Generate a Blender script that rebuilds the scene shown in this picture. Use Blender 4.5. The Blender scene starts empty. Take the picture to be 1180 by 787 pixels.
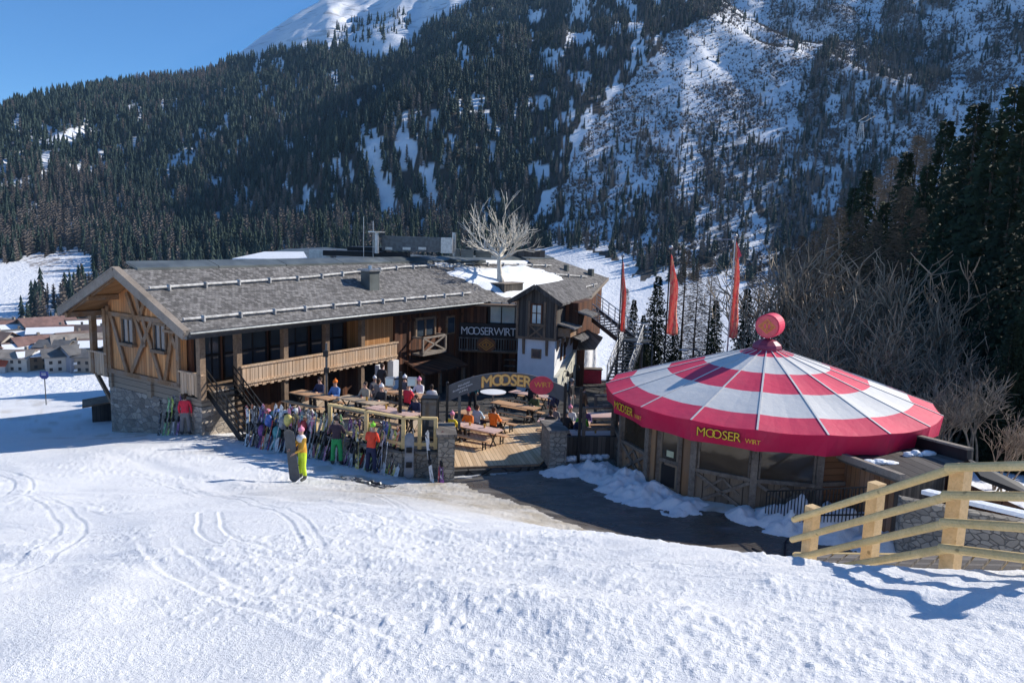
# Alpine chalet terrace above a snowy ski slope: whole scene built as geometry
EXPO = 0.45
HAZE = 0.00006
import bpy, math, random
import numpy as np
from mathutils import Vector, Matrix
R_ = math.radians
scene = bpy.context.scene
COL = scene.collection
rng = random.Random(7)
nr = np.random.default_rng(11)

# ------------------------------------------------------------------ measuring camera (also the scene camera)
FPX, PITCH, ROLL, CX, CY = 855.0, R_(8.3), R_(1.7), 590.0, 393.5
_F = Vector((0, math.cos(PITCH), -math.sin(PITCH)))
_U0 = Vector((0, math.sin(PITCH), math.cos(PITCH)))
_R0 = Vector((1, 0, 0))
CR = _R0 * math.cos(ROLL) + _U0 * math.sin(ROLL)
CU = _U0 * math.cos(ROLL) - _R0 * math.sin(ROLL)
def P(x, y, dep):
    d = _F + CR * ((x - CX) / FPX) + CU * ((CY - y) / FPX)
    return d * (dep / d.y)
def pix(X, Y, Z):
    f = X * _F.x + Y * _F.y + Z * _F.z
    a = X * CR.x + Y * CR.y + Z * CR.z
    b = X * CU.x + Y * CU.y + Z * CU.z
    return CX + FPX * a / f, CY - FPX * b / f

# ------------------------------------------------------------------ numpy noise
def _hash(ix, iy, s):
    h = (ix.astype(np.int64) * 374761393 + iy.astype(np.int64) * 668265263 + s * 1442695041) & 0xFFFFFFFF
    h = ((h ^ (h >> 13)) * 1274126177) & 0xFFFFFFFF
    return ((h ^ (h >> 16)) & 0xFFFF) / 65535.0
def vnoise(x, y, s=0):
    ix = np.floor(x); iy = np.floor(y); fx = x - ix; fy = y - iy
    fx = fx * fx * fx * (fx * (fx * 6 - 15) + 10); fy = fy * fy * fy * (fy * (fy * 6 - 15) + 10)
    a = _hash(ix, iy, s); b = _hash(ix + 1, iy, s); c = _hash(ix, iy + 1, s); d = _hash(ix + 1, iy + 1, s)
    return (a * (1 - fx) + b * fx) * (1 - fy) + (c * (1 - fx) + d * fx) * fy
def fbm(x, y, o=4, s=0):
    x = np.asarray(x, float); y = np.asarray(y, float)
    t = 0; amp = .5; f = 1.0; tot = 0
    for i in range(o):
        t = t + amp * vnoise(x * f + i * 17.3, y * f - i * 9.1, s + i); tot += amp; amp *= .5; f *= 2.03
    return t / tot
def sstep(a, b, x):
    t = np.clip((x - a) / (b - a), 0, 1); return t * t * (3 - 2 * t)
def inpoly(px, py, poly):
    px = np.asarray(px, float); py = np.asarray(py, float)
    r = np.zeros(px.shape, bool); n = len(poly); j = n - 1
    for i in range(n):
        xi, yi = poly[i]; xj, yj = poly[j]
        c = ((yi > py) != (yj > py)) & (px < (xj - xi) * (py - yi) / ((yj - yi) or 1e-9) + xi)
        r ^= c; j = i
    return r

# ------------------------------------------------------------------ materials
def _mat(name):
    m = bpy.data.materials.new(name); m.use_nodes = True
    nt = m.node_tree; nt.nodes.clear()
    out = nt.nodes.new('ShaderNodeOutputMaterial'); b = nt.nodes.new('ShaderNodeBsdfPrincipled')
    nt.links.new(b.outputs[0], out.inputs[0])
    return m, nt, b
def N(nt, t, **k):
    n = nt.nodes.new(t)
    for a, v in k.items():
        if a in ('operation', 'data_type', 'blend_type', 'noise_dimensions', 'feature', 'attribute_name', 'distance', 'use_clamp', 'clamp', 'voronoi_dimensions'):
            setattr(n, a, v)
    return n
def math_(nt, op, a, b=None, c=None):
    n = nt.nodes.new('ShaderNodeMath'); n.operation = op
    for i, v in enumerate((a, b, c)):
        if v is None: continue
        if isinstance(v, (int, float)): n.inputs[i].default_value = v
        else: nt.links.new(v, n.inputs[i])
    return n.outputs[0]
def mixc(nt, f, a, b, blend='MIX'):
    n = nt.nodes.new('ShaderNodeMix'); n.data_type = 'RGBA'; n.blend_type = blend
    for i, v in ((0, f), (6, a), (7, b)):
        if isinstance(v, (int, float)): n.inputs[i].default_value = v
        elif isinstance(v, tuple): n.inputs[i].default_value = (*v[:3], 1)
        else: nt.links.new(v, n.inputs[i])
    return n.outputs[2]
def noise(nt, vec, scale, detail=3, rough=.5):
    n = nt.nodes.new('ShaderNodeTexNoise'); n.inputs['Scale'].default_value = scale
    n.inputs['Detail'].default_value = detail; n.inputs['Roughness'].default_value = rough
    if vec is not None: nt.links.new(vec, n.inputs['Vector'])
    return n.outputs[0]
def ramp(nt, f, a, b):
    n = nt.nodes.new('ShaderNodeMapRange'); n.inputs[1].default_value = a; n.inputs[2].default_value = b
    n.interpolation_type = 'SMOOTHSTEP'
    nt.links.new(f, n.inputs[0]); return n.outputs[0]
def mapping(nt, vec, s):
    n = nt.nodes.new('ShaderNodeMapping'); n.inputs['Scale'].default_value = s; nt.links.new(vec, n.inputs[0]); return n.outputs[0]
def bump(nt, b, h, strength, dist):
    n = nt.nodes.new('ShaderNodeBump'); n.inputs['Strength'].default_value = strength; n.inputs['Distance'].default_value = dist
    nt.links.new(h, n.inputs['Height']); nt.links.new(n.outputs[0], b.inputs['Normal'])
_plain = {}
def plain(name, c, rough=.6, var=.18, scale=6, metal=0, spec=.4, bmp=0, emit=None):
    if name in _plain: return _plain[name]
    m, nt, b = _mat(name)
    tc = nt.nodes.new('ShaderNodeTexCoord')
    n = noise(nt, tc.outputs['Object'], scale, 4)
    lo = tuple(x * (1 - var) for x in c); hi = tuple(min(1, x * (1 + var)) for x in c)
    nt.links.new(mixc(nt, ramp(nt, n, .3, .7), lo, hi), b.inputs['Base Color'])
    b.inputs['Roughness'].default_value = rough; b.inputs['Metallic'].default_value = metal
    b.inputs['Specular IOR Level'].default_value = spec
    if bmp: bump(nt, b, noise(nt, tc.outputs['Object'], scale * 4, 3), .6, bmp)
    _plain[name] = m; return m
def wood(name, c1, c2, across='xy', pitch=.18, rough=.75, grey=0, gc=(.25, .23, .21)):
    """planks: across = coordinate the boards are counted along"""
    m, nt, b = _mat(name)
    tc = nt.nodes.new('ShaderNodeTexCoord'); sp = nt.nodes.new('ShaderNodeSeparateXYZ'); nt.links.new(tc.outputs['Object'], sp.inputs[0])
    if across == 'xy': co = math_(nt, 'ADD', sp.outputs[0], sp.outputs[1])
    else: co = sp.outputs['xyz'.index(across)]
    co = math_(nt, 'DIVIDE', co, pitch)
    fl = math_(nt, 'FLOOR', co); fr = math_(nt, 'FRACT', co)
    wn = nt.nodes.new('ShaderNodeTexWhiteNoise'); wn.noise_dimensions = '1D'; nt.links.new(fl, wn.inputs['W'])
    s = {'xy': (14, 14, 1.2), 'x': (14, 2, 14), 'y': (2, 14, 14), 'z': (1.5, 1.5, 14)}[across]
    mv = mapping(nt, tc.outputs['Object'], s)
    g = noise(nt, mv, 1.5, 5, .6)
    big = noise(nt, tc.outputs['Object'], .9, 4, .6)
    f = math_(nt, 'ADD', math_(nt, 'MULTIPLY', wn.outputs[0], .5), math_(nt, 'MULTIPLY', g, .5))
    col = mixc(nt, ramp(nt, f, .2, .8), c1, c2)
    if grey: col = mixc(nt, math_(nt, 'MULTIPLY', ramp(nt, big, .4, .62), grey), col, gc)
    d = math_(nt, 'MINIMUM', fr, math_(nt, 'SUBTRACT', 1.0, fr))
    gap = ramp(nt, d, .0, .07)
    col = mixc(nt, gap, tuple(x * .25 for x in c1), col)
    nt.links.new(col, b.inputs['Base Color']); b.inputs['Roughness'].default_value = rough
    b.inputs['Specular IOR Level'].default_value = .25
    bump(nt, b, math_(nt, 'ADD', gap, math_(nt, 'MULTIPLY', g, .5)), .7, .012)
    return m
def timber(name, c1, c2, rough=.75, grey=0, gc=(.25, .22, .19)):
    m, nt, b = _mat(name)
    tc = nt.nodes.new('ShaderNodeTexCoord')
    g = noise(nt, mapping(nt, tc.outputs['Object'], (9, 9, 9)), 1.0, 5, .7); big = noise(nt, tc.outputs['Object'], 1.1, 4, .6)
    col = mixc(nt, ramp(nt, math_(nt, 'ADD', math_(nt, 'MULTIPLY', g, .5), math_(nt, 'MULTIPLY', big, .5)), .3, .7), c1, c2)
    if grey: col = mixc(nt, math_(nt, 'MULTIPLY', ramp(nt, big, .45, .6), grey), col, gc)
    nt.links.new(col, b.inputs['Base Color']); b.inputs['Roughness'].default_value = rough; b.inputs['Specular IOR Level'].default_value = .25
    vo = nt.nodes.new('ShaderNodeTexVoronoi'); vo.inputs['Scale'].default_value = 4.2; nt.links.new(tc.outputs['Object'], vo.inputs['Vector'])
    fine = noise(nt, mapping(nt, tc.outputs['Object'], (5, 28, 28)), 1.4, 4, .7)
    col = mixc(nt, math_(nt, 'MULTIPLY', ramp(nt, fine, .45, .7), .35), col, tuple(x * .62 for x in c1))
    kn = ramp(nt, vo.outputs['Distance'], .16, .07); col = mixc(nt, math_(nt, 'MULTIPLY', kn, .75), col, tuple(x * .38 for x in c1))
    nt.links.new(col, b.inputs['Base Color'])
    bump(nt, b, math_(nt, 'ADD', g, fine), .6, .012); return m
def shingle(name, c1, c2, snow=0):
    m, nt, b = _mat(name)
    tc = nt.nodes.new('ShaderNodeTexCoord'); sp = nt.nodes.new('ShaderNodeSeparateXYZ'); nt.links.new(tc.outputs['Object'], sp.inputs[0])
    wob = noise(nt, tc.outputs['Object'], 3, 2)
    row = math_(nt, 'DIVIDE', math_(nt, 'ADD', sp.outputs[1], math_(nt, 'MULTIPLY', wob, .16)), .14)
    rf = math_(nt, 'FLOOR', row); rr = math_(nt, 'FRACT', row)
    cc = math_(nt, 'ADD', math_(nt, 'DIVIDE', sp.outputs[0], .17), math_(nt, 'MULTIPLY', rf, .37))
    cf = math_(nt, 'FLOOR', cc); cr = math_(nt, 'FRACT', cc)
    wn = nt.nodes.new('ShaderNodeTexWhiteNoise'); wn.noise_dimensions = '2D'
    cb = nt.nodes.new('ShaderNodeCombineXYZ'); nt.links.new(rf, cb.inputs[0]); nt.links.new(cf, cb.inputs[1]); nt.links.new(cb.outputs[0], wn.inputs['Vector'])
    big = noise(nt, tc.outputs['Object'], .5, 4, .65)
    fine = noise(nt, tc.outputs['Object'], 9, 3, .7)
    f = math_(nt, 'ADD', math_(nt, 'MULTIPLY', wn.outputs[0], .45), math_(nt, 'ADD', math_(nt, 'MULTIPLY', big, .35), math_(nt, 'MULTIPLY', fine, .25)))
    col = mixc(nt, ramp(nt, f, .25, .85), c1, c2)
    e = math_(nt, 'MINIMUM', ramp(nt, rr, 0, .16), ramp(nt, cr, 0, .08))
    col = mixc(nt, e, tuple(x * .3 for x in c1), col)
    nt.links.new(col, b.inputs['Base Color']); b.inputs['Roughness'].default_value = .8; b.inputs['Specular IOR Level'].default_value = .25
    bump(nt, b, math_(nt, 'ADD', math_(nt, 'ADD', e, rr), wn.outputs[0]), .8, .03)
    return m
def stone(name, c1, c2, mortar, scale=2.6):
    m, nt, b = _mat(name)
    tc = nt.nodes.new('ShaderNodeTexCoord')
    w = noise(nt, tc.outputs['Object'], 2.5, 2)
    v0 = nt.nodes.new('ShaderNodeVectorMath'); v0.operation = 'ADD'
    cb = nt.nodes.new('ShaderNodeCombineXYZ')
    for i in range(3): nt.links.new(math_(nt, 'MULTIPLY', w, .35), cb.inputs[i])
    mp = mapping(nt, tc.outputs['Object'], (1, 1, 1.6)); nt.links.new(mp, v0.inputs[0]); nt.links.new(cb.outputs[0], v0.inputs[1])
    vo = nt.nodes.new('ShaderNodeTexVoronoi'); vo.inputs['Scale'].default_value = scale; nt.links.new(v0.outputs[0], vo.inputs['Vector'])
    ve = nt.nodes.new('ShaderNodeTexVoronoi'); ve.feature = 'DISTANCE_TO_EDGE'; ve.inputs['Scale'].default_value = scale; nt.links.new(v0.outputs[0], ve.inputs['Vector'])
    sp = nt.nodes.new('ShaderNodeSeparateColor'); nt.links.new(vo.outputs['Color'], sp.inputs[0])
    fine = noise(nt, tc.outputs['Object'], 12, 4, .7)
    col = mixc(nt, math_(nt, 'ADD', math_(nt, 'MULTIPLY', sp.outputs[0], .6), math_(nt, 'MULTIPLY', fine, .4)), c1, c2)
    e = ramp(nt, ve.outputs['Distance'], .01, .07)
    col = mixc(nt, e, mortar, col)
    nt.links.new(col, b.inputs['Base Color']); b.inputs['Roughness'].default_value = .9; b.inputs['Specular IOR Level'].default_value = .2
    bump(nt, b, math_(nt, 'ADD', e, math_(nt, 'MULTIPLY', fine, .6)), 1, .04)
    return m
def glass(name='window_glass', c=(.03, .04, .05), rough=.08):
    if name in _plain: return _plain[name]
    m, nt, b = _mat(name)
    tc = nt.nodes.new('ShaderNodeTexCoord'); n = noise(nt, tc.outputs['Object'], 1.5, 2)
    nt.links.new(mixc(nt, n, c, tuple(x * 2 for x in c)), b.inputs['Base Color'])
    b.inputs['Roughness'].default_value = rough; b.inputs['Specular IOR Level'].default_value = .9
    bump(nt, b, n, .15, .02)
    _plain[name] = m; return m
def tree_mat(name, c1, c2, attr=None, rough=.8, trans=0):
    m, nt, b = _mat(name)
    if attr:
        a = nt.nodes.new('ShaderNodeAttribute'); a.attribute_name = attr; f = a.outputs['Fac']
    else:
        a = nt.nodes.new('ShaderNodeObjectInfo'); f = a.outputs['Random']
    tc = nt.nodes.new('ShaderNodeTexCoord'); n = noise(nt, tc.outputs['Object'], 1.3, 3)
    f2 = math_(nt, 'ADD', math_(nt, 'MULTIPLY', f, .6), math_(nt, 'MULTIPLY', n, .4))
    nt.links.new(mixc(nt, f2, c1, c2), b.inputs['Base Color']); b.inputs['Roughness'].default_value = rough
    b.inputs['Specular IOR Level'].default_value = .2
    return m

# ------------------------------------------------------------------ mesh builder
Zv = Vector((0, 0, 1))
class MB:
    def __init__(s): s.V = []; s.F = []; s.M = []
    def add(s, vs, fs, m=0):
        o = len(s.V); s.V += [tuple(v) for v in vs]; s.F += [tuple(i + o for i in f) for f in fs]; s.M += [m] * len(fs); return s
    def box(s, x0, x1, y0, y1, z0, z1, m=0):
        x0, x1 = sorted((x0, x1)); y0, y1 = sorted((y0, y1)); z0, z1 = sorted((z0, z1))
        v = [(x, y, z) for z in (z0, z1) for y in (y0, y1) for x in (x0, x1)]
        return s.add(v, [(0, 2, 3, 1), (4, 5, 7, 6), (0, 1, 5, 4), (2, 6, 7, 3), (0, 4, 6, 2), (1, 3, 7, 5)], m)
    def beam(s, p, q, w, h, m=0, up=Zv, ext=0):
        p = Vector(p); q = Vector(q); d = (q - p).normalized(); p = p - d * ext; q = q + d * ext
        a = d.cross(up)
        if a.length < 1e-4: a = d.cross(Vector((0, 1, 0)))
        a.normalize(); b = a.cross(d).normalized(); a = a * w / 2; b = b * h / 2
        v = [p - a - b, p + a - b, p - a + b, p + a + b, q - a - b, q + a - b, q - a + b, q + a + b]
        return s.add(v, [(0, 2, 3, 1), (4, 5, 7, 6), (0, 1, 5, 4), (2, 6, 7, 3), (0, 4, 6, 2), (1, 3, 7, 5)], m)
    def tube(s, p, q, r0, r1=None, n=8, m=0, cap=True):
        p = Vector(p); q = Vector(q); r1 = r0 if r1 is None else r1
        d = (q - p)
        if d.length < 1e-6: return s
        d.normalize(); a = d.cross(Zv)
        if a.length < 1e-3: a = Vector((1, 0, 0))
        a.normalize(); b = d.cross(a)
        vs = []
        for c, r in ((p, r0), (q, r1)):
            for i in range(n):
                t = 2 * math.pi * i / n; vs.append(c + a * (r * math.cos(t)) + b * (r * math.sin(t)))
        fs = [(i, (i + 1) % n, n + (i + 1) % n, n + i) for i in range(n)]
        if cap: fs += [tuple(range(n))[::-1], tuple(range(n, 2 * n))]
        return s.add(vs, fs, m)
    def path(s, pts, rs, n=6, m=0):
        for i in range(len(pts) - 1): s.tube(pts[i], pts[i + 1], rs[i], rs[i + 1], n, m)
        return s
    def prism(s, poly, off, m=0):
        off = Vector(off); a = [Vector(p) for p in poly]; n = len(a)
        return s.add(a + [p + off for p in a], [tuple(range(n)), tuple(range(2 * n - 1, n - 1, -1))] + [(i, n + i, n + (i + 1) % n, (i + 1) % n) for i in range(n)], m)
    def ball(s, c, rx, ry=None, rz=None, n=10, k=6, m=0):
        ry = rx if ry is None else ry; rz = rx if rz is None else rz
        vs = [(c[0], c[1], c[2] - rz)]
        for j in range(1, k):
            t = -math.pi / 2 + math.pi * j / k
            for i in range(n):
                a = 2 * math.pi * i / n
                vs.append((c[0] + rx * math.cos(t) * math.cos(a), c[1] + ry * math.cos(t) * math.sin(a), c[2] + rz * math.sin(t)))
        vs.append((c[0], c[1], c[2] + rz)); L = len(vs) - 1
        fs = [(0, 1 + (i + 1) % n, 1 + i) for i in range(n)]
        for j in range(k - 2):
            for i in range(n):
                a = 1 + j * n + i; b = 1 + j * n + (i + 1) % n; fs.append((a, b, b + n, a + n))
        fs += [(L, 1 + (k - 2) * n + i, 1 + (k - 2) * n + (i + 1) % n) for i in range(n)]
        return s.add(vs, fs, m)
    def build(s, name, mats, parent=None, dz=0, smooth=False):
        me = bpy.data.meshes.new(name)
        V = [(x, y, z + dz) for x, y, z in s.V] if dz else s.V
        me.from_pydata(V, [], s.F)
        if not isinstance(mats, (list, tuple)): mats = [mats]
        for m in mats: me.materials.append(m)
        if any(s.M): me.polygons.foreach_set('material_index', s.M)
        if smooth: me.polygons.foreach_set('use_smooth', [True] * len(s.F))
        me.update()
        o = bpy.data.objects.new(name, me); COL.objects.link(o)
        if parent: o.parent = parent
        return o
def tag(o, label=None, cat=None, group=None, kind=None):
    if label: o['label'] = label
    if cat: o['category'] = cat
    if group: o['group'] = group
    if kind: o['kind'] = kind
    return o
def thing(name, label, cat, loc=(0, 0, 0), rz=0, group=None):
    o = bpy.data.objects.new(name, None); COL.objects.link(o); o.empty_display_size = .2
    o.location = loc; o.rotation_euler = (0, 0, rz)
    return tag(o, label, cat, group)
KIDS = {}
def copy_tree(o, parent=None):
    c = o.copy(); COL.objects.link(c)
    if parent: c.parent = parent
    for ch in [x for x in KIDS.get(o.name, [])]:
        copy_tree(ch, c)
    return c
def reg(o, *ch):
    KIDS[o.name] = list(ch); return o
def np_mesh(name, V, F, mats, smooth=False, mi=None, attrs=None):
    """V (n,3), F (m,k) arrays"""
    me = bpy.data.meshes.new(name); V = np.ascontiguousarray(V, dtype=np.float32); F = np.ascontiguousarray(F, dtype=np.int32)
    k = F.shape[1]; me.vertices.add(len(V)); me.vertices.foreach_set('co', V.ravel())
    me.loops.add(F.size); me.loops.foreach_set('vertex_index', F.ravel())
    me.polygons.add(len(F)); me.polygons.foreach_set('loop_start', np.arange(0, F.size, k, dtype=np.int32))
    me.polygons.foreach_set('loop_total', np.full(len(F), k, dtype=np.int32))
    for m in (mats if isinstance(mats, (list, tuple)) else [mats]): me.materials.append(m)
    if mi is not None: me.polygons.foreach_set('material_index', np.asarray(mi, dtype=np.int32))
    me.polygons.foreach_set('use_smooth', np.full(len(F), smooth, dtype=bool))
    for an, av in (attrs or {}).items():
        at = me.attributes.new(an, 'FLOAT', 'POINT'); at.data.foreach_set('value', np.ascontiguousarray(av, dtype=np.float32))
    me.update(calc_edges=True)
    return me
def np_obj(name, *a, **k):
    o = bpy.data.objects.new(name, np_mesh(name, *a, **k)); COL.objects.link(o); return o

# ------------------------------------------------------------------ lettering
_gl = {}
def glyph(ch, depth):
    if (ch, depth) in _gl: return _gl[(ch, depth)]
    cu = bpy.data.curves.new('glyph', 'FONT'); cu.body = ch; cu.size = 1.0; cu.extrude = 0; cu.resolution_u = 3
    ob = bpy.data.objects.new('glyph', cu); COL.objects.link(ob)
    dg = bpy.context.evaluated_depsgraph_get()
    me = bpy.data.meshes.new_from_object(ob.evaluated_get(dg))
    V = [tuple(v.co) for v in me.vertices]; F = [tuple(p.vertices) for p in me.polygons]
    bpy.data.objects.remove(ob); bpy.data.curves.remove(cu); bpy.data.meshes.remove(me)
    _gl[(ch, depth)] = (V, F); return V, F
def word(mb, text, h, fn, m=0, gap=.09, oo=.34, slant=0, wscale=1.0, lift=0.0):
    """lay text along x from 0; fn(x, y, off) -> 3-D point. returns total width"""
    k = h / .73; x = 0
    for i, ch in enumerate(text):
        if ch == ' ': x += .3 * h; continue
        V, F = glyph(ch, 0)
        x0 = min(v[0] for v in V); x1 = max(v[0] for v in V)
        if oo and ch in 'Oo' and i and text[i - 1] in 'Oo': x -= (oo + gap) * h
        o = lift + (.004 if (ch == 'O' and i and text[i - 1] == 'O') else 0)
        mb.add([fn(x + (v[0] - x0) * k * wscale + slant * v[1] * k, v[1] * k, o) for v in V], F, m)
        x += (x1 - x0) * k * wscale + gap * h - ((.10 * h) if (ch == 'R' and i + 1 < len(text)) else 0)
    return x - gap * h
def wwidth(text, h, gap=.09, oo=.34, wscale=1.0):
    return word(MB(), text, h, lambda x, y, o: (x, y, 0), 0, gap, oo, 0, wscale)

# ================================================================== camera, sky, sun
cam = bpy.data.cameras.new('camera'); co = bpy.data.objects.new('camera', cam); COL.objects.link(co); scene.camera = co
cam.sensor_width = 36; cam.lens = FPX / 1180 * 36; cam.clip_end = 9000; cam.clip_start = .1
co.matrix_world = Matrix((( CR.x, CU.x, -_F.x, 0), (CR.y, CU.y, -_F.y, 0), (CR.z, CU.z, -_F.z, 0), (0, 0, 0, 1)))
SUN_EL, SUN_AZ = 31.0, 64.0
S = Vector((math.cos(R_(SUN_EL)) * math.sin(R_(SUN_AZ)), math.cos(R_(SUN_EL)) * math.cos(R_(SUN_AZ)), math.sin(R_(SUN_EL))))
sl = bpy.data.lights.new('sun', 'SUN'); sl.energy = 5.0; sl.angle = R_(.53); sl.color = (1, .94, .85)
so = bpy.data.objects.new('sun', sl); COL.objects.link(so); so.rotation_euler = S.to_track_quat('Z', 'Y').to_euler(); so.location = (60, 40, 90)
w = bpy.data.worlds.new('World'); scene.world = w; w.use_nodes = True; nt = w.node_tree; nt.nodes.clear()
sky = nt.nodes.new('ShaderNodeTexSky'); sky.sky_type = 'NISHITA'; sky.sun_disc = False
sky.sun_elevation = R_(SUN_EL); sky.sun_rotation = R_(SUN_AZ); sky.altitude = 2200; sky.air_density = 1.0; sky.dust_density = .3; sky.ozone_density = 6
bg = nt.nodes.new('ShaderNodeBackground'); bg.inputs[1].default_value = .125
wo = nt.nodes.new('ShaderNodeOutputWorld'); hs_ = nt.nodes.new('ShaderNodeHueSaturation'); hs_.inputs['Saturation'].default_value = 1.15; nt.links.new(sky.outputs[0], hs_.inputs['Color']); nt.links.new(hs_.outputs[0], bg.inputs[0]); nt.links.new(bg.outputs[0], wo.inputs[0])
scene.view_settings.view_transform = 'Standard'; scene.view_settings.look = 'None'; scene.view_settings.exposure = EXPO; scene.view_settings.gamma = 1
scene.render.engine = 'CYCLES'
scene.cycles.max_bounces = 6; scene.cycles.diffuse_bounces = 3; scene.cycles.glossy_bounces = 3; scene.cycles.transparent_max_bounces = 8
scene.cycles.volume_bounces = 0

# ================================================================== near ground (metres, eye at the origin)
GP = [(0,0,-1.75),(-8,0,-1.95),(8,0,-1.5),(0,-12,1.3),(-20,-8,-.2),(20,-8,1),(0,5,-3.05),(-6,6,-3.5),(5,5,-2.75),(8,6,-2.85),
 (0,10,-4.42),(-6,11,-4.95),(-14,10,-5),(3.9,10,-4.45),(4.5,9,-4.05),(5.3,8,-3.6),(7.5,7.2,-3.25),(11,7,-3.1),
 (1.7,12,-4.95),(6.6,17.5,-8),(4.6,18.2,-8),(2.7,18.9,-7.95),(-.7,23.4,-8.3),(-2,18,-6.75),(-7,18,-6.8),(-7,23,-8.05),(-2.3,24.3,-8.45),
 (-6.3,26,-8.45),(-14,31,-8.95),(-12.2,29.5,-8.7),(-18.6,33.6,-9.75),(-20.3,36,-9.9),(-25,38.8,-10),(-32,52,-10.7),(-14,18,-6.9),(-22,20,-7.5),
 (-22,30,-9.1),(-35,35,-9.8),(-30,45,-10.4),(-45,30,-8.8),(-45,50,-10.8),(0,26,-8.45),(0,30,-8.7),(0,38,-9.3),(-5,40,-9.7),(4,40,-9.5),(-9,36,-9.5),
 (2,50,-10),(9,26,-8.05),(7.7,21.3,-8),(13,22,-8),(10,18,-8),(14,17,-7.9),(8,13,-6.6),(12,13,-7),(7,11,-5.6),(18,20,-8.2),(18,30,-9),(25,25,-9),(20,45,-13),
 (10,45,-11),(0,60,-13),(-15,60,-12),(30,40,-12),(40,20,-8),(25,10,-6),(-60,20,-8),(60,-10,0),(-60,-10,0),(60,30,-9),(-50,70,-12),(50,70,-14),(-15,48,-10.5)]
GPa = np.array(GP, float)
def _phi(r2): return .5 * r2 * np.log(r2 + 1e-9)
_n = len(GPa); _A = np.zeros((_n + 3, _n + 3)); _d2 = ((GPa[:, None, :2] - GPa[None, :, :2]) ** 2).sum(-1)
_A[:_n, :_n] = _phi(_d2) + np.eye(_n) * 1.2; _A[:_n, _n] = 1; _A[:_n, _n + 1:] = GPa[:, :2]; _A[_n, :_n] = 1; _A[_n + 1:, :_n] = GPa[:, :2].T
_wt = np.linalg.solve(_A, np.r_[GPa[:, 2], 0, 0, 0])
def tps(x, y):
    x = np.asarray(x, float); y = np.asarray(y, float); sh = x.shape; x = x.ravel(); y = y.ravel(); out = np.empty(x.size)
    for i in range(0, x.size, 20000):
        a = x[i:i + 20000]; b = y[i:i + 20000]
        d2 = (a[:, None] - GPa[None, :, 0]) ** 2 + (b[:, None] - GPa[None, :, 1]) ** 2
        out[i:i + 20000] = _phi(d2) @ _wt[:_n] + _wt[_n] + _wt[_n + 1] * a + _wt[_n + 2] * b
    return out.reshape(sh)
# the long chalet's frame: u runs along its front, v across to the left
BA = R_(32.5); BU = Vector((math.sin(BA), math.cos(BA), 0)); BV = Vector((-math.cos(BA), math.sin(BA), 0)); BO = Vector((-12.757, 30.0, 0))
def uv(u, v): p = BO + BU * u + BV * v; return (p.x, p.y)
TERR = [(-2.6, 24.9), (1.2, 26.0), (3.6, 27.2), (4.2, 31.5), (8.5, 34), (8.5, 47), uv(25, 0), uv(19, .5), uv(2.3, .5), uv(2.3, -1.3), (-9.8, 28.6), (-6.6, 26.6), (-3.7, 24.95)]
PLAT = [(-3.65, 25.0), (-2.55, 25.05), (-3.3, 31.2), (-8.6, 32.6), (-9.7, 28.7), (-6.6, 26.65)]
def zterr(x, y): return -8.32 - .05 * np.maximum(0, np.asarray(y) - 25.5)
def edge_blend(x, y):
    return inpoly(x, y, TERR)
def g0(x, y):
    z = tps(x, y)
    return z
def ground(x, y):
    """height of the walkable ground at one point"""
    if inpoly([x], [y], PLAT)[0]: return -7.5
    if inpoly([x], [y], TERR)[0]: return float(zterr(x, y))
    return float(g0(np.array([x]), np.array([y]))[0]) + 0.0
# ---------------- far relief: polar about the eye
AZK = [-90, -60, -35, -28, -22, -14, -5, 0, 5, 12, 20, 28, 35, 60, 90]
RAK = [800, 800, 770, 740, 700, 620, 600, 600, 560, 540, 560, 560, 520, 400, 400]
SLK = [.27, .27, .29, .31, .34, .42, .48, .5, .55, .58, .58, .58, .58, .58, .58]
TSK = [(-90, .04), (-60, .06), (-45, .09), (-34.1, .111), (-31.3, .131), (-28.3, .149), (-25.2, .164), (-22.2, .176), (-20.7, .200), (-18.5, .230), (-16.2, .257), (-14.4, .279), (-8, .35), (0, .40), (12, .44), (35, .46), (90, .46)]
ZVK = [-62, -62, -66, -66, -64, -62, -62, -62, -60, -58, -45, -22, -14, -10, -10]
def far_z(az, r):
    """az in degrees, r horizontal distance"""
    ra = np.interp(az, AZK, RAK); s = np.interp(az, AZK, SLK); ts = np.interp(az, [a for a, b in TSK], [b for a, b in TSK]); zv = np.interp(az, AZK, ZVK)
    rs = np.minimum(ra / np.maximum(.12, 1 - ts / s), 2700)
    up = s * (r - ra); dn = .19 * (r - ra) * (1 + .9 * sstep(-3, 13, az))
    z = np.where(r > ra, up, dn)
    zs = s * (rs - ra)
    z = np.where(r > rs, zs - .35 * (r - rs), z)
    k = 12.0; z = k * np.logaddexp(z / k, zv / k)
    # spurs and gullies
    x = r * np.sin(np.radians(az)); y = r * np.cos(np.radians(az)); m = sstep(600, 900, r) * (1 - sstep(.82, 1.0, r / rs) * .75)
    rel = (fbm(x / 210 + y / 900, y / 520, 4, 5) - .5) * 95 + (np.abs(fbm(x / 90, y / 260, 3, 9) - .5)) * -46 + (fbm(x / 30, y / 34, 3, 21) - .5) * 9
    t = z / r; gl = np.interp(t, [-.02, .05, .13, .24], [-23.5, -19, -14.5, -7]); da = az - gl
    spur = 62 * sstep(0, 9, da) * (1 - sstep(10, 26, da)) * sstep(.0, .05, t) * (1 - sstep(.2, .26, t))
    return z + m * rel + spur * sstep(550, 760, r)
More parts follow.
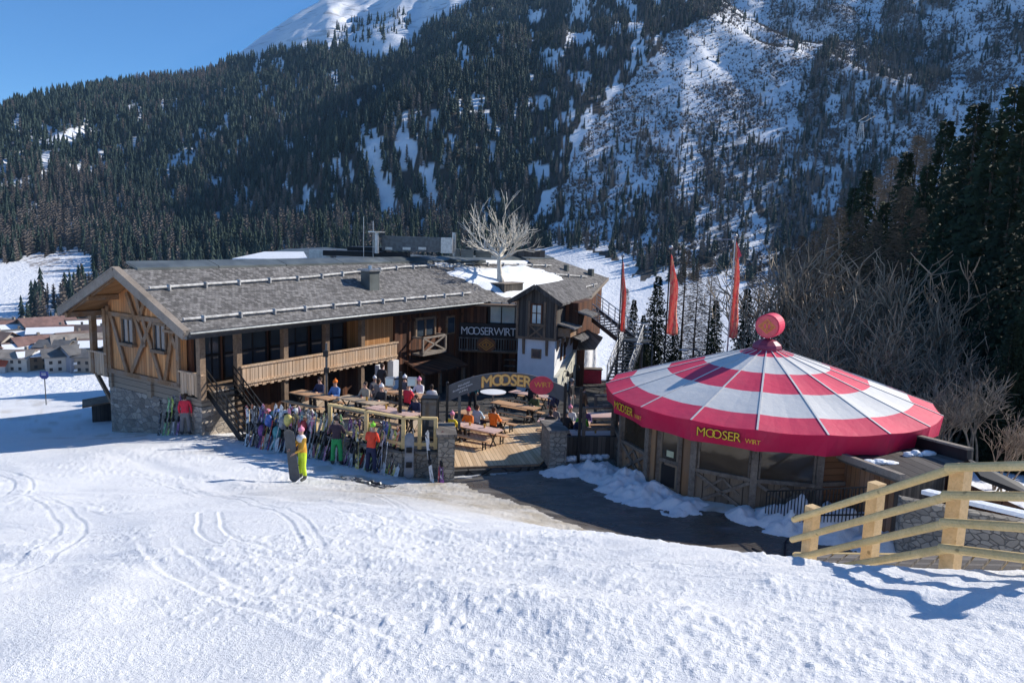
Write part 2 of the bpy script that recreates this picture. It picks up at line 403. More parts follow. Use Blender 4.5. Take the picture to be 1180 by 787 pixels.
def height(x, y):
    x = np.asarray(x, float); y = np.asarray(y, float); r = np.hypot(x, y); az = np.degrees(np.arctan2(x, y))
    zv = np.interp(az, AZK, ZVK)
    rr = np.minimum(r, 58.0); k = rr / np.maximum(r, 1e-6)
    zn = tps(x * k, y * k)
    end = np.interp(az, [-40, -8, 10, 25, 40], [170, 190, 240, 190, 170]); st = np.interp(az, [-40, -8, 8], [46, 50, 56])
    b = sstep(0, 1, (r - st) / (end - st))
    zf = far_z(az, np.maximum(r, 120))
    return np.where(r < 45, zn, zn * (1 - b) + zf * b)
MB_SNOW = None
def snow_detail(x, y):
    r = np.hypot(x, y)
    d = (fbm(x / 2.8, y / 3.2, 2, 31) - .5) * .2
    u = x * .80 + y * .60; v = -x * .60 + y * .80
    side = sstep(-3.5, 2.5, x + .15 * y)
    churn = sstep(.46, .62, fbm(x / 2.3 + 3, y / 2.6, 4, 41) + .13 * side - .04)
    lump = fbm(x / .10, y / .12, 3, 51); mid = fbm(x / .34, y / .38, 3, 57)
    d += churn * (np.clip(lump - .44, 0, 1) * .065 + np.abs(mid - .5) * .035 + (fbm(x / .8, y / .9, 2, 58) - .5) * .045)
    d += (fbm(u / 5.5, v / .5, 3, 61) - .5) * .085 * (1 - .75 * churn)
    d += (fbm(x / .05, y / .06, 2, 63) - .5) * .012
    for (cx, cy, R, wd, dep, a0, a1) in TRACKS:
        q = np.hypot(x - cx, y - cy) - R
        an = np.degrees(np.arctan2(y - cy, x - cx)); an = (an - a0 + 180) % 360 - 180 + a0
        m = (np.abs(q) < wd * 5 + .4) & (an > a0) & (an < a1)
        if not m.any(): continue
        xs, ys, qs, ans = x[m], y[m], q[m], an[m]; qs = qs + (fbm(xs / 2.6, ys / 2.6, 2, int(R * 10)) - .5) * .25
        win = sstep(a0, a0 + 6, ans) * (1 - sstep(a1 - 6, a1, ans))
        d[m] += win * dep * (-np.exp(-(qs / wd) ** 2) + .8 * np.exp(-((qs - wd * 1.7) / (wd * .7)) ** 2) * (.35 + .9 * mid[m]))
    return d
TRACKS = []
_tr = random.Random(31)
for i in range(95):
    R = _tr.uniform(6, 34); ang = _tr.uniform(20, 110) + (180 if _tr.random() < .5 else 0); px_ = _tr.uniform(-17, 7); py_ = _tr.uniform(6.5, 24)
    big = _tr.random() < .45; sp = _tr.uniform(3, 8) / R * 57.3
    TRACKS.append((px_ - R * math.cos(R_(ang)), py_ - R * math.sin(R_(ang)), R, _tr.uniform(.2, .5) if big else _tr.uniform(.035, .06), _tr.uniform(.022, .042) if big else _tr.uniform(.009, .017), ang - sp, ang + sp))
    if not big: t_ = TRACKS[-1]; TRACKS.append((t_[0] + _tr.uniform(.2, .5), t_[1] + .1, t_[2], t_[3], t_[4], t_[5], t_[6]))
PATHP = [(-1.9, 24.8), (1.2, 25.9), (3.5, 27), (3.6, 24), (5, 21.7), (8, 20.9), (12, 21), (14, 22), (17, 20.5), (13.5, 18.6), (9, 17.8), (7.6, 17.4), (6.4, 17.6), (4.6, 17.9), (2.6, 18.7), (.9, 20.7), (-.9, 23.0), (-2.3, 24.4)]
def build_ground():
    azs = np.concatenate([np.arange(-100, -42, 1.2), np.arange(-42, 42, .08), np.arange(42, 100.1, 1.2)])
    rs = [0.6]
    while rs[-1] < 112: rs.append(rs[-1] * (1.0065 if rs[-1] < 34 else 1.02) + .004)
    rs = np.array(rs); A, Rr = np.meshgrid(np.radians(azs), rs); X = Rr * np.sin(A); Y = Rr * np.cos(A)
    Z = height(X, Y)
    ins = inpoly(X, Y, TERR); zt = zterr(X, Y) - .16
    Z = np.where(ins, np.minimum(zt, Z + 5), Z)
    onp = inpoly(X, Y, PATHP)
    # distance-like softness of the path edge
    pm = np.zeros(X.shape)
    for dx, dy in [(0, 0), (.25, 0), (-.25, 0), (0, .25), (0, -.25), (.18, .18), (-.18, -.18)]: pm += inpoly(X + dx + (fbm(X * 1.3, Y * 1.3, 3, 77) - .5) * 1.1, Y + dy + (fbm(X * 1.3, Y * 1.3, 3, 78) - .5) * 1.1, PATHP)
    pm /= 7
    D = snow_detail(X, Y) * sstep(.5, 1.5, Rr) * np.interp(Rr, [3, 20, 40, 100], [1, 1, .8, .6])
    D *= (1 - .93 * pm) * np.where(ins, 0, 1)
    # heaped snow banks round the bar and beside the pier
    Z = Z + D
    n0, n1 = X.shape; idx = np.arange(n0 * n1).reshape(n0, n1)
    F = np.stack([idx[:-1, :-1], idx[:-1, 1:], idx[1:, 1:], idx[1:, :-1]], -1).reshape(-1, 4)
    V = np.stack([X.ravel(), Y.ravel(), Z.ravel()], 1)
    bank = np.zeros(X.shape)
    for (bx, by, bh, bw) in BANKS: bank = np.maximum(bank, np.exp(-(np.hypot(X - bx, Y - by) / bw) ** 2) * (.5 + fbm(X / .3, Y / .3, 3, 91)))
    isp = (pm > .5)
    fm = isp[:-1, :-1].ravel()
    dirt = np.clip(sstep(9, 2, np.hypot((X - 1.5) * .8, (Y - 20.5) * 1.2)) * 1.15 * (1 - sstep(.0, .5, bank)) * sstep(-5.0, -7.2, Z) + .85 * sstep(3.2, .6, np.hypot(X - 7.5, Y - 17.0)) + .6 * pm * (1 - bank), 0, 1) * (.35 + .9 * fbm(X / .7, Y / .5, 4, 95))
    dirt += .5 * np.clip(sstep(.55, .75, fbm(X / .8, Y / .8, 4, 99)), 0, 1) * sstep(5, 2, np.abs(Y - 27 - (-X - 6) * .55)) * (X < -2)
    dirt = np.clip(dirt, 0, 1)
    def sub(mask, name, mat):
        f = F[mask]; u, inv = np.unique(f, return_inverse=True)
        o = np_obj(name, V[u], inv.reshape(f.shape), mat, True, None, {'dirt': dirt.ravel()[u]})
        return tag(o, kind='structure')
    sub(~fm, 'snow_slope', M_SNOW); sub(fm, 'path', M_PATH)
    gx, gy = np.meshgrid(np.arange(.9, 15, .06), np.arange(13, 26.6, .06)); gz = tps(gx, gy); hb = np.zeros(gx.shape)
    wx = gx + (fbm(gx / .6, gy / .6, 3, 141) - .5) * .7; wy = gy + (fbm(gx / .6, gy / .6, 3, 142) - .5) * .7
    for (bx, by, bh, bw) in BANKS: hb = np.maximum(hb, bh * np.exp(-((wx - bx) ** 2 + (wy - by) ** 2) / bw ** 2) * 1.0)
    ck = np.abs(fbm(gx / .28, gy / .28, 3, 91) - .5) * 2; hb = hb * (.45 + .25 * ck + 1.0 * fbm(gx / .5, gy / .5, 4, 93)) - .06
    gz = gz + hb * 1.25 + (hb > 0) * (fbm(gx / .13, gy / .13, 2, 92) - .5) * .07
    n0, n1 = gx.shape; idx = np.arange(n0 * n1).reshape(n0, n1); Fb = np.stack([idx[:-1, :-1], idx[:-1, 1:], idx[1:, 1:], idx[1:, :-1]], -1).reshape(-1, 4)
    Fb = Fb[(hb.ravel()[Fb].max(1) > -.02) & ~(inpoly(gx, gy, TERR).ravel()[Fb].any(1))]; u, inv = np.unique(Fb, return_inverse=True)
    Vb = np.stack([gx.ravel(), gy.ravel(), gz.ravel()], 1)
    tag(np_obj('snow_bank', Vb[u], inv.reshape(Fb.shape), M_SNOW, True, None, {'dirt': np.clip(.22 * fbm(gx / .5, gy / .5, 3, 143) - .02, 0, 1).ravel()[u]}), 'heaped grey-white cleared snow along the foot of the round bar', 'snow', None, 'stuff')
    # ---- far sheet
    azf = np.concatenate([np.arange(-100, -46, 2), np.arange(-46, 46, .16), np.arange(46, 100.1, 2)])
    rf = [108.0]
    while rf[-1] < 3600: rf.append(rf[-1] * 1.0105)
    rf = np.array(rf); A, Rr = np.meshgrid(azf, rf); X = Rr * np.sin(np.radians(A)); Y = Rr * np.cos(np.radians(A))
    Z = height(X, Y)
    Z = np.where(Rr < 109, Z - .15, Z)
    px, py = pix(X, Y, Z); cov = forest_density(px, py); vis = (Rr > 330)
    cov = np.where(vis & (Rr > 450), cov, 0)
    n0, n1 = X.shape; idx = np.arange(n0 * n1).reshape(n0, n1)
    F = np.stack([idx[:-1, :-1], idx[:-1, 1:], idx[1:, 1:], idx[1:, :-1]], -1).reshape(-1, 4)
    brush = brush_density(px, py) * (Rr > 450)
    o = np_obj('mountain', np.stack([X.ravel(), Y.ravel(), Z.ravel()], 1), F, M_MOUNT, True, None, {'cov': cov.ravel(), 'brush': brush.ravel()})
    tag(o, kind='structure')
BANKS = [(3.9, 24.2, .42, .8), (4.4, 22.9, .4, .8), (5.2, 21.9, .3, .7), (6.9, 21.0, .2, .5), (8.2, 20.6, .55, .7), (9.3, 20.2, .5, .9), (10.4, 20.1, .45, .9), (11.5, 20.3, .5, .9), (1.9, 25.4, .35, .6), (2.7, 25.6, .35, .7), (3.3, 25.2, .35, .8), (10.3, 18.9, .3, .9), (11.5, 18, .4, 1.0), (12.5, 17, .4, 1.2), (10.2, 16.6, .3, 1.2), (13.5, 15.5, .4, 1.4), (9, 14.5, .3, 1.5)]

# ---------------- forest cover, drawn where each stand grows on the mountain
DENSE = [[(-200, 150), (-60, 135), (0, 126), (60, 110), (120, 98), (180, 88), (235, 82), (262, 74), (300, 62), (351, 56), (399, 55), (414, 66), (442, 70), (463, 54), (501, 27), (540, 8), (560, -20), (560, -300), (829, -300), (829, 0), (822, 18), (790, 30), (768, 45), (765, 60), (740, 78), (735, 85), (722, 100), (703, 98), (700, 120), (690, 133), (672, 145), (657, 165), (655, 200), (645, 215), (618, 235), (612, 262), (600, 300), (600, 330), (115, 330), (112, 297), (90, 290), (60, 292), (20, 300), (-200, 320)],
         [(16, 378), (30, 352), (62, 345), (112, 332), (118, 300), (140, 400), (90, 392), (60, 384)]]
MID = [([(640, 255), (665, 235), (690, 225), (720, 225), (735, 255), (722, 285), (700, 292), (680, 282), (660, 287), (645, 282)], .6),
       ([(725, 265), (745, 235), (790, 235), (800, 260), (800, 330), (760, 322), (728, 318)], .95), ([(805, 250), (830, 190), (850, 150), (880, 170), (900, 215), (880, 260), (872, 300), (850, 300), (830, 320), (810, 300)], .75),
       ([(886, -60), (912, -60), (918, 25), (925, 55), (916, 70), (905, 50), (890, 25)], .7), ([(925, 15), (940, -60), (962, -60), (955, 25), (945, 50), (930, 45)], .7),
       ([(945, 60), (980, 30), (1020, 10), (1050, -80), (1110, -80), (1100, 40), (1098, 100), (1085, 110), (1040, 150), (1000, 160), (985, 155), (965, 165), (960, 190), (925, 190), (925, 120), (915, 90)], .8),
       ([(1132, 55), (1150, 45), (1150, 108), (1130, 108)], .7), ([(1165, 30), (1260, 0), (1260, 95), (1168, 85)], .6), ([(1140, -40), (1170, -40), (1165, 22), (1142, 20)], .6),
       ([(900, 205), (960, 192), (1000, 170), (1180, 140), (1400, 130), (1400, 330), (860, 330), (880, 262)], .85)]
HOLES = [[(418, 134), (424, 150), (436, 162), (441, 180), (447, 205), (457, 245), (456, 264), (444, 258), (434, 225), (424, 195), (420, 161)], [(462, 158), (479, 158), (473, 185), (470, 206), (463, 186)], [(485, 193), (499, 193), (506, 225), (500, 243), (489, 222)],
         [(505, 235), (512, 240), (511, 262), (503, 257)], [(533, 57), (546, 68), (538, 88), (524, 82)], [(547, 108), (560, 115), (548, 132), (543, 124)], [(656, 37), (687, 36), (688, 48), (667, 52)], [(136, 132), (148, 119), (166, 121), (152, 131)],
         [(231, 117), (240, 113), (241, 132), (233, 132)], [(328, 200), (334, 200), (330, 214), (325, 212)], [(316, 78), (327, 76), (331, 90), (320, 94)], [(0, 186), (14, 188), (14, 198), (0, 203)], [(343, 24), (350, 20), (352, 48), (346, 50)],
         [(609, 12), (613, 10), (613, 50), (607, 54)], [(697, 42), (706, 40), (703, 26), (722, -20), (717, -20)], [(733, 35), (741, 30), (742, 78), (734, 72)]]
SPARSE = [([(42, 160), (50, 143), (84, 140), (86, 156), (118, 145), (120, 158), (95, 166), (60, 170)], .35), ([(176, 203), (205, 172), (230, 146), (244, 146), (240, 164), (215, 197), (188, 208)], .30),
          ([(236, 212), (258, 205), (262, 226), (240, 232)], .5), ([(190, 108), (255, 100), (330, 92), (330, 100), (255, 112)], .75), ([(20, 168), (60, 160), (66, 168), (22, 182)], .6)]
def forest_density(px, py):
    jx = px + (fbm(px / 14, py / 14, 3, 101) - .5) * 22; jy = py + (fbm(px / 14, py / 14, 3, 102) - .5) * 16
    d = np.zeros(np.shape(px))
    for p in DENSE: d = np.maximum(d, inpoly(jx, jy, p) * 1.0)
    d = d * (.22 + .78 * sstep(.31, .41, fbm(px / 9, py / 15, 3, 131)))
    for p, v in MID: d = np.maximum(d, inpoly(jx, jy, p) * v * sstep(.34, .5, fbm(px / 16, py / 26, 3, 103)))
    sx = px + (fbm(px / 7, py / 7, 3, 104) - .5) * 17; sy = py + (fbm(px / 7, py / 7, 3, 105) - .5) * 22
    for p in HOLES: d = np.where(inpoly(sx, sy, p), .05, d)
    for p, v in SPARSE: d = np.where(inpoly(sx, sy, p), np.minimum(d, v), d)
    # scattered trees on the snowy track, thicker lower down
    tr = inpoly(px, py, [(829, -50), (700, 120), (600, 290), (660, 282), (730, 310), (870, 310), (950, 250), (1180, 140), (1400, 100), (1400, -80), (829, -80)])
    low = sstep(90, 250, py) * sstep(.46, .62, fbm(px / 20, py / 30, 3, 107)) * .95 + .05 + .10 * sstep(100, 200, py)
    d = np.where((d < .05) & tr, low, d)
    bald = inpoly(px, py, [(255, 70), (300, 62), (351, 56), (399, 55), (414, 66), (442, 70), (463, 54), (501, 27), (540, 8), (560, -20), (560, -300), (250, -300)])
    d = np.where(bald, .10 * inpoly(px, py, [(375, 45), (395, 30), (470, 12), (475, 30), (440, 58)]), d)
    return d
def brush_density(px, py):
    tr = inpoly(px, py, [(829, -50), (760, 60), (690, 130), (600, 290), (650, 275), (870, 330), (960, 260), (1180, 140), (1400, 100), (1400, -80), (829, -80)])
    b = tr * (.25 + .75 * sstep(.35, .6, fbm(px / 24, py / 20, 4, 111))) * (1 - .6 * inpoly(px, py, [(780, 60), (850, 0), (890, 0), (880, 60), (860, 95), (790, 100)]))
    ml = inpoly(px, py, [(28, 300), (55, 288), (90, 286), (80, 312), (45, 318)]) * .9
    return np.maximum(b, ml)
def larch_prob(px, py):
    p = .05 + .16 * sstep(.45, .65, fbm(px / 40, py / 30, 3, 121))
    p = p + .45 * sstep(200, 262, py) * (px < 610) * sstep(.35, .6, fbm(px / 30, py / 25, 2, 122)) + .30 * ((px < 130) & (py > 190)) + .5 * inpoly(px, py, [(150, 95), (235, 74), (262, 62), (262, 90), (180, 110)])
    p = p + .38 * (px > 640)
    return np.clip(p, 0, .9)
def star_tree(layers, n, w, seed, slim=1.0):
    r_ = np.random.default_rng(seed); V = []; F = []
    for L in range(layers):
        z0 = .04 + .80 * L / layers; z1 = min(1.0, z0 + 1.35 / layers); R = w * (1 - z0) ** .85 * slim
        b = len(V); V.append((r_.uniform(-.01, .01), r_.uniform(-.01, .01), z1))
        for i in range(n):
            a = 2 * math.pi * (i + .5 * L) / n + r_.uniform(-.15, .15); rr = R * (1.12 if i % 2 else .62) * r_.uniform(.8, 1.2)
            V.append((rr * math.cos(a), rr * math.sin(a), z0 + (.0 if i % 2 else .05) + r_.uniform(-.02, .02)))
        F += [(b, b + 1 + i, b + 1 + (i + 1) % n) for i in range(n)]
    return np.array(V), np.array(F)
def wisp_tree(n, seed):
    """bare larch: many thin upswept blades round a stem"""
    r_ = np.random.default_rng(seed); V = []; F = []
    V += [(-.012, 0, 0), (.012, 0, 0), (0, 0, 1)]; F.append((0, 1, 2)); V += [(0, -.012, 0), (0, .012, 0), (0, 0, 1)]; F.append((3, 4, 5))
    for i in range(n):
        z = .08 + .84 * (i + r_.random()) / n; a = i * 2.4; R = .17 * (1 - z) ** .7 + .015; c, s_ = math.cos(a), math.sin(a); b = len(V)
        t = .016 + .02 * r_.random()
        V += [(0, 0, z - t), (0, 0, z + t * 1.6), (R * c, R * s_, z + .03)]; F.append((b, b + 1, b + 2))
    return np.array(V), np.array(F)
def scatter(name, pts, hs, kinds, tv, mats_, protos, kind_label):
    Vs, Fs, T, MI = [], [], [], []; off = 0
    for k, (V, F) in enumerate(protos):
        m = kinds == k; n = int(m.sum())
        if not n: continue
        p = pts[m]; h = hs[m]; a = nr.uniform(0, 2 * np.pi, n); c = np.cos(a); s_ = np.sin(a); ws = nr.uniform(.8, 1.25, n)
        X = (V[None, :, 0] * c[:, None] - V[None, :, 1] * s_[:, None]) * (h * ws)[:, None] + p[:, 0:1]
        Y = (V[None, :, 0] * s_[:, None] + V[None, :, 1] * c[:, None]) * (h * ws)[:, None] + p[:, 1:2]
        Z = V[None, :, 2] * h[:, None] + p[:, 2:3]
        Vs.append(np.stack([X, Y, Z], -1).reshape(-1, 3)); Fs.append((F[None] + (np.arange(n) * len(V))[:, None, None]).reshape(-1, 3) + off)
        T.append(np.repeat(tv[m], len(V))); off += n * len(V)
    o = np_obj(name, np.concatenate(Vs), np.concatenate(Fs), mats_, False, None, {'tv': np.concatenate(T)})
    return tag(o, kind_label[0], kind_label[1], None, 'stuff')
def build_forest():
    # candidates uniform over the slope
    n = 200000; az = nr.uniform(-44, 44, n); r = np.sqrt(nr.uniform(430 ** 2, 2300 ** 2, n))
    x = r * np.sin(np.radians(az)); y = r * np.cos(np.radians(az)); z = height(x, y); px, py = pix(x, y, z)
    d = forest_density(px, py); ok = (py > -70) & (nr.random(n) < d) & (py < 400)
    ok &= ~((py < 0) & (nr.random(n) < .0))
    x, y, z, px, py, r = [q[ok] for q in (x, y, z, px, py, r)]
    n = len(x); lp = nr.random(n) < larch_prob(px, py)
    h = nr.uniform(10, 24, n) * np.interp(py, [0, 280], [.86, 1.0]); h = np.where(nr.random(n) < .2, h * .6, h); h = np.where(px > 610, h * .64, h)
    pts = np.stack([x, y, z - .5], 1); tv = nr.random(n)
    print('forest trees', n, 'larch', int(lp.sum()))
    # the nearest ones that can be told apart stand as trees of their own
    vis = (px > 5) & (px < 1175) & (py > 5)
    edge = np.argsort(np.where(vis & (py < 345) & ~((px > 130) & (px < 640) & (py > 300)) & (px < 900), r / h, 1e9))[:190]
    single = np.zeros(n, bool); single[edge] = True
    far = (r > 950)
    con = ~lp & ~single; la = lp & ~single
    pr = [star_tree(6, 10, .17, 1), star_tree(7, 9, .145, 2), star_tree(4, 8, .17, 3), star_tree(4, 7, .15, 4)]
    kk = np.where(far, 2, 0) + (nr.random(n) < .5)
    scatter('conifer_forest', pts[con], h[con], kk[con], tv[con], M_FCON, pr, ('dark evergreen forest covering the mountain behind the chalet', 'forest'))
    wr = [wisp_tree(52, 5), wisp_tree(46, 6)]
    kk = (nr.random(n) < .5).astype(int)
    scatter('larch_forest', pts[la], h[la] * .95, kk[la], tv[la], M_FLAR, wr, ('brown leafless larches scattered through the mountain forest', 'forest'))
    print('scattered')
    pm = [np_mesh('spruce_crown', *star_tree(9, 12, .16, 11), M_FCON1), np_mesh('spruce_crown', *star_tree(8, 11, .14, 12), M_FCON1), np_mesh('larch_crown', *wisp_tree(70, 13), M_FLAR1)]
    for i in np.where(single)[0]:
        k = 2 if lp[i] else int(nr.integers(2)); o = bpy.data.objects.new('mountain_larch' if k == 2 else 'mountain_spruce', pm[k]); COL.objects.link(o)
        o.location = pts[i]; o.scale = (h[i],) * 3; o.rotation_euler = (0, 0, nr.uniform(0, 6.28))
        if k == 2: tag(o, 'bare brown larch at the foot of the snowy mountainside', 'tree', 'bare larches at the foot of the mountain')
        else: tag(o, 'dark green spruce at the foot of the snowy mountainside', 'tree', 'dark spruces at the foot of the mountain')
    # low shrubs over the snowy track
    n = 380000; az = nr.uniform(-12, 44, n); r = np.sqrt(nr.uniform(470 ** 2, 1500 ** 2, n))
    x = r * np.sin(np.radians(az)); y = r * np.cos(np.radians(az)); z = height(x, y); px, py = pix(x, y, z)
    ok = (nr.random(n) < brush_density(px, py) * .6) & (py > -40)
    x, y, z = x[ok], y[ok], z[ok]; n = len(x)
    hb = nr.uniform(1.2, 4.5, n)
    def bush(seed):
        r_ = np.random.default_rng(seed); V = []; F = []
        for i in range(7):
            a = r_.uniform(0, 6.28); b = len(V); R = r_.uniform(.2, .55)
            V += [(-.05, 0, 0), (.09, .05, .1), (R * math.cos(a), R * math.sin(a), r_.uniform(.5, 1))]; F.append((b, b + 1, b + 2))
        return np.array(V), np.array(F)
    scatter('shrubs', np.stack([x, y, z - .1], 1), hb, nr.integers(0, 2, n), nr.random(n), M_SHRUB, [bush(1), bush(2)], ('low brown brushwood dotted over the snowy avalanche track', 'shrubs'))
    print('shrubs', n)

# ================================================================== material library
def snow_mat():
    m, nt, b = _mat('snow')
    ge = nt.nodes.new('ShaderNodeNewGeometry'); pos = ge.outputs['Position']
    a = nt.nodes.new('ShaderNodeAttribute'); a.attribute_name = 'dirt'
    n1 = noise(nt, pos, 2.2, 4, .6); n2 = noise(nt, pos, 26, 4, .65); n3 = noise(nt, pos, 110, 2, .6)
    c = mixc(nt, ramp(nt, n1, .35, .7), (.84, .85, .87), (.89, .895, .90))
    c = mixc(nt, a.outputs['Fac'], c, (.46, .40, .31))
    nt.links.new(c, b.inputs['Base Color']); b.inputs['Roughness'].default_value = .55; b.inputs['Specular IOR Level'].default_value = .35
    b.inputs['Coat Weight'].default_value = 0
    h = math_(nt, 'ADD', math_(nt, 'MULTIPLY', n2, 1.0), math_(nt, 'MULTIPLY', n3, .5))
    bump(nt, b, h, .65, .05)
    return m
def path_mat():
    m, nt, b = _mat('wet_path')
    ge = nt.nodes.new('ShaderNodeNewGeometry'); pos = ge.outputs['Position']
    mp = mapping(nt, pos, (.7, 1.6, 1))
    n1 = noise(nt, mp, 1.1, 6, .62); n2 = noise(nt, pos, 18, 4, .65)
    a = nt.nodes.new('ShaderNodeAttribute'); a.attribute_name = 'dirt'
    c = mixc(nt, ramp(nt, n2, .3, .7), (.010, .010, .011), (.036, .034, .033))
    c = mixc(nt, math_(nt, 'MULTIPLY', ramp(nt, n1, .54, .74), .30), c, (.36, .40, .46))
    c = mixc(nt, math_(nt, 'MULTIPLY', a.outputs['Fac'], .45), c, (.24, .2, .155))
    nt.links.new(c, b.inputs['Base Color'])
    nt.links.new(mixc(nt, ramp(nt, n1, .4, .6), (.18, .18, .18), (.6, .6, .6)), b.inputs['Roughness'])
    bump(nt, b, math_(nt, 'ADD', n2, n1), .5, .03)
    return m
def mount_mat():
    m, nt, b = _mat('mountain')
    ge = nt.nodes.new('ShaderNodeNewGeometry'); pos = ge.outputs['Position']
    cv = nt.nodes.new('ShaderNodeAttribute'); cv.attribute_name = 'cov'; br = nt.nodes.new('ShaderNodeAttribute'); br.attribute_name = 'brush'
    n1 = noise(nt, mapping(nt, pos, (1, .6, 1)), .09, 5, .7); n2 = noise(nt, pos, .35, 4, .7); n3 = noise(nt, pos, .012, 5, .6)
    c = mixc(nt, n3, (.78, .80, .84), (.86, .87, .88))
    f = math_(nt, 'ADD', math_(nt, 'MULTIPLY', n1, .55), math_(nt, 'MULTIPLY', n2, .45))
    rock = math_(nt, 'MULTIPLY', ramp(nt, f, .46, .58), ramp(nt, br.outputs['Fac'], .05, .8))
    c = mixc(nt, math_(nt, 'MULTIPLY', rock, .8), c, (.20, .16, .135))
    sp = nt.nodes.new('ShaderNodeSeparateXYZ'); nt.links.new(pos, sp.inputs[0])
    hi = math_(nt, 'MULTIPLY', ramp(nt, sp.outputs[2], 250, 420), ramp(nt, noise(nt, mapping(nt, pos, (.3, 1, 2.4)), .03, 6, .75), .53, .63))
    c = mixc(nt, math_(nt, 'MULTIPLY', hi, .6), c, (.2, .17, .15))
    c = mixc(nt, ramp(nt, cv.outputs['Fac'], .5, 1.0), c, (.07, .06, .05))
    nt.links.new(c, b.inputs['Base Color']); b.inputs['Roughness'].default_value = .8; b.inputs['Specular IOR Level'].default_value = .15
    bump(nt, b, f, .6, 3.0)
    return m
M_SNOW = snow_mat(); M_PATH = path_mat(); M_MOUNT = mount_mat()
M_FCON = tree_mat('conifer_far', (.008, .019, .018), (.045, .072, .055), 'tv'); M_FLAR = tree_mat('larch_far', (.08, .068, .06), (.23, .19, .16), 'tv')
M_FCON1 = tree_mat('conifer_single', (.012, .028, .02), (.045, .07, .042)); M_FLAR1 = tree_mat('larch_single', (.08, .068, .06), (.22, .185, .155))
M_SHRUB = tree_mat('brushwood', (.04, .034, .03), (.15, .115, .095), 'tv')
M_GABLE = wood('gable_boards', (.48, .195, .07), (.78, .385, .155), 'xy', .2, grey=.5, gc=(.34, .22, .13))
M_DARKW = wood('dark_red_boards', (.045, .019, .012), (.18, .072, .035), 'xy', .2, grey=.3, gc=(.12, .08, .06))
M_ORANGEW = wood('orange_boards', (.36, .17, .06), (.5, .26, .11), 'xy', .16)
M_BALC = wood('balcony_boards', (.50, .33, .20), (.66, .46, .30), 'xy', .17, grey=.4, gc=(.42, .36, .3))
M_BEAM = timber('weathered_beams', (.13, .088, .06), (.32, .225, .15))
M_BEAMW = timber('warm_beams', (.20, .11, .055), (.38, .23, .125), grey=.5)
M_BARGE = timber('barge_boards', (.21, .175, .14), (.33, .28, .235))
M_LOG = wood('log_wall', (.20, .155, .115), (.34, .27, .2), 'z', .28)
M_GREYW = wood('grey_boards', (.13, .115, .10), (.27, .24, .21), 'xy', .19)
M_GREYD = wood('dark_grey_boards', (.05, .045, .042), (.12, .105, .09), 'xy', .17)
M_SHING = shingle('shingles', (.10, .095, .092), (.255, .243, .235))
M_STONE = stone('stone_wall', (.10, .085, .072), (.58, .50, .41), (.33, .30, .27), 2.6)
M_STONED = stone('dark_stone_wall', (.17, .155, .135), (.42, .38, .32), (.22, .205, .18), 4.2)
M_PLASTER = plain('white_plaster', (.80, .80, .80), .85, .05, 2, bmp=.01)
M_CREAM = plain('cream_plaster', (.62, .60, .50), .85, .12, 3, bmp=.01)
M_METALG = plain('roof_sheet', (.14, .155, .15), .42, .25, 1.2, metal=.3)
M_BLACK = plain('black_metal', (.018, .018, .02), .45, .2, 8, metal=.4)
M_GREYM = plain('grey_metal', (.10, .11, .12), .4, .2, 5, metal=.5)
M_GALV = plain('galvanised', (.42, .43, .44), .35, .15, 8, metal=.7)
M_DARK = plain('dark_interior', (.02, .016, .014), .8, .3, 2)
M_GLASS = glass()
M_GLASSB = glass('bright_glass', (.34, .42, .41), .05)
M_SNOWP = plain('snow_patch', (.84, .86, .88), .6, .04, 3, bmp=.05)
M_ICEGUARD = plain('snowy_pipe', (.46, .45, .43), .55, .35, 4, bmp=.02)
M_NEWW = timber('new_timber', (.62, .45, .20), (.80, .60, .30), rough=.65)
M_NEWWP = timber('new_post', (.62, .42, .20), (.80, .58, .32), rough=.65)
def canvas(name, c):
    m, nt, b = _mat(name); tc = nt.nodes.new('ShaderNodeTexCoord'); o = tc.outputs['Object']
    st = noise(nt, mapping(nt, o, (1, 1, 1)), .9, 5, .65); fi = noise(nt, o, 7, 4, .6)
    c2 = tuple(x * .90 + .02 for x in c); nt.links.new(mixc(nt, ramp(nt, st, .42, .7), c, c2), b.inputs['Base Color']); b.inputs['Roughness'].default_value = .62; b.inputs['Specular IOR Level'].default_value = .3
    bump(nt, b, math_(nt, 'ADD', noise(nt, o, 2.2, 3, .55), math_(nt, 'MULTIPLY', fi,   .25)), .4, .05); return m
M_RED = canvas('canopy_red', (.74, .05, .115))
M_REDV = canvas('canopy_valance', (.62, .014, .075))
M_WHITEC = canvas('canopy_white', (.70, .69, .66))
M_YEL = plain('yellow_letters', (.85, .50, .03), .5, .05)
M_GOLD = plain('amber_letters', (.78, .33, .05), .5, .1)
M_CORE = plain('pale_gold_letters', (.86, .52, .17), .5, .1)
M_LETW = plain('white_letters', (.8, .8, .8), .5, .04)
M_SIGNG = plain('sign_grey', (.10, .10, .105), .6, .08)
M_SIGNR = plain('sign_red', (.62, .05, .08), .55, .1)
M_BLACKP = plain('black_panel', (.012, .012, .014), .55, .1)
M_PINK = wood('pinkish_tabletop', (.60, .40, .34), (.74, .54, .46), 'y', .16, rough=.55)
M_ORT = wood('orange_tabletop', (.52, .30, .16), (.66, .42, .25), 'y', .16, rough=.55)
M_DECK = wood('terrace_planks', (.42, .30, .19), (.60, .46, .31), 'x', .24, grey=.3, gc=(.36, .31, .25))

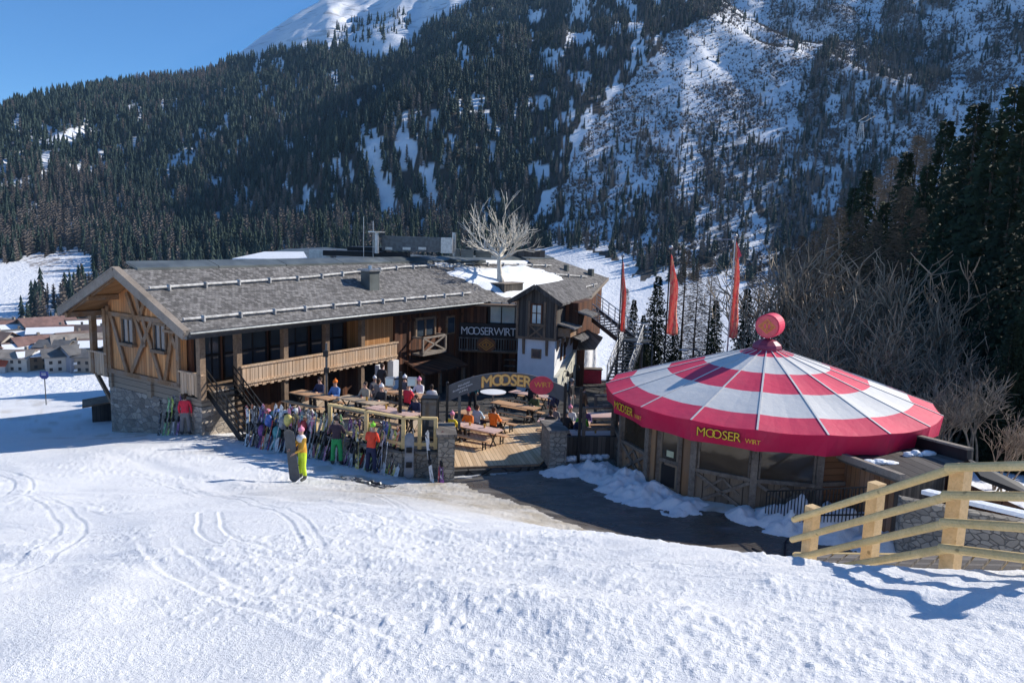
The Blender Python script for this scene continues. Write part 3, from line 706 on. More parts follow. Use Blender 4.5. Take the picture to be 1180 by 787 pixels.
# ================================================================== the long chalet
ZB = -9.3; DZ = 9.3
chalet = thing('chalet', 'long weathered timber chalet with grey shingle roof, stone base and a front balcony', 'chalet', (BO.x, BO.y, ZB), R_(90) - BA)
def cl(p):   # world -> chalet u, v
    q = Vector((p[0], p[1], 0)) - BO; return q.dot(BU), q.dot(BV)
def ray_v(x, y, v=0.0):   # where a photo point meets the chalet's plane v
    d = P(x, y, 1.0); o = BO + BV * v; t = o.dot(BV) / d.dot(BV); p = d * t; u_, v_ = cl(p); return u_, v_, p.z
def B(mb, name, mat, parent=chalet, **k): return mb.build(name, mat, parent, DZ, **k)
mb = MB(); mb.box(0, .5, .05, 6.95, -10.6, -7.55); mb.box(.5, 1.6, .05, .5, -10.4, -6.95); mb.box(.5, 6, 6.4, 6.95, -10.6, -7.55); B(mb, 'stone_base', M_STONE)
mb = MB(); mb.box(.06, .4, 1.4, 6.9, -7.55, -6.85); mb.box(-.05, .4, 6.7, 6.95, -7.6, -6.8); mb.box(-.06, .05, 3.55, 3.85, -7.6, -6.85); mb.box(-.06, .4, 1.36, 1.52, -7.5, -6.85)
mb.box(-.02, .6, .02, 1.36, -7.5, -7.2); B(mb, 'log_course', M_LOG)
# gable wall with triangle
mb = MB(); mb.prism([(.04, 1.45, -6.85), (.04, 6.85, -6.85), (.04, 6.85, -3.65), (.04, 3.75, -2.2), (.04, 1.45, -3.25)], (.3, 0, 0)); gw = B(mb, 'gable_wall', M_GABLE)
mb = MB()
def gb(v0, z0, v1, z1, w_=.22, t=.1, mb_=None): (mb_ or mb).beam((-.03, v0, z0), (-.03, v1, z1), t, w_, up=Vector((1, 0, 0)) if False else Zv)
for a in [(6.75, -6.85, 6.75, -3.8, .24), (1.5, -6.85, 1.5, -3.5, .2), (1.45, -4.15, 6.85, -4.15, .2), (1.4, -6.8, 6.9, -6.8, .2)]:
    gb(*a[:4], w_=a[4])
for v0, z0, v1, z1 in [(6.5, -4.2, 5.35, -6.75), (5.0, -6.7, 3.3, -4.2), (4.55, -2.9, 4.05, -4.2), (3.95, -4.2, 2.75, -6.75), (2.45, -6.7, 1.75, -4.2), (2.15, -4.3, 1.6, -5.2), (5.15, -3.1, 3.9, -5.4), (3.3, -2.6, 4.3, -4.3)]:
    mb.beam((-.05, v0, z0), (-.05, v1, z1), .07, .2)
B(mb, 'timber_bracing', M_BEAMW)
for (v0, v1, z0, z1) in [(5.55, 4.75, -5.35, -4.3), (3.1, 2.35, -5.4, -4.35)]:
    f = MB(); f.box(-.1, .02, v0 + .08, v0 - .0, z0, z1 + .1); f.box(-.1, .02, v1 - .08, v1, z0, z1 + .1); f.box(-.1, .02, v0, v1, z1, z1 + .1); f.box(-.22, .02, v0 + .15, v1 - .15, z0 - .14, z0)
    f.box(-.06, .0, (v0 + v1) / 2 - .03, (v0 + v1) / 2 + .03, z0, z1); wf = B(f, 'window', M_BEAM)
    g = MB(); g.box(-.03, .01, v1, v0, z0, z1); B(g, 'pane', M_GLASS, wf)
# body: upper and lower walls
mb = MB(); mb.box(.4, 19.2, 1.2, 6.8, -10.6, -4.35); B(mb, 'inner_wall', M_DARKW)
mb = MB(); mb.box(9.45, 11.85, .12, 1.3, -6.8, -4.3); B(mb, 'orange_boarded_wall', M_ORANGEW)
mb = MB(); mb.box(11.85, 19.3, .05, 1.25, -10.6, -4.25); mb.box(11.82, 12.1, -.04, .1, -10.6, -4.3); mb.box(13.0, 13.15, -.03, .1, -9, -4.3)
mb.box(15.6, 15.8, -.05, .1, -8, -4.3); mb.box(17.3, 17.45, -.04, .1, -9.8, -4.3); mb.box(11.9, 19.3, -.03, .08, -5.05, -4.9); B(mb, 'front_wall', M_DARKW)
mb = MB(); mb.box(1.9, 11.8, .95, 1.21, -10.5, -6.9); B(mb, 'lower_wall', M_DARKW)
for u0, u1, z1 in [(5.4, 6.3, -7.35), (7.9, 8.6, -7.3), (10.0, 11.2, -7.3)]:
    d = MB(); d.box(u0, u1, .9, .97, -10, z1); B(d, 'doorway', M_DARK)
d = MB(); d.box(10.2, 10.6, -.4, -.1, -10.2, -7.1); d.box(11.35, 11.8, -.35, .05, -10.2, -7.0); B(d, 'plastered_pillar', M_PLASTER)
# big dark glazing behind the balcony
for u0, u1 in [(.55, 1.7), (1.95, 4.2), (4.45, 6.7), (6.95, 9.1)]:
    f = MB(); 
    for zz in (-6.75, -5.6, -4.45): f.box(u0, u1, 1.1, 1.22, zz - .05, zz + .05)
    for k in range(4): uu = u0 + (u1 - u0) * k / 3; f.box(uu - .04, uu + .04, 1.12, 1.24, -6.8, -4.4)
    wf = B(f, 'window', M_BLACK); g = MB(); g.box(u0, u1, 1.14, 1.19, -6.8, -4.4); B(g, 'pane', M_GLASS, wf)
# posts
for u_ in (.0, 1.78, 4.3, 6.85, 9.3):
    p = MB(); p.box(u_ - .13, u_ + .13, -.13, .13, -6.95 if u_ else -7.2, -4.3); B(p, 'post', M_BEAM)
for u_ in (1.85, 4.4, 6.85, 9.4, 11.6):
    p = MB(); p.box(u_ - .12, u_ + .12, .0, .24, -10.3, -6.9); B(p, 'post', M_BEAM)
# balcony along the front
mb = MB(); mb.box(1.8, 11.8, -.12, 1.15, -6.98, -6.82); mb.box(.0, 1.8, .1, 1.15, -6.98, -6.82); B(mb, 'balcony_floor', M_BEAM)
def balustrade(p0, p1, zb, zt, n, cap=True):
    """boards between p0 and p1 (u, v)"""
    b = MB(); a = Vector((*p0, 0)); c = Vector((*p1, 0)); d = (c - a); L = d.length; d.normalize()
    k = max(2, int(L / .21))
    for i in range(k):
        s0 = L * i / k + .012; s1 = L * (i + 1) / k - .012; q0 = a + d * s0; q1 = a + d * s1
        lo = zb - .06 * ((i % 2) * 1.0)
        b.beam((q0.x, q0.y, (lo + zt) / 2), (q1.x, q1.y, (lo + zt) / 2), .05, zt - lo)
    o = B(b, 'balcony', M_BALC)
    r = MB(); r.beam((a.x, a.y, zt + .05), (c.x, c.y, zt + .05), .16, .08, ext=.06); nrm = Vector((-d.y, d.x, 0)) * -.05
    r.beam(Vector((a.x, a.y, zb + .18)) - nrm * -1, Vector((c.x, c.y, zb + .18)) - nrm * -1, .07, .1); B(r, 'rail', M_BALC, o)
    return o
balustrade((1.85, -.15), (11.85, -.15), -6.95, -6.1, 30)
balustrade((11.83, -.12), (11.83, .1), -6.95, -6.1, 2)
balustrade((-.05, -.1), (-.05, 1.35), -7.05, -6.2, 6)
balustrade((-.05, 6.95), (-.05, 8.5), -7.05, -6.1, 8)
balustrade((-.05, 8.55), (2.6, 8.55), -7.05, -6.1, 8)
mb = MB(); mb.box(-.05, 6, 6.9, 8.5, -7.15, -7.0)
for u_ in (.1, 2.6, 5.5): mb.beam((u_, 6.95, -8.4), (u_, 8.2, -7.15), .15, .15)
B(mb, 'side_balcony_floor', M_BEAM)
for u_, v_ in ((.0, 8.15), (.0, 7.0), (2.8, 8.15), (5.5, 8.15)):
    p = MB(); p.box(u_ - .12, u_ + .12, v_ - .12, v_ + .12, -7.1, -3.95); B(p, 'post', M_BEAMW)
# roof: two slopes, barge boards, purlins
ZR, ZE, VR = -1.98, -4.17, 3.72; SL = (ZR - ZE) / (VR + .94)
def rz_(v): return ZR - abs(v - VR) * SL
poly = [(-1.3, VR), (-1.3, -.94), (18.6, -.94), (19.6, -1.25), (22.4, -1.3), (24, -2.2), (27.1, -3.05), (39.3, .46), (35.6, VR)]
mb = MB(); mb.prism([(a, b, rz_(b)) for a, b in poly][::-1], (0, 0, -.16)); rf = B(mb, 'roof', M_SHING)
mb = MB(); mb.prism([(-1.3, VR, ZR), (-1.3, 8.35, rz_(8.35) + .12), (34, 8.35, rz_(8.35) + .12), (35.6, VR, ZR)], (0, 0, -.16)); B(mb, 'roof', M_SHING)
mb = MB()
for v0, v1, w_ in ((VR, -1.0, .34), (VR, 8.42, .34)):
    z1 = rz_(v1) + (.12 if v1 > 4 else 0)
    mb.beam((-1.36, v0, ZR - .1), (-1.36, v1, z1 - .1), .1, w_); mb.beam((-1.28, v0, ZR + .1), (-1.28, v1, z1 + .09), .3, .05)
B(mb, 'barge_board', M_BARGE)
mb = MB()
for v_ in (-.3, 1.5, VR, 6.0, 7.9): mb.box(-1.3, 1.2, v_ - .1, v_ + .1, rz_(v_) - .4, rz_(v_) - .18)
for k in range(9): mb.beam((-1.15, VR - .0, ZR - .26), (-1.15, 8.2, rz_(8.2) - .16), .1, .1) if k == 0 else None
mb.box(-1.2, 1.5, 7.95, 8.15, -4.25, -4.02); B(mb, 'purlin', M_BEAMW)
mb = MB(); mb.box(-1.25, .2, .0, 0.02, 0, 0.01) if False else None
mb.prism([(-1.25, VR, ZR - .2), (-1.25, 8.3, rz_(8.3) - .08), (.3, 8.3, rz_(8.3) - .08), (.3, VR, ZR - .2)], (0, 0, -.03)); B(mb, 'soffit', M_ORANGEW)
mb = MB(); mb.box(-1.1, 18.6, -1.02, -.9, ZE - .2, ZE - .06); mb.box(-1.0, 18.8, -.6, -.45, ZE - .36, ZE - .2)
mb.tube((-1.2, -1.1, ZE - .06), (18.6, -1.1, ZE - .1), .07, n=8); B(mb, 'gutter', M_GREYM)
mb = MB()
for i in range(12): mb.box(-.9 + i * 1.78, -.78 + i * 1.78, -.9, 1.2, ZE - .22 - 0, ZE - .12)
B(mb, 'rafter_ends', M_BEAM)
mb = MB(); mb.box(.3, 19.2, 1.1, 1.3, -4.5, -3.4); mb.box(-.0, 19, -.12, .12, -4.5, -4.3); B(mb, 'wall_plate', M_BEAM)
for pts in ([(-.9, 1.98), (8, 2.3), (16, 2.95)], [(-.95, -.33), (8, -.25), (18.5, -.22)], [(20.8, 2.9), (35.6, .55)], [(27.9, -1.3), (35.4, -.5)], [(16, 2.95), (24, 3.05), (33, 2.4)]):
    g = MB()
    for i in range(len(pts) - 1):
        a, b = pts[i], pts[i + 1]; pa = Vector((a[0], a[1], rz_(a[1]) + .14)); pb = Vector((b[0], b[1], rz_(b[1]) + .14)); g.tube(pa, pb, .06, n=8)
        L = (pb - pa).length; k = max(2, int(L / 1.6))
        for j in range(k): q = pa.lerp(pb, (j + .5) / k); g.box(q.x - .03, q.x + .03, q.y - .12, q.y + .12, q.z - .16, q.z + .10)
    B(g, 'snow_guard', M_ICEGUARD, rf)
mb = MB()
for i in range(9):
    a = -.4 + i * 4.0; b_ = a + 3.95
    mb.prism([(a, VR - .12, ZR + .05), (b_, VR - .12, ZR + .05), (b_, VR + .75, ZR + .3), (a, VR + .75, ZR + .3)], (0, 0, -.1))
B(mb, 'ridge_sheet', M_METALG, rf)
# chimney
mb = MB(); mb.box(10.9, 11.65, .95, 1.6, -3.6, -2.25); ch = B(mb, 'chimney', M_METALG, rf)
mb = MB(); mb.box(10.75, 11.8, .82, 1.72, -2.25, -2.15); mb.tube((11.27, 1.27, -2.15), (11.27, 1.27, -1.95), .12, .1); B(mb, 'cap', M_GALV, ch)
mb = MB(); mb.box(37.0, 37.4, .8, 1.2, -3.5, -2.75); B(mb, 'vent_stack', M_METALG, rf); mb = MB(); mb.box(34.3, 34.6, 1.7, 2.0, -3.2, -2.4); B(mb, 'vent_stack', M_METALG, rf)
# wall under the far verge
mb = MB(); mb.prism([(27.0, -2.6, -8.2), (38.4, .5, -8.2), (38.4, .5, rz_(.5) - .2), (27.0, -2.6, rz_(-2.6) - .2)], (-.25, .3, 0)); B(mb, 'far_side_wall', M_DARKW); mb = MB(); mb.prism([(28.5, -2.1, -11.5), (38.2, .6, -11.5), (38.2, .6, -8.2), (28.5, -2.1, -8.2)], (-.25, .3, 0)); B(mb, 'plastered_wall', M_PLASTER)
mb = MB(); mb.beam((39.35, .4, rz_(.4) - .08), (27.05, -3.15, rz_(-3.15) - .08), .1, .26); B(mb, 'barge_board', M_BARGE)
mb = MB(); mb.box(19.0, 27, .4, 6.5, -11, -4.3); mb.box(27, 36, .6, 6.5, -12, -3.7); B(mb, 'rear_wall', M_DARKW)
# little X balcony window on the front wall
f = MB(); f.box(13.5, 13.62, -.1, .06, -5.95, -4.95); f.box(15.2, 15.32, -.1, .06, -5.95, -4.95); f.box(13.5, 15.3, -.1, .06, -5.0, -4.88); f.box(14.35, 14.45, -.08, .06, -5.95, -4.95)
wf = B(f, 'window', M_BEAM); g = MB(); g.box(13.6, 15.2, -.02, .03, -5.95, -5.0); B(g, 'pane', M_GLASS, wf)
f = MB(); f.box(13.35, 15.5, -.75, -.65, -6.0, -5.9); f.box(13.35, 15.5, -.75, -.65, -6.85, -6.75); f.beam((13.4, -.7, -6.8), (15.45, -.7, -5.95), .06, .09); f.beam((13.4, -.7, -5.95), (15.45, -.7, -6.8), .06, .09)
f.box(13.35, 13.45, -.75, .05, -6.0, -5.9); f.box(15.4, 15.5, -.75, .05, -6.0, -5.9); f.box(13.35, 15.5, -.75, .05, -6.95, -6.85); f.box(15.4, 15.5, -.75, -.65, -6.85, -5.9); f.box(13.35, 13.45, -.75, -.65, -6.85, -5.9); B(f, 'balcony', M_BARGE)
mb = MB(); mb.prism([(12.6, -.1, -7.2), (12.6, -1.5, -7.75), (16.6, -1.5, -7.75), (16.6, -.1, -7.2)], (0, 0, -.12)); B(mb, 'porch_roof', M_DARKW)
for u_ in (12.7, 14.2, 16.4):
    p = MB(); p.box(u_ - .08, u_ + .08, -1.4, -1.24, -10, -7.7); B(p, 'post', M_BEAM)
f = MB(); f.box(16.4, 17.2, -.06, .06, -6.1, -5.0); wf = B(f, 'window', M_BEAMW); g = MB(); g.box(16.5, 17.1, -.09, -.02, -6.0, -5.1); B(g, 'pane', M_GLASS, wf)
# black steel stair from the balcony to the snow
st = MB(); u0, u1 = .35, 1.65
for uu in (u0, u1): st.beam((uu, .15, -6.95), (uu, -2.5, -9.0), .06, .26)
n = 11
for i in range(n): t = (i + .5) / n; v_ = .15 - 2.65 * t; z_ = -6.92 - 2.05 * t; st.box(u0, u1, v_ - .14, v_ + .14, z_ - .03, z_ + .02)
for uu in (u0, u1):
    for zz in (.95, .65, .35): st.beam((uu, .15, -6.95 + zz), (uu, -2.5, -9.0 + zz), .04, .05)
    for t in (0, .25, .5, .75, 1): st.beam((uu, .15 - 2.65 * t, -6.95 - 2.05 * t), (uu, .15 - 2.65 * t, -6.0 - 2.05 * t), .05, .05)
B(st, 'outside_stair', M_BLACK)
# roofscape behind the ridge: sheds, ventilation, masts (world points turned into the chalet frame)
def wbox(mb, x0, x1, dep, yt, yb, thick=1.0):
    """box whose front face fills the photo rectangle at the given distance, running back"""
    a = P(x0, (yt + yb) / 2, dep); b = P(x1, (yt + yb) / 2, dep); zt = P((x0 + x1) / 2, yt, dep).z; zb = P((x0 + x1) / 2, yb, dep).z
    ua, va = cl(a); ub, vb = cl(b); d = Vector((ub - ua, vb - va, 0)); n_ = Vector((-d.y, d.x, 0)).normalized() * thick
    mb.prism([(ua, va, zb), (ub, vb, zb), (ub + n_.x, vb + n_.y, zb), (ua + n_.x, va + n_.y, zb)], (0, 0, zt - zb)); return mb
mb = MB()
q = [P(250, 302, 50), P(330, 287, 55), P(372, 285, 56), P(560, 300, 52), P(430, 306, 46)]
mb.prism([(*cl(p), p.z) for p in q], (0, 0, -.2)); B(mb, 'rear_roof', M_METALG)
mb = MB(); q = [P(268, 301, 49), P(305, 293, 52.5), P(350, 293, 52.5), P(355, 302, 48.5)]
mb.prism([(*cl(p), p.z + .06) for p in q], (0, 0, .12)); B(mb, 'roof_snow', M_SNOWP)
mb = MB(); wbox(mb, 356, 381, 48, 288, 299, 1.5); B(mb, 'roof_hatch', M_GALV)
mb = MB(); wbox(mb, 372, 470, 47.5, 290, 296, 1.2); wbox(mb, 400, 445, 49, 285, 291, 2); B(mb, 'roof_parapet', M_BLACK)
mb = MB(); wbox(mb, 440, 508, 48, 273, 290, 1.2)
hv = B(mb, 'ventilation_unit', M_GREYM)
for a, b in ((444, 452), (464, 473), (482, 491)): mb = MB(); wbox(mb, a, b, 47.9, 285, 288, .1); B(mb, 'louvre', M_GALV, hv)
mb = MB(); wbox(mb, 508, 521, 47.6, 274, 292, .8); B(mb, 'end_cabinet', M_GALV, hv)
for a_, b_, d_, t_, o_ in ((531, 545, 50, 288, 297), (548, 566, 51, 290, 297), (518, 530, 50, 287, 296)): mb = MB(); wbox(mb, a_, b_, d_, t_, o_, .8); B(mb, 'roof_box', M_METALG)
mb = MB(); wbox(mb, 568, 628, 58, 288, 296, .3); B(mb, 'rear_parapet', M_GREYD)
for x, yt, yb, dep, r_ in ((419, 250, 300, 47, .02), (430, 255, 300, 47, .025), (434, 267, 292, 47, .14), (523, 268, 296, 50, .13), (559, 277, 296, 52, .1)):
    a = P(x, yb, dep); b = P(x, yt, dep); mb = MB(); mb.tube((*cl(a), a.z), (*cl(a), b.z), r_, n=8); B(mb, 'mast' if r_ < .05 else 'vent_pipe', M_GALV)
a = P(434, 268, 47); mb = MB(); mb.box(cl(a)[0] - .45, cl(a)[0] + .45, cl(a)[1] - .3, cl(a)[1] + .3, a.z, a.z + .07); B(mb, 'vent_cap', M_GALV)
a = P(160, 304, 33); b = P(149, 291, 33); mb = MB(); mb.tube((*cl(a), a.z), (*cl(b), b.z), .025, n=6); B(mb, 'antenna', M_BLACK)

# ---- front with the name: railing, sign board, big window (faces the terrace)
def W(x, y, dep): p = P(x, y, dep); return p
lob = thing('entrance_wing', 'dark entrance wing carrying the silver name sign above the terrace', 'building', (0, 45, ZB), R_(-3))
LW = lambda x: x
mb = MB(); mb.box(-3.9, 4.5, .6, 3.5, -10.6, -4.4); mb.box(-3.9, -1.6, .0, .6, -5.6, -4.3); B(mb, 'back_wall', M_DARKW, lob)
mb = MB(); mb.box(-1.55, .9, .45, .58, -5.55, -4.25); mb.box(-1.55, -1.4, .3, .5, -5.6, -4.2); mb.box(.1, .16, .35, .47, -5.6, -4.2); mb.box(-.75, -.69, .35, .47, -5.6, -4.2); wf = B(mb, 'window', M_BLACK, lob)
mb = MB(); mb.box(-1.4, .9, .40, .44, -5.5, -4.25); B(mb, 'pane', M_GLASSB, wf)
mb = MB(); mb.box(-3.3, .45, -.12, .0, -6.35, -5.5); sg = B(mb, 'sign_board', M_BLACKP, lob)
mb = MB(); hh = .5; tw = wwidth('MOOSERWIRT', hh, .045, .26, .92); k = 3.35 / tw
word(mb, 'MOOSERWIRT', hh, lambda x, y, o: (-3.12 + x * k, -.16 - o, -6.2 + y), 0, .045, .26, 0, .92); B(mb, 'lettering', M_LETW, sg)
mb = MB(); mb.box(-3.3, .45, -.2, -.1, -6.45, -6.38); mb.box(-3.3, .45, -.2, -.1, -7.2, -7.12)
for i in range(24): x = -3.25 + i * .16; mb.box(x, x + .06, -.17, -.12, -7.15, -6.4)
B(mb, 'railing', M_GREYD if False else M_GREYW, lob)
mb = MB(); mb.tube((-1.55, -.2, -6.78), (-1.55, -.3, -6.78), .47, n=24)
me_ = [(v[0] * 1 if True else 0, v[1], v[2]) for v in mb.V]; mb.V = [((v[0] + 1.55) * 1.25 - 1.55, v[1], v[2]) for v in mb.V]; em = B(mb, 'emblem', plain('emblem_brown', (.23, .09, .04), .6), lob)
mb = MB()
for s_, off in ((.34, 0), (.2, .0)):
    pts = [(-s_ * 1.35, 0), (0, s_), (s_ * 1.35, 0), (0, -s_)]
    for i in range(4):
        a, b = pts[i], pts[(i + 1) % 4]; mb.beam((-1.55 + a[0], -.32, -6.78 + a[1]), (-1.55 + b[0], -.32, -6.78 + b[1]), .03, .045)
for dx in (-.1, .1):
    for i in range(10):
        t0, t1 = i * .628, (i + 1) * .628; mb.beam((-1.55 + dx + .12 * math.cos(t0), -.32, -6.78 + .12 * math.sin(t0)), (-1.55 + dx + .12 * math.cos(t1), -.32, -6.78 + .12 * math.sin(t1)), .03, .03)
B(mb, 'diamond_lines', M_GOLD, em)
mb = MB(); mb.box(-3.3, .5, -.1, .9, -7.3, -7.16); B(mb, 'balcony_floor', M_BEAM, lob)
for x in (-3.2, -.7, .35):
    p = MB(); p.box(x - .1, x + .1, -.1, .1, -10, -7.3); B(p, 'post', M_DARKW, lob)
mb = MB()
for z_ in (-9.2, -8.7, -8.2, -7.8): mb.box(-.5, .35, .3, .5, z_, z_ + .06); mb.box(-.5, 1.0, .45, .6, z_, z_ + .05)
B(mb, 'shelf', M_GREYW, lob)
mb = MB(); mb.box(-3.6, .6, -.5, 1.2, -4.42, -4.3); B(mb, 'eave_board', M_BEAM, lob)

# ---- white tower with timber top
TA = R_(-20); tower = thing('tower', 'white plastered corner tower with a dark timber upper storey and small gable roof', 'tower', (.35, 42.6, ZB), TA)
tw_, td = 2.25, 4.2
mb = MB(); mb.box(0, tw_, 0, td, -10.6, -5.85); B(mb, 'white_wall', M_PLASTER, tower)
mb = MB(); mb.prism([(tw_, -.12, -10.6), (tw_, td + .1, -10.6), (tw_, td + .1, -6.9), (tw_, -.12, -8.1)], (.25, 0, 0)); B(mb, 'stone_apron', M_CREAM, tower)
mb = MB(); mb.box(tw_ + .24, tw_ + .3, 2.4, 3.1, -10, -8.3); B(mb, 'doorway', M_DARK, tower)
for y_ in (1.2, 3.5):
    l = MB(); l.box(tw_ + .25, tw_ + .5, y_ - .03, y_ + .03, -7.95, -7.9); l.tube((tw_ + .5, y_, -7.92), (tw_ + .5, y_, -8.2), .05, .14, n=8); B(l, 'wall_lamp', M_BLACK, tower)
f = MB(); f.box(.85, 1.45, -.06, .02, -7.1, -6.55); wf = B(f, 'window', M_BEAMW, tower); g = MB(); g.box(.92, 1.38, -.075, -.03, -7.03, -6.62); B(g, 'pane', M_GLASS, wf)
mb = MB(); mb.box(-.1, tw_ + .1, -.1, td + .1, -5.95, -3.75); B(mb, 'timber_storey', M_GREYD, tower)
mb = MB()
for x in (-.1, .6, 1.55, 2.2): mb.box(x, x + .13, -.17, -.09, -5.95, -3.8)
mb.box(-.1, tw_ + .1, -.16, -.08, -6.0, -5.85); mb.box(.6, 1.65, -.2, -.1, -5.2, -5.08)
mb.beam((.68, -.15, -5.9), (1.58, -.15, -5.15), .05, .1); mb.beam((.68, -.15, -5.15), (1.58, -.15, -5.9), .05, .1)
B(mb, 'timber_frame', M_BEAM, tower)
f = MB(); f.box(.78, .86, -.16, -.08, -5.05, -3.95); f.box(1.38, 1.46, -.16, -.08, -5.05, -3.95); f.box(1.09, 1.15, -.15, -.08, -5.05, -3.95); f.box(.78, 1.46, -.16, -.08, -4.02, -3.92); f.box(.78, 1.46, -.15, -.08, -4.5, -4.45)
wf = B(f, 'window', M_DARKW, tower); g = MB(); g.box(.82, 1.42, -.13, -.105, -5.05, -3.95); B(g, 'pane', M_GLASSB, wf)
mb = MB()
for x in (.3, 1.7): mb.prism([(x, -.16, -6.0), (x, .0, -6.0), (x, .0, -6.9), (x, -.05, -6.9), (x, -.12, -6.5)], (.14, 0, 0))
for y_ in (.3, 1.2, 2.2, 3.2): mb.prism([(tw_ + .2, y_, -6.0), (tw_ - .01, y_, -6.0), (tw_ - .01, y_, -6.7), (tw_ + .1, y_, -6.5)], (0, .13, 0))
B(mb, 'bracket', M_BEAM, tower)
for y_ in (1.1, 1.8):
    f = MB(); f.box(tw_ - .02, tw_ + .05, y_, y_ + .28, -7.3, -6.3); B(f, 'window', M_DARKW, tower)
ax, az_ = tw_ / 2, -2.85
mb = MB()
for sgn in (-1, 1):
    e = ax + sgn * 1.55
    mb.prism([(ax, -.5, az_), (e, -.5, az_ - .98), (e, 6.5, az_ - .98), (ax, 9, az_)], (0, 0, -.12))
trf = B(mb, 'roof', M_SHING, tower)
mb = MB(); mb.prism([(-.1, -.12, -3.78), (tw_ + .1, -.12, -3.78), (ax, -.12, az_ - .12)], (0, .2, 0)); B(mb, 'gable', M_GREYD, tower)
mb = MB(); mb.beam((ax, -.54, az_ - .06), (ax - 1.6, -.54, az_ - 1.07), .08, .24); mb.beam((ax, -.54, az_ - .06), (ax + 1.6, -.54, az_ - 1.07), .08, .24); B(mb, 'barge_board', M_GREYD, tower)
# right-hand bay and its small shingled canopies
mb = MB(); mb.box(tw_ + .1, tw_ + .9, 1.4, td + .5, -5.7, -3.9); B(mb, 'side_bay', M_DARKW, tower)
for (x0, x1, y0, y1, z0, z1) in [(tw_ - .1, tw_ + 1.1, .0, 1.6, -4.95, -5.2), (tw_ + .7, tw_ + 1.7, 1.4, 3.2, -4.3, -4.6), (tw_ + .1, tw_ + 1.1, 1.6, 4.0, -5.7, -6.1)]:
    mb = MB(); mb.prism([(x0, y0, z0), (x1, y0, z1), (x1, y1, z1), (x0, y1, z0)], (0, 0, -.09)); B(mb, 'canopy', M_SHING, tower)
mb = MB(); mb.box(tw_ + .05, tw_ + .85, .1, 1.5, -5.75, -5.25); B(mb, 'bay_box', M_BEAMW, tower)
# lean-to roof of pale slats beyond the tower
mb = MB(); mb.prism([(tw_ + .4, 4.5, -5.7), (tw_ + 2.0, 3.2, -6.0), (tw_ + 1.6, 3.0, -6.7), (tw_ + .3, 3.6, -6.9)], (0, 0, -.1)); B(mb, 'slatted_canopy', M_GREYW, tower)

# ---- steel staircase right of the tower
stc = thing('steel_staircase', 'grey steel outdoor staircase with a landing right of the white tower', 'staircase', (6.5, 45, -9.6), 0)
def SB(mb, name, mat, parent=stc): 
    mb.V = [(x - 6.5, y - 45, z + 9.6) for x, y, z in mb.V]; return mb.build(name, mat, parent)
a1, a2 = Vector(P(668, 357, 49)), Vector(P(711, 391, 46.2)); side = Vector((.55, .45, 0))
mb = MB()
for s_ in (0, 1): mb.beam(a1 + side * s_ * 2.2, a2 + side * s_ * 2.2, .08, .28)
for i in range(12): q = a1.lerp(a2, (i + .5) / 12); mb.beam(q, q + side * 2.2, .3, .05)
SB(mb, 'upper_flight', M_GREYM)
lz = a2.z; l0 = a2
mb = MB(); mb.prism([l0, l0 + side * 2.2, l0 + Vector((2.2, .2, 0)), l0 + Vector((1.4, -.8, 0))], (0, 0, -.12)); SB(mb, 'landing', M_GREYM)
b1 = l0 + Vector((.35, -.2, 0)); b2 = Vector(P(699, 440, 42.2)); wv = Vector((1.25, .1, 0))
mb = MB()
for s_ in (0, 1): mb.beam(b1 + wv * s_, b2 + wv * s_, .07, .26)
for i in range(13): q = b1.lerp(b2, (i + .5) / 13); mb.beam(q, q + wv, .28, .05)
SB(mb, 'lower_flight', M_GREYM)
mb = MB()
def rail(a, b, n=5):
    for zz in (1.0, .75, .5, .25): mb.tube(a + Zv * zz, b + Zv * zz, .035 if zz == 1.0 else .018, n=6)
    for i in range(n): q = a.lerp(b, i / (n - 1)); mb.tube(q, q + Zv * 1.0, .03, n=6)
rail(a1, a2, 7); rail(a1 + side * 2.2, a2 + side * 2.2, 7); rail(b1, b2, 6); rail(b1 + wv, b2 + wv, 6); rail(l0 + side * 2.2, l0 + Vector((2.2, .2, 0)), 3); rail(l0 + Vector((2.2, .2, 0)), b1 + wv, 3)
SB(mb, 'handrail', M_GALV)
mb = MB()
for q in (l0, l0 + Vector((1.6, .3, 0)), a2 + side * 2.2, b1 + wv): mb.tube((q.x, q.y, lz), (q.x, q.y, -11.5), .06, n=8)
SB(mb, 'leg', M_GREYM)

# ================================================================== round bar under the striped canopy
UC = Vector((9.23, 26.58, 0)); UZ = -8.05
bar = thing('umbrella_bar', 'round timber bar under a huge red and white striped canopy', 'bar', (UC.x, UC.y, UZ))
def UBd(mb, name, mat, parent=bar, **k): return mb.build(name, mat, parent, -UZ, **k)
def ring(a, r, z): t = R_(a); return Vector((r * math.cos(t), r * math.sin(t), z))
NV = 18; ANG = [-90 + 20 * i for i in range(NV)]
RR = 5.72; ZRIM, ZAP = -5.5, -3.74
def zc(r): return ZAP + (ZRIM - ZAP) * (r / RR) + .035 * math.sin(math.pi * r / RR)
mb = MB(); rads = [RR, 4.85, 3.5, 2.2, .95, .45]
for k in range(5):
    ro, ri = rads[k], rads[k + 1]; sub = 2
    for s_ in range(sub):
        r0 = ro + (ri - ro) * s_ / sub; r1 = ro + (ri - ro) * (s_ + 1) / sub
        for i in range(NV):
            for h in range(4):
                a0 = ANG[i] + 5 * h; a1 = ANG[i] + 5 * (h + 1)
                def pt(a, r):   # flat between ribs with a slight sag
                    A0, A1 = ring(ANG[i], r, zc(r)), ring(ANG[i] + 20, r, zc(r)); t = (a - ANG[i]) / 20
                    q = A0.lerp(A1, t); q.z -= .06 * math.sin(math.pi * t) * (r / RR); return q
                mb.add([pt(a0, r0), pt(a1, r0), pt(a1, r1), pt(a0, r1)], [(0, 1, 2, 3)], k % 2)
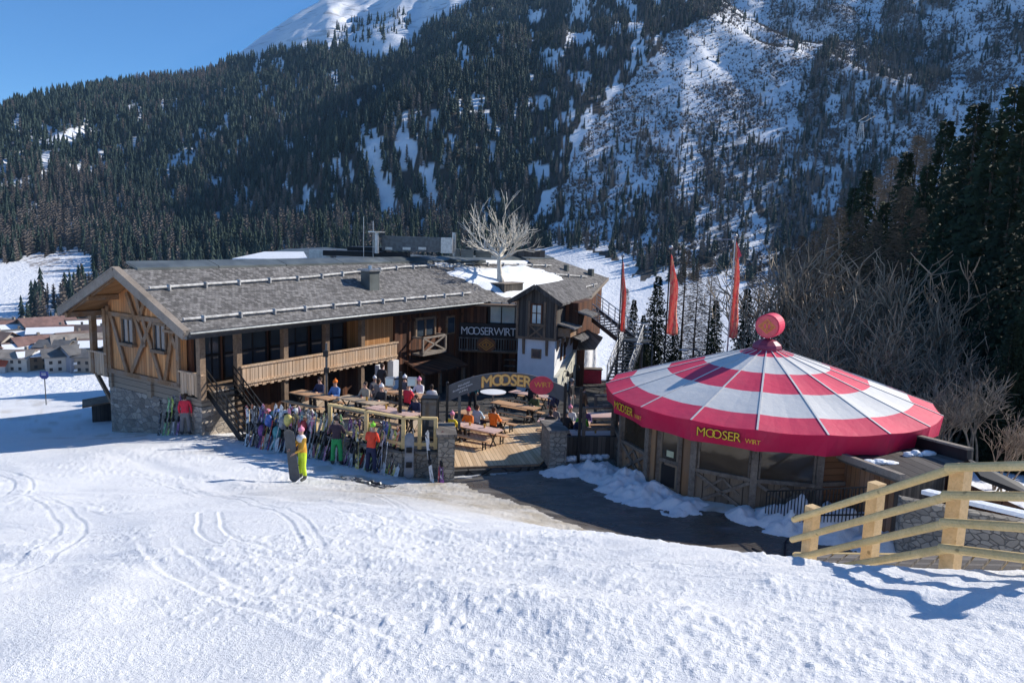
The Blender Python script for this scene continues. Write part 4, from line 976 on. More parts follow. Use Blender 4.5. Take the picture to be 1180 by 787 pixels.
cano = UBd(mb, 'canopy', [M_RED, M_WHITEC])
mb = MB()
for i in range(NV):
    kn_ = []
    for k in range(5): kn_ += [rads[k], (rads[k] + rads[k + 1]) / 2]
    kn_.append(rads[5])
    for r0, r1 in zip(kn_[:-1], kn_[1:]):
        wq = .028 if r0 > 1.5 else .016
        mb.beam(ring(ANG[i], r0, zc(r0) + .009), ring(ANG[i], r1, zc(r1) + .009), wq * 2, .012)
UBd(mb, 'seam', M_WHITEC, cano)
mb = MB()
for i in range(NV):
    a = ring(ANG[i], RR + .005, ZRIM + .005); b = ring(ANG[i] + 20, RR + .005, ZRIM + .005)
    sg_ = 6
    for s_ in range(sg_):
        t0, t1 = s_ / sg_, (s_ + 1) / sg_; p0, p1 = a.lerp(b, t0), a.lerp(b, t1)
        n0 = 1 - .02 * math.sin(math.pi * t0) ; n1 = 1 - .02 * math.sin(math.pi * t1)
        p0z = ZRIM + .005 - .06 * math.sin(math.pi * t0); p1z = ZRIM + .005 - .06 * math.sin(math.pi * t1)
        mb.add([(p0.x, p0.y, p0z), (p1.x, p1.y, p1z), (p1.x * n1 * .985, p1.y * n1 * .985, -6.17), (p0.x * n0 * .985, p0.y * n0 * .985, -6.17)], [(3, 2, 1, 0)])
va = UBd(mb, 'valance', M_REDV, cano)
sol = va.modifiers.new('s', 'SOLIDIFY'); sol.thickness = .02
def valance_text(i):
    a = ring(ANG[i], RR, 0); b = ring(ANG[i] + 20, RR, 0); d = (b - a).normalized(); n = Vector((d.y, -d.x, 0)); n = n if n.dot((a + b) / 2) > 0 else -n
    L = (b - a).length; mb = MB(); h = .285
    tw = wwidth('MOOSER', h, .07, .3)
    def f(x0, dz, sh=0): return lambda x, y, o: tuple(a + d * (x0 + x) + n * (.012 + .012 * (1) - (ZRIM - (-5.83 + dz + y)) * .0 + o + .03) + Vector((0, 0, -5.95 + dz + y)))
    mb2 = MB()
    for ox, oy in ((-.014, 0), (.014, 0), (0, .014), (0, -.014)):
        word(mb2, 'MOOSER', h, lambda x, y, o: tuple(a + d * (.22 + x + ox) + n * .032 + Vector((0, 0, -5.94 + y + oy))), 0, .07, .3)
    word(mb, 'MOOSER', h, lambda x, y, o: tuple(a + d * (.22 + x) + n * (.038 + o) + Vector((0, 0, -5.94 + y))), 0, .07, .3)
    word(mb, 'WIRT', .14, lambda x, y, o: tuple(a + d * (.26 + tw + .08 + x) + n * .038 + Vector((0, 0, -5.93 + y))), 0, .07, 0)
    UBd(mb2, 'letter_outline', M_BLACKP, va); UBd(mb, 'lettering', M_YEL, va)
for a_ in (-170, -130, -10, 30, 70, 110, 150): valance_text(ANG.index(a_) if a_ in ANG else ANG.index(a_ + 360))
# topknot
mb = MB(); mb.V = []
def lathe(mb, prof, n=20, c=(0, 0)):
    vs = []; 
    for r, z in prof: vs += [(c[0] + r * math.cos(2 * math.pi * i / n), c[1] + r * math.sin(2 * math.pi * i / n), z) for i in range(n)]
    fs = [(j * n + i, j * n + (i + 1) % n, (j + 1) * n + (i + 1) % n, (j + 1) * n + i) for j in range(len(prof) - 1) for i in range(n)]
    fs.append(tuple(range((len(prof) - 1) * n, len(prof) * n))); return mb.add(vs, fs)
lathe(mb, [(.50, -3.95), (.54, -3.80), (.50, -3.70), (.32, -3.56), (.12, -3.50)], 10)
M_PURP = plain('plum_cap', (.25, .045, .09), .4, .1, 3)
kn = UBd(mb, 'topknot', M_PURP)
mb = MB(); mb.tube((0, 0, -3.56), (0, 0, -3.3), .09, n=8); UBd(mb, 'neck', M_BLACK, kn)
dax = Vector((-.58, -.81, -.02)).normalized(); dc = Vector((.06, .03, -3.02))
mb = MB(); mb.tube(dc + dax * .32, dc - dax * .34, .43, .43, 28); UBd(mb, 'drum', M_RED, kn)
mb = MB(); mb.tube(dc + dax * .325, dc + dax * .345, .39, .39, 28); UBd(mb, 'face', plain('drum_face', (.75, .12, .13), .5, .1), kn)
mb = MB(); ex = dax.cross(Zv).normalized(); ez = Zv
def ln(p, q, w_=.022): mb.beam(dc + dax * .352 + ex * p[0] + ez * p[1], dc + dax * .352 + ex * q[0] + ez * q[1], w_, .02)
for s_ in (.30, .23):
    pp = [(-s_, 0), (0, s_ * .85), (s_, 0), (0, -s_ * .85)]
    for i in range(4): ln(pp[i], pp[(i + 1) % 4])
for cx_ in (-.065, .065):
    for i in range(8): ln((cx_ + .085 * math.cos(i * .785), .12 * math.sin(i * .785)), (cx_ + .085 * math.cos((i + 1) * .785), .12 * math.sin((i + 1) * .785)))
UBd(mb, 'emblem', M_GOLD, kn)
mb = MB(); lathe(mb, [(.465, -3.55), (.47, -3.5)], 12)
# walls
RWL = 5.3
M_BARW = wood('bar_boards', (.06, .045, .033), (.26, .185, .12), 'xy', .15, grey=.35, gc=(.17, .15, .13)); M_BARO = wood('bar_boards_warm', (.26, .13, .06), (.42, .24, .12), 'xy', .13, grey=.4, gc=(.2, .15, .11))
M_BARP = timber('bar_posts', (.09, .072, .058), (.27, .22, .175))
M_BARG = glass('bar_glass', (.035, .025, .016), .06)
for i in range(NV):
    p = ring(ANG[i], RWL, 0); mb = MB(); mb.beam((p.x, p.y, -8.5), (p.x, p.y, -5.75), .2, .2, up=Vector((p.x, p.y, 0))); UBd(mb, 'post', M_BARP)
for i in range(NV):
    a = ring(ANG[i], RWL, 0); b = ring(ANG[i] + 20, RWL, 0); d = (b - a).normalized(); L = (b - a).length; n = Vector((d.y, -d.x, 0)); n = n if n.dot((a + b) / 2) > 0 else -n
    def bm(m_, s0, z0, s1, z1, w_=.1, t_=.08, off=0): m_.beam(a + d * s0 + n * off + Zv * z0, a + d * s1 + n * off + Zv * z1, t_, w_)
    A = ANG[i] if ANG[i] <= 180 else ANG[i] - 360
    def quad(m_, s0, s1, z0, z1, off, th=.05): m_.prism([a + d * s0 + n * off + Zv * z0, a + d * s1 + n * off + Zv * z0, a + d * s1 + n * off + Zv * z1, a + d * s0 + n * off + Zv * z1], -n * th)
    if A == -150:      # door bay
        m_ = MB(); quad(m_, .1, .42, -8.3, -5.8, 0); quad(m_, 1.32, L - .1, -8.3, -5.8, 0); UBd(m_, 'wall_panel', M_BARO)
        dr = MB(); quad(dr, .45, 1.3, -8.25, -7.15, .02); quad(dr, .45, .58, -7.15, -5.95, .02); quad(dr, 1.17, 1.3, -7.15, -5.95, .02); quad(dr, .45, 1.3, -6.05, -5.95, .02)
        do = UBd(dr, 'door', M_BARW)
        g = MB(); quad(g, .58, 1.17, -7.15, -6.05, .0, .02); UBd(g, 'pane', M_BARG, do)
        g = MB(); quad(g, .6, 1.15, -8.0, -7.3, .03, .01); UBd(g, 'panel', M_DARK, do)
        g = MB(); quad(g, .78, 1.06, -7.0, -6.8, .03, .01); UBd(g, 'notice', plain('pale_notice', (.55, .55, .35), .7, .1), do)
        g = MB(); quad(g, .42, 1.33, -7.22, -7.1, .05); bm(g, .45, -8.2, .45, -5.9, .08, .1, .03); bm(g, 1.31, -8.2, 1.31, -5.9, .08, .1, .03); UBd(g, 'frame', M_BARP, do)
    elif A == -90 or A == -70:
        m_ = MB(); quad(m_, .08, L - .08, -8.4, -7.15, 0); quad(m_, .08, L - .08, -7.15, -5.85, -.02); UBd(m_, 'wall_panel', wood('brown_wall_boards', (.16, .075, .035), (.26, .13, .065), 'z', .2) if 'brown_wall_boards' not in bpy.data.materials else bpy.data.materials['brown_wall_boards'])
        m_ = MB(); bm(m_, .05, -7.1, L - .05, -7.1, .12, .1, .04); UBd(m_, 'rail', M_BARP)
    else:
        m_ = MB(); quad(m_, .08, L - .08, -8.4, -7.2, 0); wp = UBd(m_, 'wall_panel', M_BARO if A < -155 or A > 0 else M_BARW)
        m_ = MB(); bm(m_, .1, -8.2, L - .1, -7.25, .1, .06, .04); bm(m_, .1, -7.25, L - .1, -8.2, .1, .06, .04); bm(m_, .05, -7.15, L - .05, -7.15, .12, .1, .04); bm(m_, .05, -8.25, L - .05, -8.25, .12, .1, .04); bm(m_, .4, -7.7, .95, -7.25, .07, .05, .03); bm(m_, L - .4, -7.7, L - .95, -7.25, .07, .05, .03); UBd(m_, 'cross_bracing', M_BARP, wp)
        f = MB(); bm(f, .1, -5.95, L - .1, -5.95, .1, .08, .02); bm(f, .14, -7.1, .14, -5.95, .06, .06, .02); bm(f, L - .14, -7.1, L - .14, -5.95, .06, .06, .02); wf = UBd(f, 'window', M_BARP)
        g = MB(); quad(g, .12, L - .12, -7.12, -5.95, 0, .015); UBd(g, 'pane', M_BARG, wf)
mb = MB(); mb.tube((0, 0, -8.5), (0, 0, -3.9), .15, n=10); lathe(mb, [(2.2, -8.3), (2.2, -7.1), (2.35, -7.1), (2.35, -7.0), (1.7, -7.0)], 18); UBd(mb, 'counter', M_BARO)
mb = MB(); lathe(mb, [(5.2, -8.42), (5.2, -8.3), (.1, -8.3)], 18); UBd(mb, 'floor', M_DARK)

# ================================================================== terrace, piers, walls
def sheet(name, poly, zf, mat, label=None, cat=None, kind='structure', th=.18, loc=None):
    mb = MB(); mb.prism([(x, y, zf(x, y)) for x, y in poly], (0, 0, -th)); o = mb.build(name, mat); return tag(o, label, cat, None, kind)
sheet('courtyard', TERR, lambda x, y: float(zterr(x, y)), stone('courtyard_slabs', (.045, .042, .04), (.10, .095, .09), (.03, .03, .03), 1.3), th=.6)
dk = [(-2.3, 25.35), (1.15, 26.15), (2.2, 29.5), (2.6, 33.2), (-3.0, 33.2), (-2.9, 28)]
deck = MB()
# boards laid across the walk, each its own slight gap
y = 25.35; 
M_DECK2 = wood('deck_boards', (.50, .34, .19), (.72, .52, .32), 'x', .15, grey=.2, gc=(.45, .36, .27))
droot = thing('wooden_deck', 'sunlit plank deck leading in between the two stone piers', 'deck', (0, 29, -8.4), R_(10))
Minv = Matrix.Rotation(-R_(10), 4, 'Z')
mbk = MB(); mbk.prism([tuple(Minv @ Vector((x, y - 29, float(zterr(x, y)) + .06 + 8.4))) for x, y in dk], (0, 0, -.1)); mbk.build('planking', M_DECK2, droot)
mbk = MB(); a = Minv @ Vector((-2.3, 25.3 - 29, .02)); b = Minv @ Vector((1.15, 26.1 - 29, .02)); mbk.beam(a, b, .08, .22); mbk.build('edge_board', M_BEAM, droot)
# raised left platform with stone retaining wall
mb = MB(); mb.prism([(x, y, -7.5) for x, y in PLAT], (0, 0, -.14)); pl = mb.build('terrace_platform', M_DECK); tag(pl, kind='structure')
wl = thing('retaining_wall', 'grey stone retaining wall under the terrace corner where skis lean', 'wall', (-3.7, 25, -8.6))
mb = MB()
cpts = [(-9.75, 28.6), (-6.6, 26.55), (-3.68, 24.9), (-2.5, 24.9)]
for i in range(3):
    a, b = cpts[i], cpts[i + 1]; mb.beam((a[0] + 3.7, a[1] - 25, -.25), (b[0] + 3.7, b[1] - 25, -.25), .34, 2.5, ext=.1)
mb.build('masonry', M_STONED, wl)
mb = MB()
for i in range(3):
    a, b = cpts[i], cpts[i + 1]; mb.beam((a[0] + 3.7, a[1] - 25, 1.04), (b[0] + 3.7, b[1] - 25, 1.04), .46, .08, ext=.12)
mb.build('coping', M_GREYM, wl)
def pier(label, x, y, w_, d_, zt, rz, zb=-9.2):
    r = thing('stone_pier', label, 'pier', (x, y, zb), R_(rz)); h = zt - zb
    mb = MB(); mb.box(-w_ / 2, w_ / 2, -d_ / 2, d_ / 2, 0, h - .08); mb.build('masonry', M_STONED, r)
    mb = MB(); mb.prism([(-w_ / 2 - .07, -d_ / 2 - .07, h - .08), (w_ / 2 + .07, -d_ / 2 - .07, h - .08), (w_ / 2 + .07, d_ / 2 + .07, h - .08), (-w_ / 2 - .07, d_ / 2 + .07, h - .08)], (0, 0, .09)); mb.build('coping', M_GREYW, r)
    return r
pier('taller stone pier left of the deck entrance', -2.2, 24.95, .55, 1.5, -6.75, 8)
pier('lower stone pier right of the deck entrance beside a snow heap', 1.65, 26.6, .62, 1.5, -6.95, 10)
rw = thing('low_wall', 'low dark boarded wall between the right pier and the round bar', 'wall', (2.9, 26.7, -8.6))
mb = MB(); mb.beam((-1, -.1, .6), (1.2, .15, .6), .2, 1.3); mb.build('boards', M_GREYD, rw)
mb = MB(); mb.beam((-1.05, -.25, .05), (1.1, -.1, .05), .5, .7); mb.build('plinth', M_STONED, rw)
sp_ = MB(); 
for i in range(14): sp_.ball((2.2 + i * .11, 26.35 + .03 * i + rng.uniform(-.06, .06), -8.12 + rng.uniform(-.03, .05)), rng.uniform(.12, .2), .14, .11)
sp = sp_.build('snow_heap', M_SNOWP, smooth=True); tag(sp, kind='stuff')
# timber rail frame at the corner above the skis
def rail_frame(label, pts, zb, zt, mid, mat, name='terrace_railing', w_=.13, infill=False):
    r = thing(name, label, 'railing', (pts[0][0], pts[0][1], zb)); ox, oy = pts[0]
    P0 = [Vector((x - ox, y - oy, 0)) for x, y in pts]; H = zt - zb
    for i, q in enumerate(P0):
        m_ = MB(); m_.box(q.x - w_ / 2, q.x + w_ / 2, q.y - w_ / 2, q.y + w_ / 2, -.05, H); m_.build('post', mat, r)
    for i in range(len(P0) - 1):
        for zz in [H] + mid:
            m_ = MB(); m_.beam(P0[i] + Zv * zz, P0[i + 1] + Zv * zz, .08 if zz != H else .16, .12 if zz != H else .07, ext=.05); m_.build('rail', mat, r)
    return r
rail_frame('new pale timber railing round the terrace corner above the skis', [(-6.6, 26.55), (-5.1, 25.7), (-3.66, 24.92), (-3.1, 24.95), (-2.55, 24.98)], -7.45, -6.4, [.12], M_NEWW)
rail_frame('weathered timber railing by the pink tables left of the round bar', [(2.75, 26.75), (3.85, 26.95)], -7.95, -6.3, [.85, .3], M_BARP)
rail_frame('dark wooden picket fence behind the pink tables', [(4.0, 34), (5.6, 34.4), (7.2, 34.6)], -8.8, -7.4, [.9, .6, .3], M_GREYW, 'picket_fence')

# ---- arched entrance sign on two posts
arch = thing('entrance_sign', 'arched grey sign with amber letters spanning the deck entrance', 'sign', (-.4, 26.4, -8.4), R_(6))
A0 = [(515, 448), (530, 439), (550, 430), (575, 425.5), (600, 426), (622, 433), (640, 442), (652, 450)]
A1 = [(515, 448), (537, 448), (556, 441), (577, 438.5), (600, 440), (618, 447), (636, 456), (652, 464)]
def AW(x, y):   # photo point -> the sign's own plane
    o = Vector((-.4, 26.4, 0)); n = Vector((-math.sin(R_(6)), math.cos(R_(6)), 0)); d = P(x, y, 1.0); p = d * (o.dot(n) / d.dot(n)); ex_ = Vector((math.cos(R_(6)), math.sin(R_(6)), 0))
    return (p - o).dot(ex_), p.z + 8.4
xl = AW(515, 440)[0]; xr = AW(652, 455)[0]; xm = (xl + xr) / 2; hw = (xr - xl) / 2
def arc_z(x): t = (x - xm) / hw; return 2.62 + .30 * (1 - t * t * 1.0) 
top = []; bot = []
for i in range(25):
    x = xl + (xr - xl) * i / 24; t = (x - xm) / hw; top.append((x, 0, 3.40 - .54 * t * t)); bot.append((x, 0, 2.80 - .62 * t * t + (.1 if abs(t) < .6 else .1)))
mb = MB()
for i in range(24): mb.prism([bot[i], bot[i + 1], top[i + 1], top[i]], (0, .1, 0))
bd = mb.build('board', M_SIGNG, arch)
def arcpt(x, y, off, yshift=0, slope=True):
    t = (x - xm) / hw; base = 2.98 - .56 * t * t; return (x, -off, base + y + yshift)
mb = MB(); h = .42; tw = wwidth('MOOSER', h, .05, .32, .95); sx = xm - hw * .42
for o_, mt, of in ((.022, M_GOLD, .012), (0, M_CORE, .02)):
    mb = MB()
    for ox, oy in ([(-o_, 0), (o_, 0), (0, o_), (0, -o_)] if o_ else [(0, 0)]):
        word(mb, 'MOOSER', h, lambda x, y, o: arcpt(sx + x + ox, y + oy - .04, of + o), 0, .05, .32, 0, .95)
    mb.build('lettering', mt, bd)
mb = MB(); ovx = sx + tw + .36
for i in range(28):
    a0, a1 = 2 * math.pi * i / 28, 2 * math.pi * (i + 1) / 28
mb.tube((0, 0, 0), (0, -.03, 0), 1, n=32); mb.V = [(ovx + v[0] * .44, v[1] - .012, 3.01 - .56 * ((ovx - xm) / hw) ** 2 + .12 + v[2] * .34) for v in mb.V]; mb.build('red_oval', M_SIGNR, bd)
mb = MB(); word(mb, 'WIRT', .2, lambda x, y, o: (ovx - .27 + x, -.05, 3.03 - .56 * ((ovx - xm) / hw) ** 2 + y + .04 - .1 * x * 0), 0, .06, 0); mb.build('lettering', M_GOLD, bd)
mb = MB()
for k, (t_, y_, x_) in enumerate((('Wahrscheinlich', .23, .40), ('die schlechteste Skihütte', .115, .22), ('am Arlberg', 0, .44))):
    word(mb, t_, .072, lambda x, y, o: (xl + x_ + x * .66, -.015, 2.45 + y_ + y + .42 * (x_ + x * .66)), 0, .16, 0)
mb.build('slogan', M_LETW, bd)
mb = MB()
for k, (t_, y_, x_) in enumerate((('Herzlich', .16, -1.22), ('Willkommen', .02, -.92))):
    word(mb, t_, .085, lambda x, y, o: (xr + x_ + x * .7, -.015, 2.52 + y_ + y - .46 * (1.0 + x_ + x * .7 - .2)), 0, .12, 0)
mb.build('slogan', M_LETW, bd)
for x in (xl + .02, xr - .02):
    p = MB(); p.box(x - .045, x + .045, -.05, .05, .0 if x < xm else .0, 2.95); p.ball((x, 0, 3.0), .06); p.build('post', M_BLACK, arch)
p = MB(); p.box(xl + .42, xl + .52, .0, .1, 1.3, 2.5); p.build('hanger', M_GREYM, arch)

# ---- tall lanterns / lamp posts
def terrace_lamp(label, x, y, zb, h, heads):
    r = thing('lamp_post', label, 'lamp post', (x, y, zb)); mb = MB(); mb.box(-.06, .06, -.06, .06, 0, h); mb.box(-.12, .12, -.12, .12, 0, .12); mb.build('pole', M_BLACK, r)
    for dx, dy in heads:
        m_ = MB(); m_.beam((0, 0, h - .25), (dx, dy, h - .3), .05, .05); m_.build('arm', M_BLACK, r)
        m_ = MB(); m_.box(dx - .16, dx + .16, dy - .14, dy + .14, h - .52, h - .22); hd = m_.build('floodlight', M_GALV, r)
        m_ = MB(); m_.box(dx - .13, dx + .13, dy - .16, dy - .145, h - .49, h - .25); m_.build('lens', M_GLASSB, hd)
    return r
q = P(461, 487, 27.0); terrace_lamp('black lamp post with two glass floodlights behind the corner railing', q.x, q.y, -7.5, 2.3, [(-.38, 0), (.42, .1)])
q = P(376.5, 462, 29.5); o = thing('flagless_pole', 'slim grey pole with two clamps in front of the balcony', 'pole', (q.x, q.y, -8.7)); mb = MB(); mb.tube((0, 0, 0), (0, 0, 4.1), .045, n=8); mb.build('shaft', M_GREYM, o)
mb = MB(); mb.box(-.12, .06, -.08, .08, 3.55, 3.8); mb.box(-.09, .09, -.08, .08, 2.9, 3.1); mb.build('clamp', M_BLACK, o)
def gate_lamp(label, x, y, zb, h):
    r = thing('lantern_post', label, 'post', (x, y, zb)); mb = MB(); mb.box(-.05, .05, -.05, .05, 0, h); mb.build('pole', M_BLACK, r)
q = P(672, 545, 26.3); gate_lamp('thin black post standing in front of the low boarded wall', 2.55, 26.25, -8.35, 2.9)
def glass_lantern(label, x, y, zb):
    r = thing('lantern', label, 'lantern', (x, y, zb)); m_ = MB()
    for sx_ in (-.28, .28):
        for sy_ in (-.28, .28): m_.box(sx_ - .02, sx_ + .02, sy_ - .02, sy_ + .02, 0, 1.5)
    m_.box(-.3, .3, -.3, .3, 1.5, 1.56); m_.box(-.3, .3, -.3, .3, 0, .06); m_.build('frame', M_BLACK, r)
    m_ = MB(); m_.box(-.27, .27, -.27, .27, .06, 1.5); m_.build('glass', M_GLASS, r)
glass_lantern('tall glass patio heater case at the terrace corner by the left pier', -2.9, 26.3, -7.5)

# ================================================================== furniture
_tb = None
def table_set(label, x, y, rz, L=2.2, mat=None, group='beer tables on the terrace', zb=None, w_=.7, parts=True):
    zb = ground(x, y) if zb is None else zb
    r = thing('table', label, 'table', (x, y, zb), R_(rz), group)
    mb = MB(); mb.box(-L / 2, L / 2, -w_ / 2, w_ / 2, .72, .76); mb.build('tabletop', mat or M_PINK, r)
    for sx_ in (-L / 2 + .25, L / 2 - .25):
        mb = MB(); mb.beam((sx_, -w_ / 2 + .08, 0), (sx_, w_ / 2 - .08, .72), .04, .04); mb.beam((sx_, w_ / 2 - .08, 0), (sx_, -w_ / 2 + .08, .72), .04, .04); mb.box(sx_ - .02, sx_ + .02, -w_ / 2 + .06, w_ / 2 - .06, .68, .72); mb.build('leg', M_BLACK, r)
    return r
def bench(label, x, y, rz, L=2.2, mat=None, zb=None):
    zb = ground(x, y) if zb is None else zb
    r = thing('bench', label, 'bench', (x, y, zb), R_(rz), 'beer benches on the terrace')
    mb = MB(); mb.box(-L / 2, L / 2, -.14, .14, .42, .46); mb.build('seat', mat or M_ORT, r)
    for sx_ in (-L / 2 + .25, L / 2 - .25):
        mb = MB(); mb.box(sx_ - .02, sx_ + .02, -.12, -.08, 0, .42); mb.box(sx_ - .02, sx_ + .02, .08, .12, 0, .42); mb.box(sx_ - .02, sx_ + .02, -.12, .12, .2, .23); mb.build('leg', M_BLACK, r)
    return r
TB = -32.5
def set3(lt, lb, x, y, rz=TB, L=2.2, mat=None, sides=(-1, 1), w_=.7):
    table_set(lt, x, y, rz, L, mat, w_=w_)
    c, s_ = math.cos(R_(rz)), math.sin(R_(rz))
    for sd in sides: bench(lb[0] if sd < 0 else lb[1], x - s_ * sd * .62, y + c * sd * .62, rz, L, M_ORT)
def at(x, y, dep): q = P(x, y, dep); return q.x, q.y
set3('pink-topped beer table nearest the left pier with a yellow-jacketed guest', ('bench on the near side of the pink table by the left pier', 'bench on the far side of the pink table by the left pier'), -1.35, 29.0)
set3('long orange-topped beer table where the orange-jacketed guest sits', ('bench on the near side of the orange guest table', 'bench on the far side of the orange guest table'), -1.15, 31.4, L=2.6, mat=M_ORT)
set3('bare plank table beside the white standing table', ('bench on the near side of the bare plank table', 'bench on the far side of the bare plank table'), .25, 34.2, L=2.4, mat=M_ORT)
set3('pink table in the shade under the red oval of the sign', ('bench in front of the shaded pink table', 'bench behind the shaded pink table'), 1.0, 37.5)
set3('table crowded by dark-clothed guests behind the right pier', ('bench nearest the right pier among dark-clothed guests', 'bench farther from the right pier among dark-clothed guests'), 2.3, 30.6, rz=-10)
set3('pink table behind the weathered railing left of the round bar', ('bench in front of the pink table by the weathered railing', 'bench behind the pink table by the weathered railing'), 3.6, 28.6, rz=6, L=2.4, w_=.9)
set3('farthest pink table by the picket fence left of the round bar', ('bench in front of the pink table at the picket fence', 'bench behind the pink table at the picket fence'), 4.4, 32.4, rz=8, L=2.6, w_=.9)
set3('orange-topped table on the raised platform nearest the chalet stair', ('bench on the near side of the platform table by the stair', 'bench on the far side of the platform table by the stair'), -8.0, 29.6, mat=M_ORT)
set3('brown table in the middle of the raised platform', ('bench on the near side of the middle platform table', 'bench on the far side of the middle platform table'), -5.9, 28.9, mat=M_DECK)
set3('pinkish table right behind the corner railing', ('bench on the near side of the corner railing table', 'bench on the far side of the corner railing table'), -4.4, 27.3)
set3('long pale table at the rear of the raised platform', ('bench on the near side of the rear platform table', 'bench on the far side of the rear platform table'), -4.6, 30.5, mat=M_ORT, L=2.6)
set3('dark table below the porch roof of the chalet', ('bench on the near side of the porch table', 'bench on the far side of the porch table'), -5.0, 35.5, mat=M_DECK)
set3('brown table under the balcony between the plastered pillars', ('bench on the near side of the balcony table', 'bench on the far side of the balcony table'), -7.6, 34.0, mat=M_DECK)
rt = thing('standing_table', 'round white standing table behind the arched sign', 'table', (-.85, 35.6, float(zterr(0, 35.6))))
mb = MB(); lathe(mb, [(.1, 1.08), (.62, 1.08), (.64, 1.12), (.1, 1.14)], 24); mb.build('tabletop', M_LETW, rt); mb = MB(); mb.tube((0, 0, .04), (0, 0, 1.08), .05, n=10); mb.build('pedestal', M_GALV, rt); mb = MB(); lathe(mb, [(.32, 0), (.3, .04), (.05, .06)], 18); mb.build('foot', M_GALV, rt)
rs = thing('bar_stand', 'small red-fronted counter under the slatted canopy beyond the tower', 'counter', (5.05, 47.0, -9.5)); mb = MB(); mb.box(-.75, .75, -.3, .3, .0, 1.0); mb.build('front', M_SIGNR, rs); mb = MB(); mb.box(-.8, .8, -.36, .36, 1.0, 1.06); mb.build('top', M_GREYW, rs)
# bottles and glasses
for i, (x, y, zz) in enumerate([(-1.0, 28.9, .76), (-1.6, 29.2, .76), (-.9, 31.2, .76), (-4.2, 27.2, .76), (-4.7, 27.5, .76), (2.2, 30.6, .76), (3.4, 28.5, .76), (-5.7, 28.8, .76)]):
    mb = MB(); lathe(mb, [(.035, 0), (.045, .12), (.045, .15)], 10); o = mb.build('drinking_glass', plain('beer', (.55, .30, .05), .2, .1)); o.location = (x, y, ground(x, y) + zz); tag(o, 'glass of beer left on a terrace table', 'glass', 'glasses on the terrace tables')

# ================================================================== flags
M_FLAG = None
def flag_mat():
    m, nt, b = _mat('flag_cloth'); tc = nt.nodes.new('ShaderNodeTexCoord')
    n = noise(nt, mapping(nt, tc.outputs['Object'], (6, 6, 2.2)), 2.2, 3, .6)
    nt.links.new(mixc(nt, ramp(nt, n, .47, .53), (.85, .13, .14), (.92, .52, .30)), b.inputs['Base Color']); tr = nt.nodes.new('ShaderNodeBsdfTranslucent'); tr.inputs[0].default_value = (.88, .26, .22, 1); mx = nt.nodes.new('ShaderNodeMixShader'); mx.inputs[0].default_value = .45; nt.links.new(b.outputs[0], mx.inputs[1]); nt.links.new(tr.outputs[0], mx.inputs[2]); nt.links.new(mx.outputs[0], [n_ for n_ in nt.nodes if n_.type == 'OUTPUT_MATERIAL'][0].inputs[0]); b.inputs['Roughness'].default_value = .6
    b.inputs['Subsurface Weight'].default_value = 0; return m
M_FLAG = flag_mat()
def flag(label, xt, yt, dep, zb, boom=False, wid=.42, ln=3.4, seed=0):
    tp = P(xt, yt, dep); r = thing('flagpole', label, 'flag', (tp.x, tp.y, zb), 0); H = tp.z - zb
    mb = MB(); mb.tube((0, 0, 0), (0, 0, H), .05, .03, 8); mb.build('pole', M_GALV if boom else M_BLACK, r)
    mb = MB(); mb.ball((0, 0, H + .07), .11); mb.build('finial', M_GALV, r)
    if boom: mb = MB(); mb.tube((-1.15, 0, H - .12), (.05, 0, H - .08), .025, n=6); mb.build('boom', M_GALV, r)
    nv, nu = 26, 6; V = []; rr = random.Random(seed)
    for j in range(nv + 1):
        t = j / nv; wd = wid * (.25 + .9 * math.sin(min(1, t * 1.3) * math.pi / 2)) * (1 - .15 * math.sin(t * 9 + seed))
        for i in range(nu + 1):
            s_ = i / nu; V.append((.05 + wd * s_ * .8, .10 * math.sin(s_ * 7 + t * 5 + seed) * (.3 + t), H - .25 - ln * t - .25 * s_ * (1 - t)))
    F = [(j * (nu + 1) + i, j * (nu + 1) + i + 1, (j + 1) * (nu + 1) + i + 1, (j + 1) * (nu + 1) + i) for j in range(nv) for i in range(nu)]
    m_ = MB(); m_.add(V, F); o = m_.build('banner', M_FLAG, r, smooth=True); sd = o.modifiers.new('s', 'SOLIDIFY'); sd.thickness = .012
    if boom:
        m_ = MB(); m_.prism([(.05, 0, H - .15), (.38, .06, H - .85), (.05, .02, H - 1.1)], (0, .015, 0)); m_.build('pennant', M_SIGNR, r)
flag('thin red banner on the pole farthest left, next to the staircase', 717.5, 296, 42, -11.5, False, .3, 4.0, 1)
flag('patterned red banner on the middle pole', 773, 287, 36, -10.5, False, .52, 3.9, 2)
flag('red banner with a pennant and a side boom on the right pole', 847.5, 274, 36, -10.5, True, .40, 4.6, 3)
# street lamps behind the bar
for lb, x, y, dep in (('grey street lamp with curved arm between the staircase and the middle banner', 752, 398, 44), ('grey street lamp with curved arm right of the middle banner', 806, 405, 40)):
    tp = P(x, y, dep); r = thing('street_lamp', lb, 'street lamp', (tp.x, tp.y, -12.5)); H = tp.z + 12.5
    mb = MB(); mb.tube((0, 0, 0), (0, 0, H), .06, .045, 8); mb.tube((0, 0, H), (-.3, 0, H + .12), .04, n=6); mb.tube((-.3, 0, H + .12), (-.7, 0, H + .08), .035, n=6); mb.build('pole', M_GREYM, r)
    mb = MB(); mb.ball((-.85, 0, H + .06), .3, .12, .05); mb.build('lamp_head', M_GALV, r)

